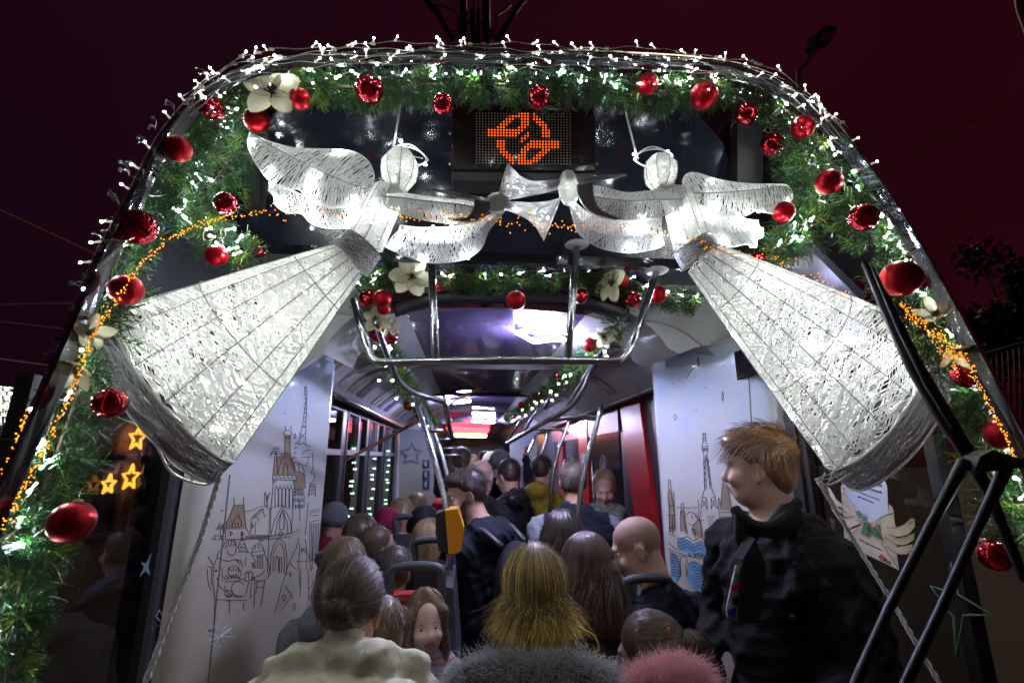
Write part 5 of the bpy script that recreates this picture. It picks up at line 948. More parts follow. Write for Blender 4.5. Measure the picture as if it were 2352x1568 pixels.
# ================================================================== people: one continuous skin per figure from a blended distance field
def rot(yaw=0, pitch=0, roll=0):
    a, p, r = math.radians(yaw), math.radians(pitch), math.radians(roll)
    Rz = np.array([[math.cos(a), math.sin(a), 0], [-math.sin(a), math.cos(a), 0], [0, 0, 1]]); Rx = np.array([[1, 0, 0], [0, math.cos(p), -math.sin(p)], [0, math.sin(p), math.cos(p)]]); Ry = np.array([[math.cos(r), 0, math.sin(r)], [0, 1, 0], [-math.sin(r), 0, math.cos(r)]])
    return Rz @ Rx @ Ry
class Field:
    def __init__(s): s.p = []
    def ell(s, c, r, m=0, R=None, k=.02, sub=False): s.p.append(('e', np.asarray(c, float), np.asarray(r, float), np.eye(3) if R is None else R, m, k, sub)); return s
    def cap(s, a, b, ra, rb, m=0, k=.02, sub=False): s.p.append(('c', np.asarray(a, float), np.asarray(b, float), (ra, rb), m, k, sub)); return s
    def dist(s, q, X):
        if q[0] == 'e':
            _, c, r, R, *_ = q; L_ = (X - c.astype(np.float32)) @ R.astype(np.float32); n = L_ / r.astype(np.float32); k0 = np.sqrt((n * n).sum(-1)); k1 = np.sqrt(((n / r.astype(np.float32)) ** 2).sum(-1)) + 1e-6; return k0 * (k0 - 1) / k1
        _, a, b, (ra, rb), *_ = q; ab = (b - a); L2 = float(ab @ ab) + 1e-9; t = np.clip(((X - a.astype(np.float32)) @ ab.astype(np.float32)) / L2, 0, 1); d = X - (a.astype(np.float32) + t[..., None] * ab.astype(np.float32)); return np.sqrt((d * d).sum(-1)) - (ra + (rb - ra) * t)
    def box(s, q):
        if q[0] == 'e': m = q[2].max() * 1.02; return q[1] - m, q[1] + m
        m = max(q[3]); return np.minimum(q[1], q[2]) - m, np.maximum(q[1], q[2]) + m
    def mesh(s, h):
        bs = [s.box(q) for q in s.p if not q[-1]]; lo_ = np.min([b[0] for b in bs], 0) - 3 * h; hi_ = np.max([b[1] for b in bs], 0) + 3 * h
        n = np.ceil((hi_ - lo_) / h).astype(int) + 1; F = np.full(n, .08, np.float32); ID = np.zeros(n, np.int16); BD = np.full(n, 9, np.float32); axs = [(lo_[k] + h * np.arange(n[k])).astype(np.float32) for k in range(3)]
        for q in s.p:
            b0, b1 = s.box(q); i0 = np.clip(((b0 - lo_ - .06) / h).astype(int), 0, n - 1); i1 = np.clip(((b1 - lo_ + .06) / h).astype(int) + 2, 1, n); sl = tuple(slice(i0[k], i1[k]) for k in range(3))
            X = np.stack(np.meshgrid(*[axs[k][sl[k]] for k in range(3)], indexing='ij'), -1); d = s.dist(q, X); m, k, sub = q[-3:]; f = F[sl]
            if sub: hh = np.clip(.5 - .5 * (f + d) / k, 0, 1); F[sl] = f * (1 - hh) - d * hh + k * hh * (1 - hh)
            else:
                hh = np.clip(.5 + .5 * (f - d) / k, 0, 1); F[sl] = f * (1 - hh) + d * hh - k * hh * (1 - hh); bd = BD[sl]; w_ = d < bd; ID[sl] = np.where(w_, m, ID[sl]); BD[sl] = np.where(w_, d, bd)
        S_ = F < 0; c = [S_[i:n[0] - 1 + i, j:n[1] - 1 + j, k:n[2] - 1 + k] for i in (0, 1) for j in (0, 1) for k in (0, 1)]; sm = sum(x.astype(np.int8) for x in c); act = np.argwhere((sm > 0) & (sm < 8))
        vid = np.full(n - 1, -1, np.int64); vid[tuple(act.T)] = np.arange(len(act)); acc = np.zeros((len(act), 3)); cnt = np.zeros(len(act))
        crn = [(i, j, k) for i in (0, 1) for j in (0, 1) for k in (0, 1)]
        for a in crn:
            for ax in range(3):
                if a[ax]: continue
                b = list(a); b[ax] = 1; fa = F[tuple((act + a).T)]; fb = F[tuple((act + b).T)]; x = (fa < 0) != (fb < 0); t = np.where(x, fa / (fa - fb + 1e-12), 0); p = np.array(a, float) + 0 * acc; p[:, ax] = t; acc += np.where(x[:, None], p, 0); cnt += x
        V = lo_ + h * (act + acc / cnt[:, None]); Q = []
        for ax in range(3):
            o1, o2 = [(1, 2), (2, 0), (0, 1)][ax]; sl0 = [slice(None)] * 3; sl1 = [slice(None)] * 3; sl0[ax] = slice(0, -1); sl1[ax] = slice(1, None); df = S_[tuple(sl0)] != S_[tuple(sl1)]; e = np.argwhere(df); e = e[(e[:, o1] > 0) & (e[:, o2] > 0) & (e[:, o1] < n[o1] - 1) & (e[:, o2] < n[o2] - 1)]
            if not len(e): continue
            fl = S_[tuple(e.T)]; d1 = np.zeros(3, int); d1[o1] = 1; d2 = np.zeros(3, int); d2[o2] = 1; q = np.stack([vid[tuple((e - d1 - d2).T)], vid[tuple((e - d2).T)], vid[tuple(e.T)], vid[tuple((e - d1).T)]], 1); q[~fl] = q[~fl][:, ::-1]; Q.append(q)
        Q = np.concatenate(Q); Q = Q[(Q >= 0).all(1)]; nb = np.zeros_like(V); ct = np.zeros(len(V))       # one light relaxation
        for a, b in ((0, 1), (1, 2), (2, 3), (3, 0)): np.add.at(nb, Q[:, a], V[Q[:, b]]); np.add.at(ct, Q[:, a], 1); np.add.at(nb, Q[:, b], V[Q[:, a]]); np.add.at(ct, Q[:, b], 1)
        V = .5 * V + .5 * nb / np.maximum(ct, 1)[:, None]; ids = ID[tuple((act).T)]; return V, Q, ids[Q[:, 0]]
    def build(s, name, mats, parent, h, wr=0):
        V, Q, mi = s.mesh(h); me = bpy.data.meshes.new(name); me.from_pydata((V - origin(parent)).tolist(), [], Q.tolist())
        for m in mats: me.materials.append(m)
        me.polygons.foreach_set('material_index', mi.astype(np.int32)); me.polygons.foreach_set('use_smooth', np.ones(len(Q), bool)); me.update()
        if wr:
            cl = np.zeros(len(V)); 
            for k in range(4): cl[Q[:, k]] = np.maximum(cl[Q[:, k]], np.isin(mi, (2, 3, 5)))
            N_ = np.zeros(len(V) * 3); me.vertices.foreach_get('normal', N_); N_ = N_.reshape(-1, 3); X = V * np.array([1, 1, .8]); d = 0
            for kk, (a, b, c, A_) in enumerate(((23, 11, 31, .0045), (-17, 29, 37, .004), (41, -33, 19, .003), (9, 13, 71, .0028))): d = d + A_ * (1 - 2 * np.abs(np.sin(X @ np.array([a, b, c]) + 1.7 * np.sin(X @ np.array([c, a, -b]) * .37 + kk))))
            V2 = V + N_ * (d * cl * wr)[:, None]; me.vertices.foreach_set('co', (V2 - origin(parent)).ravel()); me.update()
        o = bpy.data.objects.new(name, me); COL.objects.link(o); o.parent = parent; return o
M_SKIN = mat('skin', (.50, .29, .22), .5, sub=.15, noise=.1, nscale=60, bump=.12, bscale=500); M_SKIN2 = mat('skin_pale', (.58, .36, .29), .5, sub=.15, noise=.06, nscale=60); M_LIP = mat('lips', (.40, .17, .15), .45)
M_JAW = mat('stubbled_jaw', (.42, .25, .18), .6, noise=.25, nscale=350, bump=.2, bscale=600)
M_EYEW = mat('eye_white', (.7, .68, .66), .2); M_IRIS = mat('iris', (.03, .025, .02), .15)
def hairmat(name, c, v=.5): return mat('hair_' + name, c, .42, noise=v, nscale=90, spec=.6)
H_BROWN = hairmat('brown', (.075, .045, .03)); H_DARK = hairmat('dark', (.035, .022, .018)); H_BLOND = hairmat('blond', (1.0, .66, .16), .25); H_DBLOND = hairmat('dark_blond', (.27, .18, .09)); H_GINGER = hairmat('ginger', (.22, .10, .038)); H_STUB = mat('stubble', (.33, .2, .155), .6, noise=.3, nscale=200); H_LBROWN = hairmat('light_brown', (.16, .10, .06)); H_RBROWN = hairmat('red_brown', (.07, .03, .025))
def cloth(name, c, n=.25, ns=30, b=.5, bs=60, rough=.85): return mat('cloth_' + name, c, rough, noise=n, nscale=ns, bump=b, bscale=bs, spec=.25)
C_BLACK = cloth('black', (.007, .007, .009)); C_NAVY = cloth('navy', (.008, .0105, .02)); C_CREAM = cloth('cream', (.80, .77, .58), .06, 20, .9, 45, .6); C_GREYS = cloth('grey_knit', (.25, .27, .31), .3, 120, .6, 150); C_DENIM = cloth('denim', (.04, .065, .11)); C_TROUS = cloth('trousers', (.008, .008, .012)); C_MUST = cloth('mustard', (.30, .21, .02)); C_YEL = cloth('yellow', (.75, .45, .01), .1); C_BURG = cloth('burgundy', (.22, .01, .05)); C_COAT = cloth('black_wool', (.004, .004, .005), .2, 90, .5, 120); C_WHITE = cloth('white_knit', (.6, .6, .62), .1); C_RED = cloth('red', (.5, .02, .02)); C_GREY = cloth('grey', (.12, .12, .13)); C_OLIVE = cloth('olive', (.06, .06, .04))
def head_prims(F, c, R, s=1.0, skin=0, stub=None, face=True, lip=4, jaw=1.0, beard=None, child=False):
    def T(p): return c + R @ (np.asarray(p) * s)
    E = lambda p, r, m=skin, k=.02, sub=False, R2=None: F.ell(T(p), np.asarray(r) * s, m, R if R2 is None else R @ R2, k * s, sub)
    E((0, -.014, .035), (.075, .096, .083), skin if stub is None else stub); E((0, .02, -.03), (.063, .073, .085)); E((0, .036, -.085), (.042 * jaw, .044, .032 * jaw), beard if beard is not None else skin, .03)
    if face and child:
        E((0, .05, -.045), (.05, .045, .05), k=.03); F.cap(T((0, .088, -.012)), T((0, .101, -.034)), .006 * s, .009 * s, skin, .012 * s); E((0, .095, -.037), (.013, .008, .006), k=.01)
        for q in (-1, 1): E((q * .033, .097, -.008), (.018, .013, .011), k=.012, sub=True); E((q * .04, .072, -.04), (.02, .018, .018), k=.02)
        E((0, .0885, -.068), (.011, .008, .0058), lip, .006)
    elif face:
        E((0, .085, .024), (.05, .012, .009), k=.02); F.cap(T((0, .09, .012)), T((0, .112, -.026)), .008 * s, .0135 * s, skin, .012 * s); E((0, .102, -.032), (.018, .012, .009), k=.012)
        for q in (-1, 1): E((q * .034, .098, .006), (.019, .016, .012), k=.012, sub=True); E((q * .043, .07, -.03), (.022, .02, .02), k=.02)
        E((0, .092, -.06), (.023, .010, .006), lip, .008); E((0, .089, -.071), (.02, .010, .007), lip, .008); E((0, .098, -.065), (.02, .008, .0016), lip, .004, True)
    for q in (-1, 1): E((q * .078, -.012, -.012), (.009, .02, .033), k=.01, R2=rot(q * -18, 0, q * 8)); E((q * .085, -.006, -.01), (.005, .010, .02), k=.006, sub=True)
    return T
def eyes(o, T, s, R, child=False):
    for q in (-1, 1):
        c = T((q * .031, .0752 if child else .0735, -.006 if child else .005)); mb = MB(); mb.sphere(c, (.0108 if child else .0118) * s, 14, 10); e = mb.build('eye', M_EYEW, o); f = R @ np.array([0, 1.0, -.04]); mb = MB(); mb.sphere(c + unit(f) * (.0062 if child else .0078) * s, (.0064 if child else .0056) * s, 12, 8); mb.build('iris', M_IRIS, e)
        if child: mb = MB(); mb.tube([T((q * (.018 + .008 * i), .094 - .004 * abs(i - 1.2), .014 + .004 * math.sin(i))) for i in range(4)], .0024 * s, 5); mb.build('eyebrow', H_BROWN, o); mb = MB(); mb.tube([T((q * (.019 + .006 * i), .0885 - .0035 * abs(i - 1.8), .0005 + .0042 * math.sin(i * .8))) for i in range(5)], .0014 * s, 5); mb.build('eyelash', H_DARK, o)
def ribbon_hair(paths, wd, name, m, parent, cen):
    """paths: n x k x 3; strips facing away from the head centre"""
    P_ = np.asarray(paths); n, k, _ = P_.shape; tg = np.gradient(P_, axis=1); out_ = P_ - cen + np.random.default_rng(1).normal(size=P_.shape) * .05; sd = np.cross(tg, out_); sd /= np.linalg.norm(sd, axis=2)[..., None] + 1e-9
    tp = np.interp(np.linspace(0, 1, k), [0, .1, .7, 1], [.5, 1, 1, .25])[None, :, None] * (wd if np.ndim(wd) == 0 else np.asarray(wd)[:, None, None]); A = P_ - sd * tp / 2; B_ = P_ + sd * tp / 2; V = np.stack([A, B_], 2).reshape(-1, 3); f = []
    for i in range(n):
        b = i * k * 2
        for j in range(k - 1): f.append((b + 2 * j, b + 2 * j + 1, b + 2 * j + 3, b + 2 * j + 2))
    mb = MB(); mb.add(V, f); return mb.build(name, m, parent, kind='stuff')
def scalp(n, seed, zmin=-.2, face=.35, ax=(.086, .106, .095), c0=(0, -.02, .045)):
    r = np.random.default_rng(seed); o = []
    while len(o) < n:
        d = unit(r.normal(size=3))
        if d[2] < zmin or (d[1] > face and d[2] < .55): continue
        o.append(d)
    return np.array(o), np.array(ax), np.array(c0)
def hair_gather(o, T, R, c, s, gat, n, seed, m, tail=None, wd=.0022, fl=.012, zmin=-.55, face=.35):
    """strands combed from the hairline to one point, with an optional tail"""
    d, ax, c0 = scalp(n, seed, zmin, face); r = np.random.default_rng(seed); g0 = unit(gat); ps = []
    for q in d:
        om = math.acos(np.clip(q @ g0, -1, 1)) + 1e-6; w_ = [(math.sin((1 - t) * om) * q + math.sin(t * om) * g0) / math.sin(om) for t in np.linspace(0, 1, 7)]; bl = 1 + r.normal() * fl
        ps.append([T((c0 + ax * 1.03 * w * (bl if i < 5 else 1)) ) for i, w in enumerate(w_)])
    ribbon_hair(ps, wd * s, 'hair_strands', m, o, c)
def hair_fall(o, c, R, s, n, seed, m, length, spread=.02, wd=.0024, part=0.0, back=True, face=.3, wave=.006, tmax=100, flare_=0.0, name='hair_strands'):
    """loose hair: from the parting over the skull, then straight down"""
    r = np.random.default_rng(seed); ps = []; ax = np.array((.088, .108, .098)); c0 = np.array((0, -.02, .042))
    for i in range(n):
        ph = r.uniform(-math.pi, math.pi)
        if math.cos(ph) > 1 - face * 2 + r.normal() * .05: continue        # leaves the face free
        lf = r.uniform(.86, 1.06); th1 = math.radians(tmax) * r.uniform(.9, 1.05); st = r.uniform(0, .5); p = []
        for t in np.linspace(0, 1, 6): th = st + (th1 - st) * t; p.append(c0 + ax * np.array([math.sin(th) * math.sin(ph), math.sin(th) * math.cos(ph), math.cos(th)]) * lf)
        e = p[-1]; Lh = length * r.uniform(.8, 1.05); sw = r.normal() * spread; sw2 = r.normal() * spread; f0 = r.uniform(0, 6)
        for t in np.linspace(.17, 1, 6): p.append(e + np.array([sw * t + flare_ * e[0] * t + wave * math.sin(f0 + 7 * t), sw2 * t - .01 * t + wave * math.cos(f0 + 6 * t), -Lh * t]))
        ps.append([c + R @ (q * s) for q in p])
    ribbon_hair(ps, wd * s, name, m, o, c)
def hair_short(o, T, c, s, n, seed, m, ln=.035, wd=.0024):
    r = np.random.default_rng(seed); ps = []
    while len(ps) < n:
        d = unit(r.normal(size=3))
        if d[2] < -.5 or (d[1] > .3 and d[2] < .45) or (abs(d[0]) > .75 and d[2] < -.05 and d[1] > -.3): continue
        b = np.array((0, -.03, .046)) + np.array((.086, .098, .09)) * d * 1.005; dn = np.array([0, -.35 if d[1] < .5 else .6, -.9]); tg = dn - d * (dn @ d); tg = unit(tg + r.normal(size=3) * .28 + d * .16); L_ = ln * r.uniform(.6, 1.2)
        ps.append([T(b), T(b + tg * L_ * .5 + d * .003), T(b + tg * L_ - d * .001)])
    ribbon_hair(ps, wd * s, 'hair_strands', m, o, c)
def hair_volume(o, c, R, s, prims, m, h=.010, cut=True, name='hair'):
    F = Field(); T = lambda p: c + R @ (np.asarray(p) * s)
    for q in prims:
        if q[0] == 'e': F.ell(T(q[1]), np.asarray(q[2]) * s, 0, R if len(q) < 4 else R @ q[3], .03)
        else: F.cap(T(q[1]), T(q[2]), q[3] * s, q[4] * s, 0, .03)
    if cut and len(prims) < 4:
        for q in (-1, 1): F.ell(T((q * .092, -.004, -.018)), np.array((.028, .026, .045)) * s, 0, R, .008, True)
    if cut: F.ell(T((0, .105, -.035)), np.array((.074, .085, .09)) * s, 0, R, .01, True)
    return F.build(name, [m], o, h)
def fur(name, centres, rad, n, ln, m, parent, seed, wd=.0022, out=(0, 0, 0)):
    r = np.random.default_rng(seed); q = resample(centres, 100); ps = []; i = r.integers(0, 100, n); d = r.normal(size=(n, 3)); d /= np.linalg.norm(d, axis=1)[:, None]; b = q[i] + d * rad * r.uniform(.75, 1.0, (n, 1)); dr = d + r.normal(size=(n, 3)) * .45 + np.asarray(out); dr /= np.linalg.norm(dr, axis=1)[:, None]; L_ = ln * r.uniform(.6, 1.25, (n, 1)); cl = r.normal(size=(n, 3)) * .4 + [0, 0, -.5]
    cl = cl + np.repeat(r.normal(size=(n // 40 + 1, 3)) * .45, 40, 0)[:n][np.argsort(np.argsort(i))]
    p = np.stack([b, b + dr * L_ * .4 + cl * L_ * .05, b + dr * L_ * .75 + cl * L_ * .25, b + dr * L_ * .95 + cl * L_ * .6], 1); return ribbon_hair(p, wd, name, m, parent, q.mean(0))
def person(label, hc, yaw=0, byaw=None, pitch=0, roll=0, s=1.0, pose='stand', top=C_BLACK, bottom=C_TROUS, skin=M_SKIN, stub=None, face=True, arms=None, sw=.19, bulk=1.0, h=.013, group=None, floor=0.0, jaw=1.0, beard=None, extra=None, sleeve=None, neckm=0, lean=(0, 0), eye=True, bodydrop=.0, child=False):
    hc = np.asarray(hc, float); R = rot(yaw, pitch, roll); by = yaw if byaw is None else byaw; Bq = rot(by); F = Field(); o = thing('person', label, 'person', (hc[0], hc[1], floor), group)
    T = head_prims(F, hc, R, s, 0, None if stub is None else 1, face, 4, jaw, beard, child)
    sc = hc + Bq @ np.array([lean[0], -.035 * s + lean[1], 0]) + np.array([0, 0, -.222 * s - bodydrop]); W = lambda p: sc + Bq @ (np.asarray(p) * s)
    F.cap(T((0, -.03, -.05)), W((0, -.005, .03)), .052 * s, .062 * s, neckm, .03); b = bulk
    F.cap(W((-sw * .75, 0, -.02)), W((sw * .75, 0, -.02)), .062 * s * b, .062 * s * b, 2, .05); F.cap(W((-.02, -.02, .035)), W((-sw * .7, 0, -.01)), .055 * s, .05 * s, 2, .05); F.cap(W((.02, -.02, .035)), W((sw * .7, 0, -.01)), .055 * s, .05 * s, 2, .05)
    F.ell(W((0, 0, -.15)), np.array((.165, .115, .2)) * s * b, 2, Bq, .05); F.ell(W((0, 0, -.36)), np.array((.15, .115, .2)) * s * b, 2, Bq, .05); F.ell(W((0, -.01, -.52)), np.array((.165, .125, .12)) * s * b, 2, Bq, .05)
    F.ell(W((0, -.012, .055)), np.array((.078, .072, .05)) * s, 2, Bq, .02)
    A = arms or {}; sl = 2 if sleeve is None else 5
    for q in (-1, 1):
        el_, wr_ = A.get(q, ((q * .245, -.02, -.30), (q * .22, .12, -.50))); a0, a1, a2 = W((q * sw, 0, -.03)), W(el_), W(wr_); F.cap(a0, a1, .062 * s * b, .05 * s * b, sl, .03); F.cap(a1, a2, .05 * s * b, .038 * s * b, sl, .02)
        d = unit(a2 - a1); pm = a2 + d * .05 * s; sd = unit(np.cross(d, [0.1, 0.2, 1])); F.cap(a2, pm, .026 * s, .03 * s, 0, .012)
        nrm = np.cross(sd, d)
        for k in range(4):
            r0 = pm + sd * (k - 1.5) * .017 * s + d * .02 * s; r1 = r0 + d * (.034 - .004 * abs(k - 1.4)) * s + nrm * .008 * s; r2 = r1 + (d * .55 - nrm * -.8) * .028 * s; F.cap(r0, r1, .0088 * s, .008 * s, 0, .006); F.cap(r1, r2, .008 * s, .007 * s, 0, .006)
        t0 = a2 + d * .02 * s - sd * .026 * s; t1 = t0 + (d * .7 - sd * .5) * .035 * s; F.cap(t0, t1, .0105 * s, .0095 * s, 0, .008); F.cap(t1, t1 + (d + nrm * .3) * .026 * s, .0095 * s, .008 * s, 0, .006)
    if pose == 'stand':
        z0 = floor + .05
        for q in (-1, 1): hp = W((q * .09, 0, -.56)); kn = np.array([hp[0], hp[1], (hp[2] + z0) / 2]) + Bq @ np.array([0, .02, 0]); ft = np.array([hp[0], hp[1], z0]); F.cap(hp, kn, .088 * s, .06 * s, 3, .03); F.cap(kn, ft, .06 * s, .045 * s, 3, .02); F.cap(ft, ft + Bq @ np.array([q * .02, .17, -.01]), .045, .035, 3, .02)
    else:
        for q in (-1, 1): hp = W((q * .09, 0, -.56)); kn = hp + Bq @ np.array([q * .03, .42, .02]) * s; ft = kn + np.array([0, 0, -.42 * s]); F.cap(hp, kn, .088 * s, .065 * s, 3, .03); F.cap(kn, ft, .06 * s, .045 * s, 3, .02); F.cap(ft, ft + Bq @ np.array([0, .15, -.01]), .045, .035, 3, .02)
    if extra: extra(F, T, W, Bq)
    body = F.build('body', [skin, stub or (M_JAW if beard is not None else skin), top, bottom, M_LIP, sleeve or top, C_WHITE, C_RED], o, h, .7)
    if face and eye: eyes(o, T, s, R, child)
    return o, T, W, R, Bq
CAPV = [('e', (0, -.022, .045), (.087, .105, .092))]
def longv(L_, w=.05, r=.05): return CAPV + [('c', (-w, -.05, .0), (-w * 1.15, -.055, -L_), r, r * .75), ('c', (w, -.05, .0), (w * 1.15, -.055, -L_), r, r * .75), ('c', (0, -.075, .0), (0, -.07, -L_), r, r * .8)]

# --- woman in the cream jacket, hair tied back
def ex(F, T, W, B):
    F.cap(W((-.10, -.07, .085)), W((.10, -.07, .09)), .05, .05, 2, .02); F.cap(W((.10, -.07, .085)), W((.20, .0, .05)), .045, .03, 2, .012); F.cap(W((-.10, -.07, .085)), W((-.17, .0, .05)), .045, .035, 2, .012)
    F.cap(W((-.17, -.12, .015)), W((-.02, -.15, .02)), .055, .062, 2, .014); F.cap(W((.17, -.12, .01)), W((-.02, -.15, .02)), .05, .062, 2, .014); F.ell(W((.0, -.10, -.09)), (.235, .12, .075), 2, B, .012)
    F.ell(W((.21, -.03, -.12)), (.085, .10, .12), 2, B, .014); F.ell(W((-.22, -.03, -.12)), (.085, .10, .12), 2, B, .014); F.ell(W((0, -.08, -.25)), (.24, .12, .09), 2, B, .014)
    for z, y_ in ((-.035, -.235), (.05, -.19), (-.17, -.225)): F.cap(W((-.24, y_ + .08, z - .01)), W((0, y_, z)), .007, .007, 2, .012, True); F.cap(W((.24, y_ + .08, z - .01)), W((0, y_, z)), .007, .007, 2, .012, True)
    for k in range(7): x = -.18 + .06 * k; F.cap(W((x, -.215 + abs(x) * .3, -.03)), W((x * 1.25 + .01 * (-1) ** k, -.20 + abs(x) * .3, -.16)), .010, .006, 2, .02)
o, T, W, R, B = person('woman with brown hair tied back wearing a cream hooded jacket', P(806, 1402, 1.40), 3, 0, -4, s=.95, pose='sit', top=C_CREAM, skin=M_SKIN, h=.009, sw=.2, bulk=1.12, extra=ex, floor=.3, bodydrop=-.045)
hv = hair_volume(o, P(806, 1402, 1.40), R, .95, CAPV + [('e', (0, -.125, .02), (.03, .025, .03))], H_BROWN, .008); hair_gather(o, T, R, P(806, 1402, 1.40), .95, (0, -1, -.02), 3300, 1, H_BROWN, fl=.025, wd=.0013); hair_gather(o, T, R, P(806, 1402, 1.40), .95, (0, -1, -.05), 240, 2, H_LBROWN, fl=.07, wd=.0011)
hair_fall(o, T((0, -.115, .0)), R, .36, 200, 3, H_BROWN, .07, .06, .003, face=0)
mb = MB(); mb.tube([T((.020 * math.cos(a), -.128, .02 + .02 * math.sin(a))) for a in np.linspace(0, 6.283, 15)[:-1]], .006, 6, closed=True); mb.build('hair_tie', M_RUBBER, o)
# --- blonde woman with fur-trimmed hood
HB = P(1226, 1372, 1.42)
def ex(F, T, W, B): F.ell(W((0, -.03, .03)), (.20, .12, .08), 2, B, .03); F.cap(W((-.24, -.1, -.06)), W((.24, -.1, -.06)), .07, .07, 2, .03)
o, T, W, R, B = person('woman with long yellow-blonde hair and grey fur-trimmed black hood', HB, -3, 0, -3, s=.95, pose='sit', top=C_BLACK, h=.010, sw=.21, bulk=1.15, extra=ex, floor=.3)
hair_volume(o, HB, R, .95, CAPV + [('e', (0, -.05, -.06), (.08, .07, .1))], H_DBLOND, .009)
hair_fall(o, HB, R, .97, 3000, 5, H_BLOND, .10, .022, .0014, face=.22, flare_=.35, wave=.004, tmax=112)
hair_fall(o, HB, R, 1.02, 600, 6, H_LBROWN, .06, .035, .0012, face=.15, flare_=.4, wave=.012, tmax=110, name='stray_hair')
fc = pl([(1050, 1610, 1.3), (1072, 1572, 1.27), (1130, 1548, 1.24), (1230, 1556, 1.22), (1330, 1552, 1.24), (1392, 1572, 1.27), (1412, 1610, 1.3)], 1.25)
M_FUR = translmat('grey_fur', (.52, .52, .51), .4, .6); fur('fur_trim', fc, .04, 15000, .034, M_FUR, o, 3, .0014, (0, 0, .35)); mb = MB(); mb.tube(catmull(fc, 30), .035, 10); mb.build('hood_rim', mat('fur_base', (.12, .11, .1), .9), o)
mb = MB(); mb.tube(catmull(pl([(1330, 1440), (1365, 1460), (1375, 1490), (1360, 1500)], 1.16), 14), .0025, 5); mb.build('hair_lock', H_BLOND, o)

# --- little girl in pink fur
HG = P(1490, 1512, 1.36)
o, T, W, R, B = person('small girl with brown ponytail, daisy hair clip and pink fluffy collar', HG, -62, -40, -6, s=.80, pose='sit', top=cloth('pink', (.5, .19, .19)), skin=M_SKIN, h=.008, sw=.17, floor=.3)
hair_volume(o, HG, R, .80, CAPV, H_BROWN, .007); hair_gather(o, T, R, HG, .80, (.05, -1, .15), 2600, 11, H_LBROWN, wd=.0012, fl=.012, face=.42, zmin=-.45); hair_fall(o, T((.0, -.125, .0)), R, .5, 420, 12, H_BROWN, .30, .06, .003, face=0, wave=.015)
fur('fur_collar', pl([(1470, 1580, 1.2), (1520, 1560, 1.17), (1570, 1555, 1.18), (1605, 1568, 1.22)], 1.2), .034, 6500, .034, translmat('pink_fur', (.9, .52, .5), .4, .6), o, 8, .0013, (.1, 0, .4))
cd = P(1535, 1443, 1.19); fl_ = MB()
for k in range(10): a = k * .628; fl_.sphere(cd + np.array([.0085 * math.cos(a), 0, .0085 * math.sin(a)]), (.0045, .002, .0045), 8, 5)
dc = fl_.build('daisy_clip', mat('lilac_petals', (.6, .45, .7), .5), o); mb = MB(); mb.sphere(cd + [0, -.002, 0], (.0055, .0025, .0055), 10, 6); mb.build('clip_centre', C_YEL, dc)
mb = MB(); q = pl([(1462, 1447), (1462, 1432), (1467, 1420), (1468, 1432), (1465, 1447)], 1.205); mb.tube(q, .0017, 5, closed=True); mb.sphere(q[0], .004, 8, 6); mb.build('hair_pin', mat('pink_pin', (.7, .35, .4), .3), o)

# --- young man in the black coat
HY = P(1742, 1080, 1.62)
def ex(F, T, W, B):
    F.ell(W((0, .0, -.25)), (.215, .15, .33), 2, B, .05); F.ell(W((0, -.01, -.6)), (.23, .17, .3), 2, B, .05); F.cap(W((-.1, .03, .06)), W((-.15, .10, -.12)), .03, .03, 2, .02); F.cap(W((.1, .03, .06)), W((.15, .1, -.12)), .03, .03, 2, .02); F.cap(W((-.11, -.05, .05)), W((.11, -.05, .05)), .045, .045, 2, .03)
o, T, W, R, B = person('young man with tousled ginger hair in a black wool coat, looking aside', HY, -50, -104, 0, 2, s=1.02, pose='stand', top=C_COAT, skin=M_SKIN2, h=.008, sw=.23, bulk=1.1, extra=ex, jaw=1.0, beard=1, stub=None, eye=False, arms={1: ((.30, .02, -.30), (.10, .27, -.44)), -1: ((-.29, .0, -.30), (-.12, .24, -.46))})
hair_volume(o, HY, R, 1.02, [('e', (0, -.03, .055), (.088, .098, .088)), ('e', (0, .055, .09), (.07, .055, .045)), ('e', (0, -.07, -.005), (.07, .05, .07))], H_GINGER, .007)
for seed_, hm_, n_, w_ in ((9, H_GINGER, 1500, .0024), (10, hairmat('ginger_dark', (.085, .042, .02)), 1100, .0026), (12, hairmat('ginger_light', (.42, .22, .09)), 350, .0016)):
    r_ = np.random.default_rng(seed_); ps = []; clump = r_.normal(size=(60, 3)) * .28
    for k in range(n_):
        d = unit(r_.normal(size=3))
        if d[2] < -.45 or (d[1] > .25 and d[2] < .3) or (d[2] < .05 and abs(d[0]) > .55 and d[1] > -.2): continue
        if seed_ != 10 and d[2] < -.05: continue
        front = d[1] > .05 and d[2] > .25; b = np.array((0, -.022, .052)) + np.array((.09, .102, .092)) * d; ln = (.085 if front else (.07 if d[2] > .05 else .03)) * r_.uniform(.65, 1.2)
        fw = np.array([.15 * d[0], .85 if d[2] > .2 else -.15, -.25 if d[2] > .2 else -.9]); tgv = fw - d * (fw @ d); dr = unit(unit(tgv) + d * (.34 if front else .12) + clump[int((d[0] + 1) * 7) * 7 % 60] * .8 + r_.normal(size=3) * .15)
        ps.append([T(b), T(b + dr * ln * .35 + d * .008), T(b + dr * ln * .7 + np.array([0, .004, -.012 if front else -.004])), T(b + dr * ln + np.array([0, .004, -.022 if front else -.012]))])
    ribbon_hair(ps, w_, 'hair_strands', hm_, o, HY)
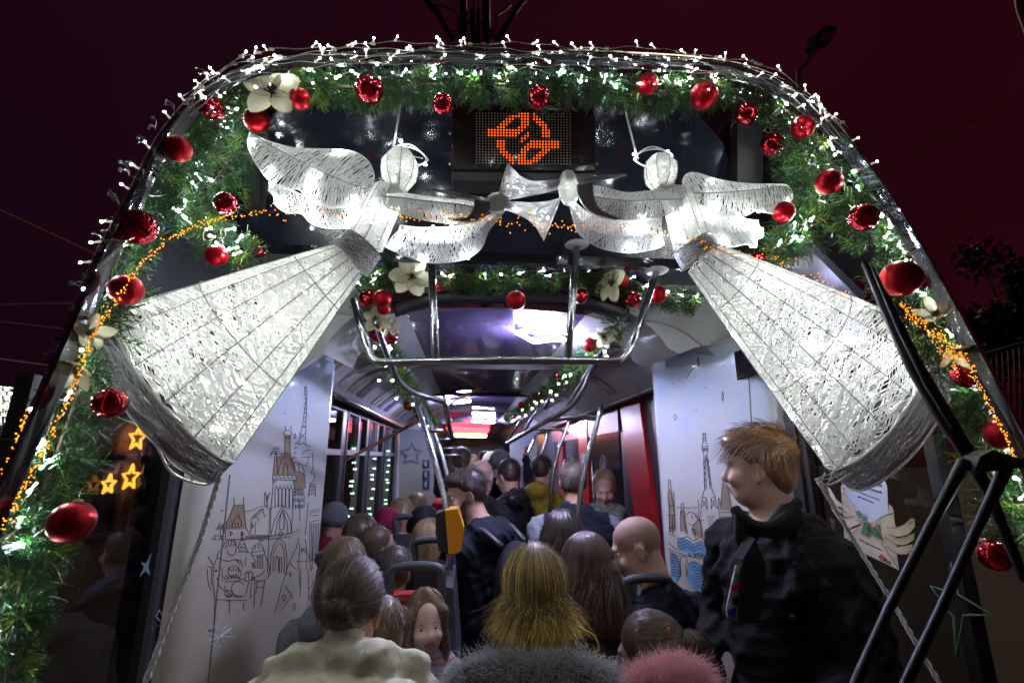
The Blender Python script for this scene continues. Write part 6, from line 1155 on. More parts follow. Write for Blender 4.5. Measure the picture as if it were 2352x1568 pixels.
# coat collar, lapel, knitted jumper under the open coat
mb = MB()
mb.prism(pl([(1690, 1180), (1722, 1195), (1760, 1210), (1800, 1160), (1838, 1150), (1842, 1200), (1800, 1240), (1745, 1232), (1712, 1290), (1694, 1240)], 1.475), (0, .018, 0)); mb.build('coat_lapel', C_COAT, o)
pk = MB(); pk.prism(pl([(1706, 1285), (1735, 1235), (1760, 1300), (1745, 1430), (1700, 1430)], 1.415), (0, .05, 0)); pk.build('coat_front', C_COAT, o, shade=False)
mb = MB(); mb.tube(catmull(pl([(1688, 1168, 1.5), (1702, 1186, 1.48), (1732, 1206, 1.465), (1766, 1209, 1.46), (1802, 1188, 1.47), (1832, 1154, 1.5)], 1.47), 20), .017, 8); mb.build('collar_edge', C_COAT, o)
jm = MB(); jm.prism(pl([(1690, 1298), (1709, 1300), (1707, 1370), (1698, 1418), (1672, 1418), (1668, 1400), (1680, 1340)], 1.428), (0, .004, 0)); jo = jm.build('jumper', C_WHITE, o, shade=False)
for pts, c in (([(1686, 1316), (1706, 1314), (1705, 1330), (1684, 1332)], (.02, .25, .08)), ([(1682, 1342), (1706, 1340), (1704, 1356), (1696, 1350), (1680, 1358)], (.55, .02, .03)), ([(1680, 1372), (1700, 1366), (1698, 1392), (1684, 1388)], (.012, .012, .014)), ([(1670, 1398), (1690, 1394), (1688, 1416), (1673, 1416)], (.02, .03, .2))):
    mb = MB(); mb.prism(pl(pts, 1.426), (0, -.003, 0)); mb.build('knit_motif', cloth('motif%d' % int(pts[0][1]), c, .2), jo, shade=False)
for (u, v) in ((1826, 1296), (1820, 1416)): mb = MB(); mb.sphere(P(u, v, 1.41), (.009, .004, .009), 10, 6); mb.build('button', M_RUBBER, o)

# --- girl looking out at the camera
HF = P(979, 1428, 1.9); C_STR = bpy.data.materials.new('striped_knit'); C_STR.use_nodes = True; t = C_STR.node_tree; b_ = t.nodes['Principled BSDF']; b_.inputs['Roughness'].default_value = .9
co = t.nodes.new('ShaderNodeTexCoord'); se = t.nodes.new('ShaderNodeSeparateXYZ'); t.links.new(co.outputs['Object'], se.inputs[0]); mm = t.nodes.new('ShaderNodeMath'); mm.operation = 'MULTIPLY'; mm.inputs[1].default_value = 7.0; t.links.new(se.outputs['Z'], mm.inputs[0]); fr = t.nodes.new('ShaderNodeMath'); fr.operation = 'FRACT'; t.links.new(mm.outputs[0], fr.inputs[0]); rp = t.nodes.new('ShaderNodeValToRGB'); rp.color_ramp.interpolation = 'CONSTANT'; t.links.new(fr.outputs[0], rp.inputs[0]); t.links.new(rp.outputs[0], b_.inputs['Base Color'])
e = rp.color_ramp.elements; e[0].color = (.42, .42, .48, 1); e[1].position = .2; e[1].color = (.03, .2, .1, 1)
for p_, c in ((.3, (.42, .42, .48, 1)), (.45, (.5, .2, .16, 1)), (.52, (.42, .42, .48, 1)), (.6, (.5, .15, .2, 1)), (.66, (.42, .42, .48, 1)), (.78, (.05, .07, .2, 1)), (.85, (.42, .4, .42, 1)), (.93, (.5, .38, .1, 1))): q = e.new(p_); q.color = c
def ex(F, T, W, B): F.cap(W((-.04, 0, .06)), W((.04, 0, .06)), .062, .062, 2, .02)
o, T, W, R, B = person('little girl with straight brown hair and striped knitted jumper looking back out', HF, 168, 176, 2, 3, s=.78, child=True, pose='sit', top=C_STR, skin=mat('skin_child', (.68, .46, .39), .5, sub=.15, noise=.04), h=.0065, sw=.16, extra=ex, floor=.3)
hair_volume(o, HF, R, .78, [('e', (0, -.03, .045), (.086, .098, .088)), ('c', (-.068, -.025, .0), (-.075, -.0, -.16), .03, .024), ('c', (.068, -.025, .0), (.075, -.0, -.16), .03, .024), ('c', (0, -.08, 0), (0, -.06, -.15), .05, .04), ('c', (.004, .02, .125), (.074, .035, .045), .014, .014), ('c', (.074, .035, .045), (.084, .01, -.12), .014, .016), ('c', (-.004, .02, .125), (-.074, .035, .045), .014, .014), ('c', (-.074, .035, .045), (-.084, .01, -.12), .014, .016)], H_LBROWN, .006)
hair_fall(o, HF, R, .78, 1100, 21, hairmat('child_brown', (.2, .13, .08)), .18, .008, .0022, face=.17, wave=.003, tmax=92)

# --- dark-haired woman next to the blonde
HD = P(1350, 1325, 1.75)
o, T, W, R, B = person('woman with long dark red-brown hair and black leather jacket beside the blonde', HD, 10, 5, -12, s=.98, pose='sit', top=mat('black_leather', (.012, .012, .015), .3, bump=.4, bscale=40), h=.012, sw=.2, bulk=1.1, floor=.3)
hair_volume(o, HD, R, 1.0, longv(.14, .05, .06), H_RBROWN, .010); hair_fall(o, HD, R, 1.02, 2800, 31, H_RBROWN, .17, .026, .0015, face=.25, flare_=.3, wave=.010)
HD2 = P(1292, 1245, 2.3)
o, T, W, R, B = person('dark-haired passenger half hidden behind the red-brown haired woman', HD2, 0, 0, -10, pose='sit', top=C_BLACK, h=.015); hair_volume(o, HD2, R, 1, longv(.1), H_DARK, .011); hair_fall(o, HD2, R, 1.02, 500, 32, H_DARK, .12, .02, .003, face=.25)
# --- bald man in profile
HM = P(1462, 1258, 2.12)
o, T, W, R, B = person('balding man with shaved head in navy jumper smiling down in profile', HM, -74, -30, -20, s=1.05, pose='sit', top=C_NAVY, skin=M_SKIN2, stub=H_STUB, h=.008, sw=.2, bulk=1.15, jaw=1.1, lean=(.04, -.05))
# --- man in the quilted vest
HV = P(1315, 1108, 3.05)
def ex(F, T, W, B):
    for k in range(7): F.cap(W((-.15, -.06, -.08 - .075 * k)), W((.15, -.06, -.08 - .075 * k)), .075, .075, 2, .012)
    F.cap(W((-.06, -.02, .05)), W((.06, -.02, .05)), .06, .06, 2, .02)
o, T, W, R, B = person('man seen from behind in navy quilted vest over grey knit sleeves', HV, 4, 0, 0, s=1.02, top=C_NAVY, sleeve=C_GREYS, stub=H_STUB, face=False, h=.011, sw=.22, bulk=1.1, extra=ex)
hair_volume(o, HV, R, 1.02, [('e', (0, -.03, .045), (.081, .095, .085)), ('e', (0, -.05, -.01), (.073, .06, .05))], hairmat('cropped', (.10, .075, .055), .3), .009); hair_short(o, T, HV, 1.02, 900, 3, hairmat('cropped', (.10, .075, .055), .3), .02)
HW = P(1388, 1122, 3.55)
def ex(F, T, W, B): F.cap(W((-.09, .05, .06)), W((.09, .05, .05)), .06, .07, 5, .03); F.cap(W((-.07, .1, .0)), W((.08, .09, -.02)), .05, .06, 5, .03)
o, T, W, R, B = person('woman with pulled-back fair hair and bulky scarf looking down by the door', HW, -165, 175, -22, s=.97, top=C_OLIVE, sleeve=cloth('scarf', (.16, .16, .13), .5, 25), h=.009, extra=ex)
hair_volume(o, HW, R, .97, [('e', (0, -.03, .048), (.083, .097, .087))], H_DBLOND, .008); hair_gather(o, T, R, HW, .97, (0, -1, .2), 600, 8, H_DBLOND, wd=.002)
# --- man with backpack
HP = P(1068, 1136, 2.72)
def ex(F, T, W, B): F.cap(W((-.1, -.04, .05)), W((.1, -.04, .05)), .06, .06, 2, .03); F.ell(W((0, -.10, .02)), (.13, .06, .07), 2, B, .03)
o, T, W, R, B = person('bearded man in dark hooded coat with backpack bending over the yellow ticket machine', HP, -102, -50, -14, s=1.02, top=C_NAVY, h=.008, sw=.21, bulk=1.12, extra=ex, lean=(.05, -.05), arms={-1: ((-.24, .12, -.32), (-.16, .36, -.36)), 1: ((.27, .02, -.30), (.2, .2, -.5))}, beard=1, stub=None, jaw=1.05)
hair_volume(o, HP, R, 1.02, [('e', (0, -.03, .052), (.086, .097, .087)), ('e', (0, .05, .09), (.06, .05, .035)), ('e', (0, -.06, -.01), (.074, .05, .05))], H_DARK, .008); hair_short(o, T, HP, 1.02, 1100, 4, H_DARK, .04)
hair_volume(o, HP, R, 1.02, [('e', (0, .045, -.088), (.052, .05, .032)), ('c', (-.062, .02, -.03), (-.045, .05, -.085), .014, .018), ('c', (.062, .02, -.03), (.045, .05, -.085), .014, .018), ('c', (-.02, .098, -.052), (.02, .098, -.052), .006, .006)], H_DARK, .006, cut=False, name='beard')
bp = thing('backpack', 'black backpack worn by the bearded man at the ticket machine', 'backpack', W((.0, -.2, -.45)))
F = Field(); F.ell(W((0, -.21, -.2)), (.15, .09, .22), 0, B, .03); F.ell(W((0, -.26, -.28)), (.11, .06, .12), 0, B, .03); F.build('bag', [cloth('backpack', (.015, .016, .02), .2, 40, .4)], bp, .014)
for q in (-1, 1): mb = MB(); mb.tube(catmull([W((q * .1, -.2, .0)), W((q * .12, -.06, .07)), W((q * .13, .09, -.02)), W((q * .14, .11, -.2))], 14), .014, 6); mb.build('strap', M_GREYSEAT, bp)

# --- passengers farther along and on the seats
far = 'passengers crowding the aisle farther along'
def simple(label, u, v, y, yaw, top, hairv, hm, hs=None, pose='stand', s=1.0, pitch=0, face=False, h=.014, L_=.12, stub=None, arms=None, n=420, byaw=None, hat=None, extra=None, skin=M_SKIN):
    if extra is None: extra = lambda F, T, W, B: (F.ell(W((0, -.085, .055)), np.array((.125, .065, .075)) * s, 2, B, .03), F.cap(W((-.09, -.02, .045)), W((.09, -.02, .045)), .05 * s, .05 * s, 2, .03))
    hc = P(u, v + 36 / y, y); o, T, W, R, B = person(label, hc, yaw, byaw, pitch, s=s, pose=pose, top=top, h=h, face=face, stub=stub, arms=arms, extra=extra, skin=skin)
    if hat is not None: hair_volume(o, hc, R, s, [('e', (0, -.02, .055), (.095, .112, .098)), ('c', (-.06, -.02, .02), (.06, -.02, .02), .05, .05)], hat, .010, name='knit_hat')
    if hairv == 'long': hair_volume(o, hc, R, s, longv(L_), hm, .011); hair_fall(o, hc, R, 1.02 * s, n, int(u), hm, L_ + .03, .02, .0032, face=.25)
    elif hairv == 'short': hair_volume(o, hc, R, s, [('e', (0, -.03, .048), (.086, .098, .09)), ('e', (0, -.06, -.01), (.075, .05, .05))], hm, .010); hair_short(o, T, hc, s, 650, int(u), hm)
    return o, T, W, R, B
simple('bald man in dark jacket behind the bearded man', 1108, 1085, 3.5, 25, C_BLACK, None, None, stub=H_STUB, h=.012)
simple('passenger in a knitted grey cap behind the bald man', 1150, 1062, 4.4, 15, C_NAVY, None, None, hat=C_GREY, arms={1: ((.26, .05, .02), (.22, .12, .28))})
simple('passenger with dark hair and leather jacket looking at a phone', 1165, 1085, 3.9, -40, mat('dark_leather', (.012, .012, .016), .3, bump=.5, bscale=30), 'short', H_DARK, pitch=-15, face=True, h=.011)
simple('woman with glasses and long hair in navy coat holding a far pole', 1222, 1087, 4.8, -160, C_NAVY, 'long', H_DARK, face=True, h=.010, arms={-1: ((-.26, .1, -.2), (-.1, .3, .0))})
simple('passenger in mustard yellow coat by the door', 1248, 1072, 4.3, 40, C_MUST, 'short', H_DARK, h=.012)
simple('tall passenger with arm raised to the ceiling rail', 1060, 1052, 4.6, 0, C_BLACK, 'short', H_BROWN, arms={-1: ((-.2, .05, .15), (-.12, .1, .42))})
simple('passenger in a beige cap far down the aisle', 1128, 1060, 5.6, 0, C_GREY, None, None, hat=cloth('beige', (.3, .26, .2)))
simple('blond passenger far down the aisle', 1085, 1062, 6.4, 10, C_DENIM, 'short', H_DBLOND)
simple('passenger far down the aisle below the orange strip', 1112, 1050, 7.6, -10, C_BLACK, 'short', H_DARK)
sit = 'seated passengers by the windows'
simple('seated woman with straight brown hair by the window', 829, 1228, 2.9, 8, C_BLACK, 'long', H_BROWN, pose='sit', n=700, L_=.16)
simple('seated child in a burgundy knitted hat', 889, 1202, 3.4, 5, C_GREYS, None, None, pose='sit', hat=C_BURG, s=.9)
simple('seated boy with short brown hair turned in profile by the window', 872, 1246, 2.75, 60, C_DENIM, 'short', H_BROWN, pose='sit', s=.85, face=True, h=.010)
simple('seated child with dark hair and bright yellow hood', 905, 1300, 2.25, 5, C_YEL, 'short', H_DARK, pose='sit', s=.85, h=.011, extra=lambda F, T, W, B: (F.ell(W((0, -.09, .03)), (.13, .07, .08), 2, B, .03), F.cap(W((-.11, 0, .03)), W((.11, 0, .03)), .055, .055, 2, .03)))
simple('seated woman with tousled blonde hair and denim collar', 925, 1176, 4.0, 30, C_DENIM, 'long', H_DBLOND, pose='sit', n=800, L_=.16)
simple('seated woman with ash blonde bob behind the tousled blonde', 958, 1160, 4.7, 10, C_RED, 'long', H_DBLOND, pose='sit', L_=.08)
simple('seated woman with long golden hair behind the black seat', 985, 1240, 2.75, 0, C_BLACK, 'long', H_DBLOND, pose='sit', n=700, L_=.2)
simple('seated passenger in a black knitted hat beside the ticket machine', 974, 1205, 3.2, 0, C_BLACK, None, None, pose='sit', hat=C_BLACK)
simple('seated passenger with wavy brown hair behind the printed cabinet', 792, 1295, 2.3, 15, C_GREYS, 'long', H_LBROWN, pose='sit', n=600, L_=.1)
simple('grey-haired person in patterned grey wool beside the woman in cream', 880, 1432, 1.62, 10, cloth('pattern_wool', (.3, .3, .32), .7, 60), 'short', H_LBROWN, pose='sit', s=.8)
simple('passenger in a grey knitted cap by the side window', 770, 1190, 3.9, 20, C_BURG, None, None, pose='sit', hat=C_GREY)
simple('passenger in red hood near the far partition', 1012, 1172, 5.0, 0, C_RED, 'short', H_DARK, pose='sit', hat=C_RED)

# ---------------------------------------------------------------- seats
def seat(label, pts, y, clothm, hoop=True, depth=.06, z0=.0):
    q = np.array(pl(pts, y)); o = thing('passenger_chair', label, 'seat', (q[:, 0].mean(), y, z0)); mb = MB(); mb.prism(q, (0, depth, 0)); bk = mb.build('backrest', clothm, o, shade=False); x0, x1 = q[:, 0].min(), q[:, 0].max(); zt = q[:, 2].max(); zb = q[:, 2].min()
    if hoop: c = (x0 + x1) / 2; mb = MB(); mb.tube(catmull([(x0, y + .03, zt - .1), (x0 + .01, y + .03, zt + .02), (c - .08, y + .03, zt + .085), (c + .08, y + .03, zt + .085), (x1 - .01, y + .03, zt + .02), (x1, y + .03, zt - .1)], 30), .018, 8); mb.build('handle_hoop', M_GREYSEAT, o)
    mb = MB(); mb.box((x0, y + .062, .42), (x1, y + .46, .5)); mb.build('seat_cushion', clothm, o, shade=False); mb = MB(); mb.box((x0 + .05, y + .01, zb - .5 if zb - .5 > .5 else .5), (x1 - .05, y + .05, zb - .002)); mb.build('shell', M_GREYSEAT, o, shade=False); mb = MB(); mb.tube([((x0 + x1) / 2, y + .25, .0), ((x0 + x1) / 2, y + .25, .42)], .03, 10); mb.build('pedestal', M_GREYSEAT, o)
seat('red cloth seat back with grey hoop behind the girl in striped jumper', [(886, 1366), (1000, 1362), (1010, 1440), (1015, 1480), (895, 1475)], 2.02, M_REDSEAT)
seat('dark seat with grey hoop behind the shaved-head man', [(1450, 1392), (1545, 1390), (1548, 1470), (1455, 1470)], 1.98, M_GREYSEAT)
seat('dark seat with hoop in front of the golden-haired woman', [(945, 1290), (1030, 1290), (1040, 1370), (955, 1370)], 2.45, M_GREYSEAT)
seat('dark seat with hoop near the child in burgundy hat', [(905, 1225), (965, 1228), (968, 1290), (908, 1290)], 3.1, M_GREYSEAT)
seat('grey seat with hoop beside the printed cabinet', [(735, 1330), (800, 1330), (800, 1400), (735, 1400)], 2.2, M_GREYSEAT)
# grey partition beside the girl
mb = MB(); mb.prism(pl([(1005, 1345), (1040, 1350), (1055, 1568), (1010, 1568)], 2.05), (0, .5, 0)); ob = mb.build('seat_partition', M_GREYSEAT, None, shade=False, base=P(1030, 1568, 2.05)); tag(ob, 'grey seat end panel beside the girl in the striped jumper', 'panel')

# ================================================================== stickers on the side window
xs_ = XR - 0.005
def W2(u, v, d=0.0): return PX(u, v, xs_ - d)
st = thing('window_sticker', 'winged envelope sticker with Christmas wish letter on the dark side window', 'sticker', W2(2000, 1300))
def SC(pts): return [((2000 + x / 4.48) * .9408, (1080 + y / 4.48) * .9408) for x, y in pts]
def decal(name, pts, m, d, parent, th=.001):
    q = [W2(u, v, d) for u, v in SC(pts)]; mb = MB(); mb.prism(q, (-th, 0, 0)); return mb.build(name, m, parent, shade=False)
M_CRM = mat('cream_paper', (.6, .5, .36), .5, noise=.12, nscale=30); M_PAP = mat('pale_letter', (.55, .58, .72), .5); M_HOLLY = mat('holly_green', (.06, .22, .09), .4); M_REDP = mat('red_print', (.5, .02, .03), .4)
decal('envelope_flap', [(240, 470), (270, 460), (300, 720), (760, 770), (765, 670), (800, 700), (820, 760), (835, 1000), (560, 1000), (250, 760)], M_CRM, .0, st)
decal('letter', [(275, 300), (330, 288), (690, 405), (730, 440), (745, 480), (760, 800), (560, 880), (290, 720)], M_PAP, .002, st)
decal('envelope', [(240, 550), (400, 740), (530, 870), (650, 840), (810, 765), (835, 910), (850, 1200), (875, 1395), (530, 1230), (275, 1100), (265, 860)], M_CRM, .004, st)
for k, w_ in enumerate(([(750, 930), (900, 910), (1010, 820), (1045, 840), (1048, 920), (980, 1000), (880, 1030), (760, 1010)], [(720, 1030), (880, 1040), (1000, 1005), (1045, 985), (1040, 1060), (960, 1110), (860, 1125), (760, 1080)], [(735, 1125), (860, 1140), (1025, 1110), (1020, 1170), (960, 1220), (880, 1220), (800, 1190)])): decal('wing_feather', w_, M_CRM, .006 + .0015 * k, st)
for k, w_ in enumerate(([(85, 480), (120, 500), (190, 620), (260, 680), (400, 740), (330, 740), (200, 690), (130, 600)], [(90, 560), (150, 640), (250, 740), (400, 800), (300, 800), (180, 730), (110, 640)], [(120, 660), (200, 760), (300, 830), (450, 880), (330, 930), (220, 850), (140, 740)])): decal('wing_feather', w_, M_CRM, .006 + .0015 * k, st)
ln_ = MB()
def sline(pts, wd=.0022, d=.011):
    q = [W2(u, v, d) for u, v in SC(pts)]; ln_.tube(q, wd / 2, 4)
for q in ([(240, 550), (290, 570), (400, 720)], [(280, 1090), (350, 1000), (450, 900)], [(680, 1090), (760, 1220), (850, 1350), (862, 1390)], [(650, 830), (740, 790), (810, 770)], [(745, 930), (840, 930), (930, 890), (1010, 820)], [(760, 1005), (860, 1030), (950, 1020), (1045, 980)], [(720, 1035), (830, 1110), (920, 1125), (1030, 1095)], [(735, 1130), (800, 1190), (880, 1222)], [(95, 570), (180, 690), (320, 775)], [(120, 660), (200, 770), (320, 835)], [(250, 640), (290, 690), (330, 720)], [(980, 890), (1025, 850)], [(240, 550), (265, 860), (270, 1100)], [(275, 1100), (530, 1230), (870, 1395)]): sline(q)
for rr_ in ([(610, 870), (640, 840), (655, 870), (620, 895), (570, 880)], [(620, 900), (660, 920), (670, 965), (640, 960), (600, 910)], [(470, 850), (490, 815), (520, 850), (530, 875)], [(415, 850), (440, 845), (465, 870), (440, 875), (415, 850)]): sline(rr_, .002)
ln_.build('outline', M_INK, st, kind='stuff')
decal('holly_leaf', [(400, 745), (440, 745), (470, 780), (475, 830), (440, 830), (410, 790)], M_HOLLY, .012, st); decal('holly_leaf', [(540, 900), (530, 950), (540, 990), (490, 1020), (460, 990), (470, 940), (490, 890)], M_HOLLY, .012, st); decal('holly_leaf', [(560, 920), (610, 950), (650, 990), (680, 1065), (630, 1045), (590, 1010), (570, 960)], M_HOLLY, .012, st); decal('holly_leaf', [(470, 860), (530, 870), (560, 910), (500, 905)], M_HOLLY, .0135, st); decal('berry', [(540, 875), (565, 880), (572, 920), (548, 920)], M_REDP, .0155, st)
def stext(body, size, x, y, x2, y2, m=M_INK, d=.0062):
    a = W2(*SC([(x, y)])[0], d); b = W2(*SC([(x2, y2)])[0], d); xd = unit(b - a); settext(body, size, (a + b) / 2, xd, np.array([0, 0, 1.0]), m, st)
pw = float(np.linalg.norm(W2(*SC([(300, 350)])[0]) - W2(*SC([(715, 480)])[0])))
stext('Pomozte Ježíškovi splnit vánoční', pw / 14.6, 290, 345, 715, 485, d=.0045); stext('přání dětem z dětských domovů.', pw / 14.8, 295, 408, 705, 555, d=.0045); stext('Například v Dětském domově Unhošť', pw / 22, 350, 505, 670, 632, d=.0045); stext('plníme přání 43 dětem.', pw / 22, 412, 585, 610, 662, d=.0045)
stext('www.dpp.cz/vanoce', pw / 14, 430, 1050, 690, 1180, d=.0065); stext('dpp', pw / 8, 712, 1270, 778, 1310, d=.0065)
a = W2(*SC([(687, 1260)])[0], .0065); mb = MB(); mb.tube([a + np.array([0, .0085 * math.cos(x), .0085 * math.sin(x)]) for x in np.linspace(0, 6.283, 17)[:-1]], .002, 4, closed=True); mb.tube([a + [0, .012, .003], a + [0, 0, .002], a + [0, -.003, -.004]], .0016, 4); mb.tube([a + [0, -.012, -.003], a + [0, 0, -.002], a + [0, .003, .004]], .0016, 4); mb.build('round_logo', M_REDP, st)
so = thing('window_sticker', 'dull green four-pointed star outline sticker behind the wiper arms', 'sticker', W2(2190, 1510)); q = [W2(u, v, .001) for u, v in ((2186, 1290), (2202, 1365), (2282, 1412), (2214, 1412), (2198, 1505), (2190, 1415), (2140, 1345), (2178, 1358))]; mb = MB(); mb.tube(q, .005, 4, closed=True); mb.build('outline', mat('dull_green', (.12, .2, .18), .6), so)
def WL2(u, v, d=0.0): return PX(u, v, XL + .005 + d)
so = thing('window_sticker', 'white line gift box sticker with a bow on the dark window behind the rope', 'sticker', WL2(390, 1500)); mb = MB()
for q in ([(360, 1515), (352, 1440), (395, 1425), (392, 1500), (360, 1515)], [(374, 1508), (372, 1434)], [(375, 1432), (358, 1415), (366, 1400), (378, 1425), (392, 1395), (402, 1405), (384, 1430)]): mb.tube([WL2(u, v, .002) for u, v in q], .002, 4)
mb.build('outline', M_WHITEL, so)
so = thing('window_sticker', 'slim pale four-pointed star sticker on the dark window beside the pillar', 'sticker', WL2(335, 1325)); mb = MB(); mb.prism([WL2(u, v, .002) for u, v in ((348, 1268), (340, 1300), (345, 1322), (333, 1310), (320, 1325), (330, 1300), (322, 1290), (335, 1293))], (.001, 0, 0)); mb.build('star', mat('pale_blue_print', (.12, .18, .22), .6), so, shade=False)
so = thing('window_sticker', 'grey outlined star print on the dark pane below the silver hem', 'sticker', WL2(455, 1258)); mb = MB(); mb.tube([WL2(u, v, .002) for u, v in ((455, 1135), (462, 1185), (482, 1192), (464, 1205), (456, 1258), (450, 1205), (432, 1195), (450, 1183))], .003, 4, closed=True); mb.build('outline', M_WHITEL, so)

# lights strung in the saloon windows
M_GRN = emat('pale_green_led', (.45, 1.0, .6), 6.0); M_STAR = emat('amber_star_reflection', (1.0, .36, .03), 3.2)
for k, (y, x) in enumerate(((3.75, 0), (4.85, 0), (5.85, 0), (6.9, 0))):
    o = thing('window_light_string', ['pale green light string hanging in the window nearest the printed cabinet', 'pale green light string in the second saloon window from the printed cabinet', 'pale green light string in the third saloon window from the printed cabinet', 'pale green light string in the last saloon window before the partition'][k], 'fairy lights', (XL + .02, y, 1.0), 'green light strings in the windows'); r_ = random.Random(k)
    pts = [np.array([XL - .01 - .0, y + .06 * math.sin(i * 1.7) + r_.uniform(-.03, .03), 2.1 - i * .085 + r_.uniform(-.03, .03)]) for i in range(13)]; mb = MB(); mb.tube(pts, .0015, 4); mb.build('wire', M_WIRE, o)
    bm = MB(); bm.sphere((0, 0, 0), .007, 8, 6); bme = bm.mesh('bulb', [M_GRN])
    for p in pts: place(bme, 'bulb', o, p)

# ================================================================== surroundings
mb = MB(); mb.box((-120, -60, -.9), (120, 200, -.8)); gr = mb.build('ground', mat('night_asphalt', (.05, .05, .052), .8, noise=.3, nscale=3), shade=False); gr['kind'] = 'structure'
mb = MB(); mb.box((-6, -6, -.798), (4, 1.0, -.55)); pf = mb.build('platform', mat('platform_concrete', (.2, .2, .2), .8, noise=.2, nscale=5), shade=False); pf['kind'] = 'structure'
# house behind the side window; its amber stars stand in for pane reflections
hs = thing('house', 'low plastered house with lit windows outside the side window', 'house', (-7, 6, -.8)); M_PLAST = mat('house_plaster', (.26, .22, .2), .8, noise=.15, nscale=3)
mb = MB(); mb.box((-7.4, 1.5, -.8), (-7, 15, 2.5)); mb.build('wall', M_PLAST, hs, shade=False)
mb = MB(); mb.prism([(-6.6, 1.2, 2.5), (-9.5, 1.2, 3.1), (-9.5, 1.2, 3.0), (-7.4, 1.2, 2.5)], (0, 14, 0)); mb.build('roof', mat('roof_tiles', (.12, .05, .04), .8), hs, shade=False)
for k, y in enumerate((2.6, 4.6, 6.6, 8.2, 9.6, 11.0)):
    mb = MB()
    for q in ((y, y + .08, .3, 1.9), (y + 1.02, y + 1.1, .3, 1.9), (y + .08, y + 1.02, .3, .38), (y + .08, y + 1.02, 1.82, 1.9)): mb.box((-7.0, q[0], q[2]), (-6.93, q[1], q[3]))
    wo_ = mb.build('window', mat('window_frame_wood', (.2, .12, .06), .6), hs, shade=False); mb = MB(); mb.box((-6.995, y + .08, .38), (-6.985, y + 1.02, 1.82)); mb.build('pane', mat('dark_pane', (.02, .02, .02), .05), wo_, shade=False)
for k, (u, v, lb) in enumerate(((300, 1096, 'in front of a house window beside the post'), (357, 1096, 'in front of the house window next to the printed cabinet'), (316, 1006, 'under the house eaves'), (250, 1112, 'in front of a house window, the smaller star'))):
    c = PX(u, v, -6.85); mb = MB(); mb.tube([c + np.array([0, math.sin(j * math.pi / 5), math.cos(j * math.pi / 5)]) * (.3 if j % 2 == 0 else .13) * (.6 if k == 3 else .85) for j in range(10)], .03, 5, closed=True); ob = mb.build('star_reflection', M_STAR, None, base=c - [0, 0, .3]); tag(ob, 'glowing amber star in place of a window reflection, ' + lb, 'star reflection', 'amber stars standing in for reflections')
# silver light curtain beside the tram
o = thing('tinsel_curtain', 'curtain of silver tinsel strips with sparkling lights beyond the tram edge', 'light curtain', P(20, 1000, 3.0)); mt = mat('tinsel_strip', (.4, .4, .42), .25, .9, noise=.5, nscale=60); rr2 = random.Random(3); bm = MB(); bm.sphere((0, 0, 0), .007, 6, 5); bme = bm.mesh('bulb', [emat('curtain_led', (.9, 1, .8), 12.)])
for k in range(12):
    u = -30 + k * 8.5; v0 = 885 + rr2.uniform(0, 14); mb = MB(); mb.tube(pl([(u, v0), (u + rr2.uniform(-3, 3), 960), (u, 1120)], 3.0), .010, 5); mb.build('strip', mt, o)
    for j in range(3): place(bme, 'bulb', o, P(u + 3, v0 + 8 + j * rr2.uniform(18, 40), 2.98))
mb = MB(); mb.tube([P(-40, 884, 3.0), P(75, 890, 3.0)], .015, 6); mb.build('rod', M_STEEL, o)
mb = MB(); mb.tube([P(-32, 884, 3.02), [P(-32, 884, 3.02)[0], 3.02, -.8]], .03, 8); mb.build('post', M_STEEL, o)
# overhead wires
M_CABLE = mat('copper_wire', (.10, .055, .035), .5, .4, emit=(.05, .018, .008), es=.6)
M_CABLE = mat('rusty_overhead_wire', (.75, .36, .24), .5)
for (pts, y0, y1, lab) in (([(-30, 470), (230, 590)], 6, 7, 'taut overhead wire crossing the dark sky beside the rim with bead sprays'), ([(2020, 395), (2400, 190)], 6, 7, 'taut reddish overhead wire rising past the pillar above the wiper'), ([(-30, 700), (200, 695)], 12, 14, 'thin overhead wire low beside the tram, upper of three'), ([(-30, 735), (190, 760)], 12, 14, 'thin overhead wire low beside the tram, middle of three'), ([(-30, 820), (120, 840)], 12, 14, 'thin overhead wire low beside the tram, lowest of three')):
    a, b = P(*pts[0], y0), P(*pts[1], y1); d = b - a; mb = MB(); mb.tube([a - d * 1.5, a, b, b + d * .35], .016 if y0 < 8 else .014, 5); ob = mb.build('overhead_wire', M_CABLE, None, base=a); tag(ob, lab, 'wire')
# street lamp, unlit
yl = 9.0; o = thing('street_lamp', 'unlit street lamp on a slender curved arm above the tram corner', 'street lamp', [P(1835, 200, yl)[0] - .4, yl, -.8]); a = P(1835, 200, yl)
mb = MB(); mb.tube(catmull([[a[0] - .4, yl, -.8], [a[0] - .35, yl, 3], [a[0] - .25, yl, 6], a, P(1850, 150, yl), P(1878, 108, yl)], 30), .05, 8); mb.build('mast', mat('lamp_mast', (.35, .2, .15), .6, noise=.1), o)
q = pl([(1870, 100), (1884, 68), (1900, 58), (1918, 60), (1921, 70), (1905, 100), (1882, 112)], yl); mb = MB(); mb.prism(q, (0, .35, .12)); hd2 = mb.build('lamp_head', mat('lamp_head', (.012, .012, .012), .5), o, shade=False)
for k in range(3): v = 76 + 7 * k; mb = MB(); mb.prism(pl([(1889 - k * 3, v), (1913 - k * 3, v - 2), (1911 - k * 3, v + 3), (1887 - k * 3, v + 5)], yl - .01), (0, .008, 0)); mb.build('lens', mat('lamp_lens', (.6, .5, .45), .5), hd2, shade=False)
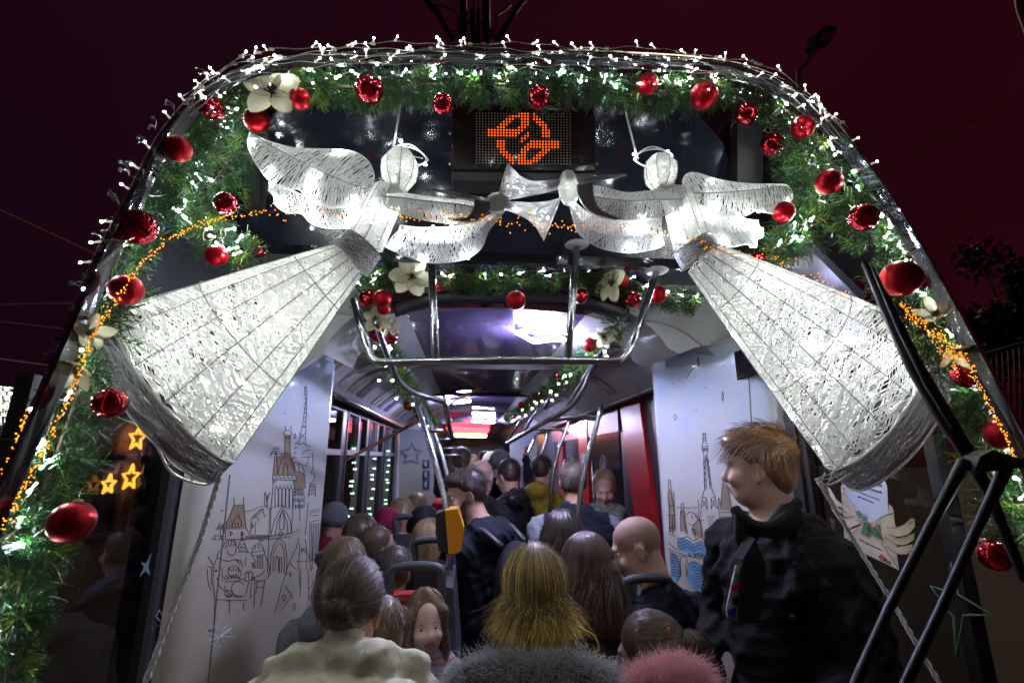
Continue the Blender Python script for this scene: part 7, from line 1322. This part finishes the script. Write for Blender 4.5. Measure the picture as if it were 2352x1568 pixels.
o = thing('mast', 'brown steel mast cut by the picture edge above the street', 'mast', [P(2346, 20, 8)[0], 8, -.8]); p = P(2346, 20, 8); mb = MB(); mb.tube([[p[0] + .6, 8, -.8], [p[0] + .35, 8, 4], p, P(2332, -60, 8)], .09, 10); mb.build('tube', mat('rust_mast', (.3, .17, .12), .6), o)
# pantograph on the roof
o = thing('pantograph', 'folded pantograph frame with dark blue struts on the tram roof', 'pantograph', P(1085, 100, 3.0)); M_PB = mat('blue_strut', (.015, .03, .09), .4, .3); M_PD = mat('dark_frame', (.02, .018, .018), .5); M_PO = mat('orange_insulator', (.35, .12, .03), .5)
for k, (pts, r, m, nm) in enumerate((([(1064, 105), (1064, -40)], .030, M_PB, 'strut'), ([(1117, 105), (1117, -40)], .030, M_PB, 'strut'), ([(1040, 95), (1005, 30), (960, -20)], .022, M_PD, 'arm'), ([(1140, 95), (1180, 30), (1210, -10)], .022, M_PD, 'arm'), ([(1053, 80), (1050, 30), (1020, 14), (1000, 12)], .012, M_PO, 'horn'), ([(1138, 80), (1140, 35), (1160, 22), (1172, 10)], .012, M_PO, 'horn'), ([(1090, 100), (1090, -40)], .008, M_PD, 'cable'), ([(1070, 60), (1090, 30), (1110, 60)], .010, M_PD, 'brace'))):
    mb = MB(); mb.tube(pl(pts, 3.0), r, 8); mb.build(nm, m, o)
mb = MB(); mb.prism(pl([(1082, 100), (1080, 20), (1102, 20), (1104, 100)], 3.1), (0, .1, 0)); mb.build('frame_plate', M_PD, o, shade=False)
for u in (1050, 1130): mb = MB(); mb.sphere(P(u, 82, 3.0), (.06, .05, .035), 10, 7); mb.build('insulator', M_PO, o)
# fence and trees beyond the wiper
o = thing('fence', 'dark iron picket fence beyond the wiper side of the tram', 'fence', P(2300, 1100, 5.0)); M_IRON = mat('dark_iron', (.03, .022, .02), .6)
for k in range(22): u = 2225 + k * 13; mb = MB(); mb.tube([P(u, 800 - (k - 6) * 4, 5.0 - k * .03), P(u + 14, 1080, 5.0 - k * .03)], .012, 5); mb.build('picket', M_IRON, o)
mb = MB(); mb.tube([P(2215, 826, 5.05), P(2520, 742, 4.3)], .02, 5); mb.build('rail', M_IRON, o); mb = MB(); mb.tube([P(2230, 1060, 5.0), P(2520, 1060, 4.3)], .02, 5); mb.build('rail', M_IRON, o)
def tree(u, v, y, r, label, seed):
    c = P(u, v, y); r_ = np.random.default_rng(seed); o = thing('tree', label, 'tree', (c[0], y, -.8), 'trees against the night sky'); mb = MB(); mb.tube(catmull([(c[0], y, -.8), (c[0] + .1, y, c[2] * .5), c], 12), np.linspace(.2, .06, 12), 8); mb.build('trunk', mat('bark', (.06, .045, .03), .9), o)
    lim = MB(); n = 2600; d = r_.normal(size=(n, 3)); d /= np.linalg.norm(d, axis=1)[:, None]; cl = r_.normal(size=(16, 3)) * r * .55; b = c + cl[r_.integers(0, 16, n)] + d * r * r_.uniform(.1, .45, (n, 1))
    for k in range(16): lim.tube([c - [0, 0, r * .5], c + cl[k]], [.04, .012], 5)
    lim.build('limbs', mat('bark', (.06, .045, .03), .9), o, kind='stuff'); mb = MB(); e = r_.normal(size=(n, 3)); e /= np.linalg.norm(e, axis=1)[:, None]; mb.ribbons(b, b + e * .16, np.full(n, .09), r_.normal(size=(n, 3))); mb.build('crown', mat('night_leaf', (.02, .03, .012), .7), o, shade=False, kind='stuff')
tree(2230, 800, 14, 1.3, 'bare-topped dark tree just beyond the fence', 4); tree(2340, 760, 11, 1.4, 'bushy dark tree behind the fence', 5)
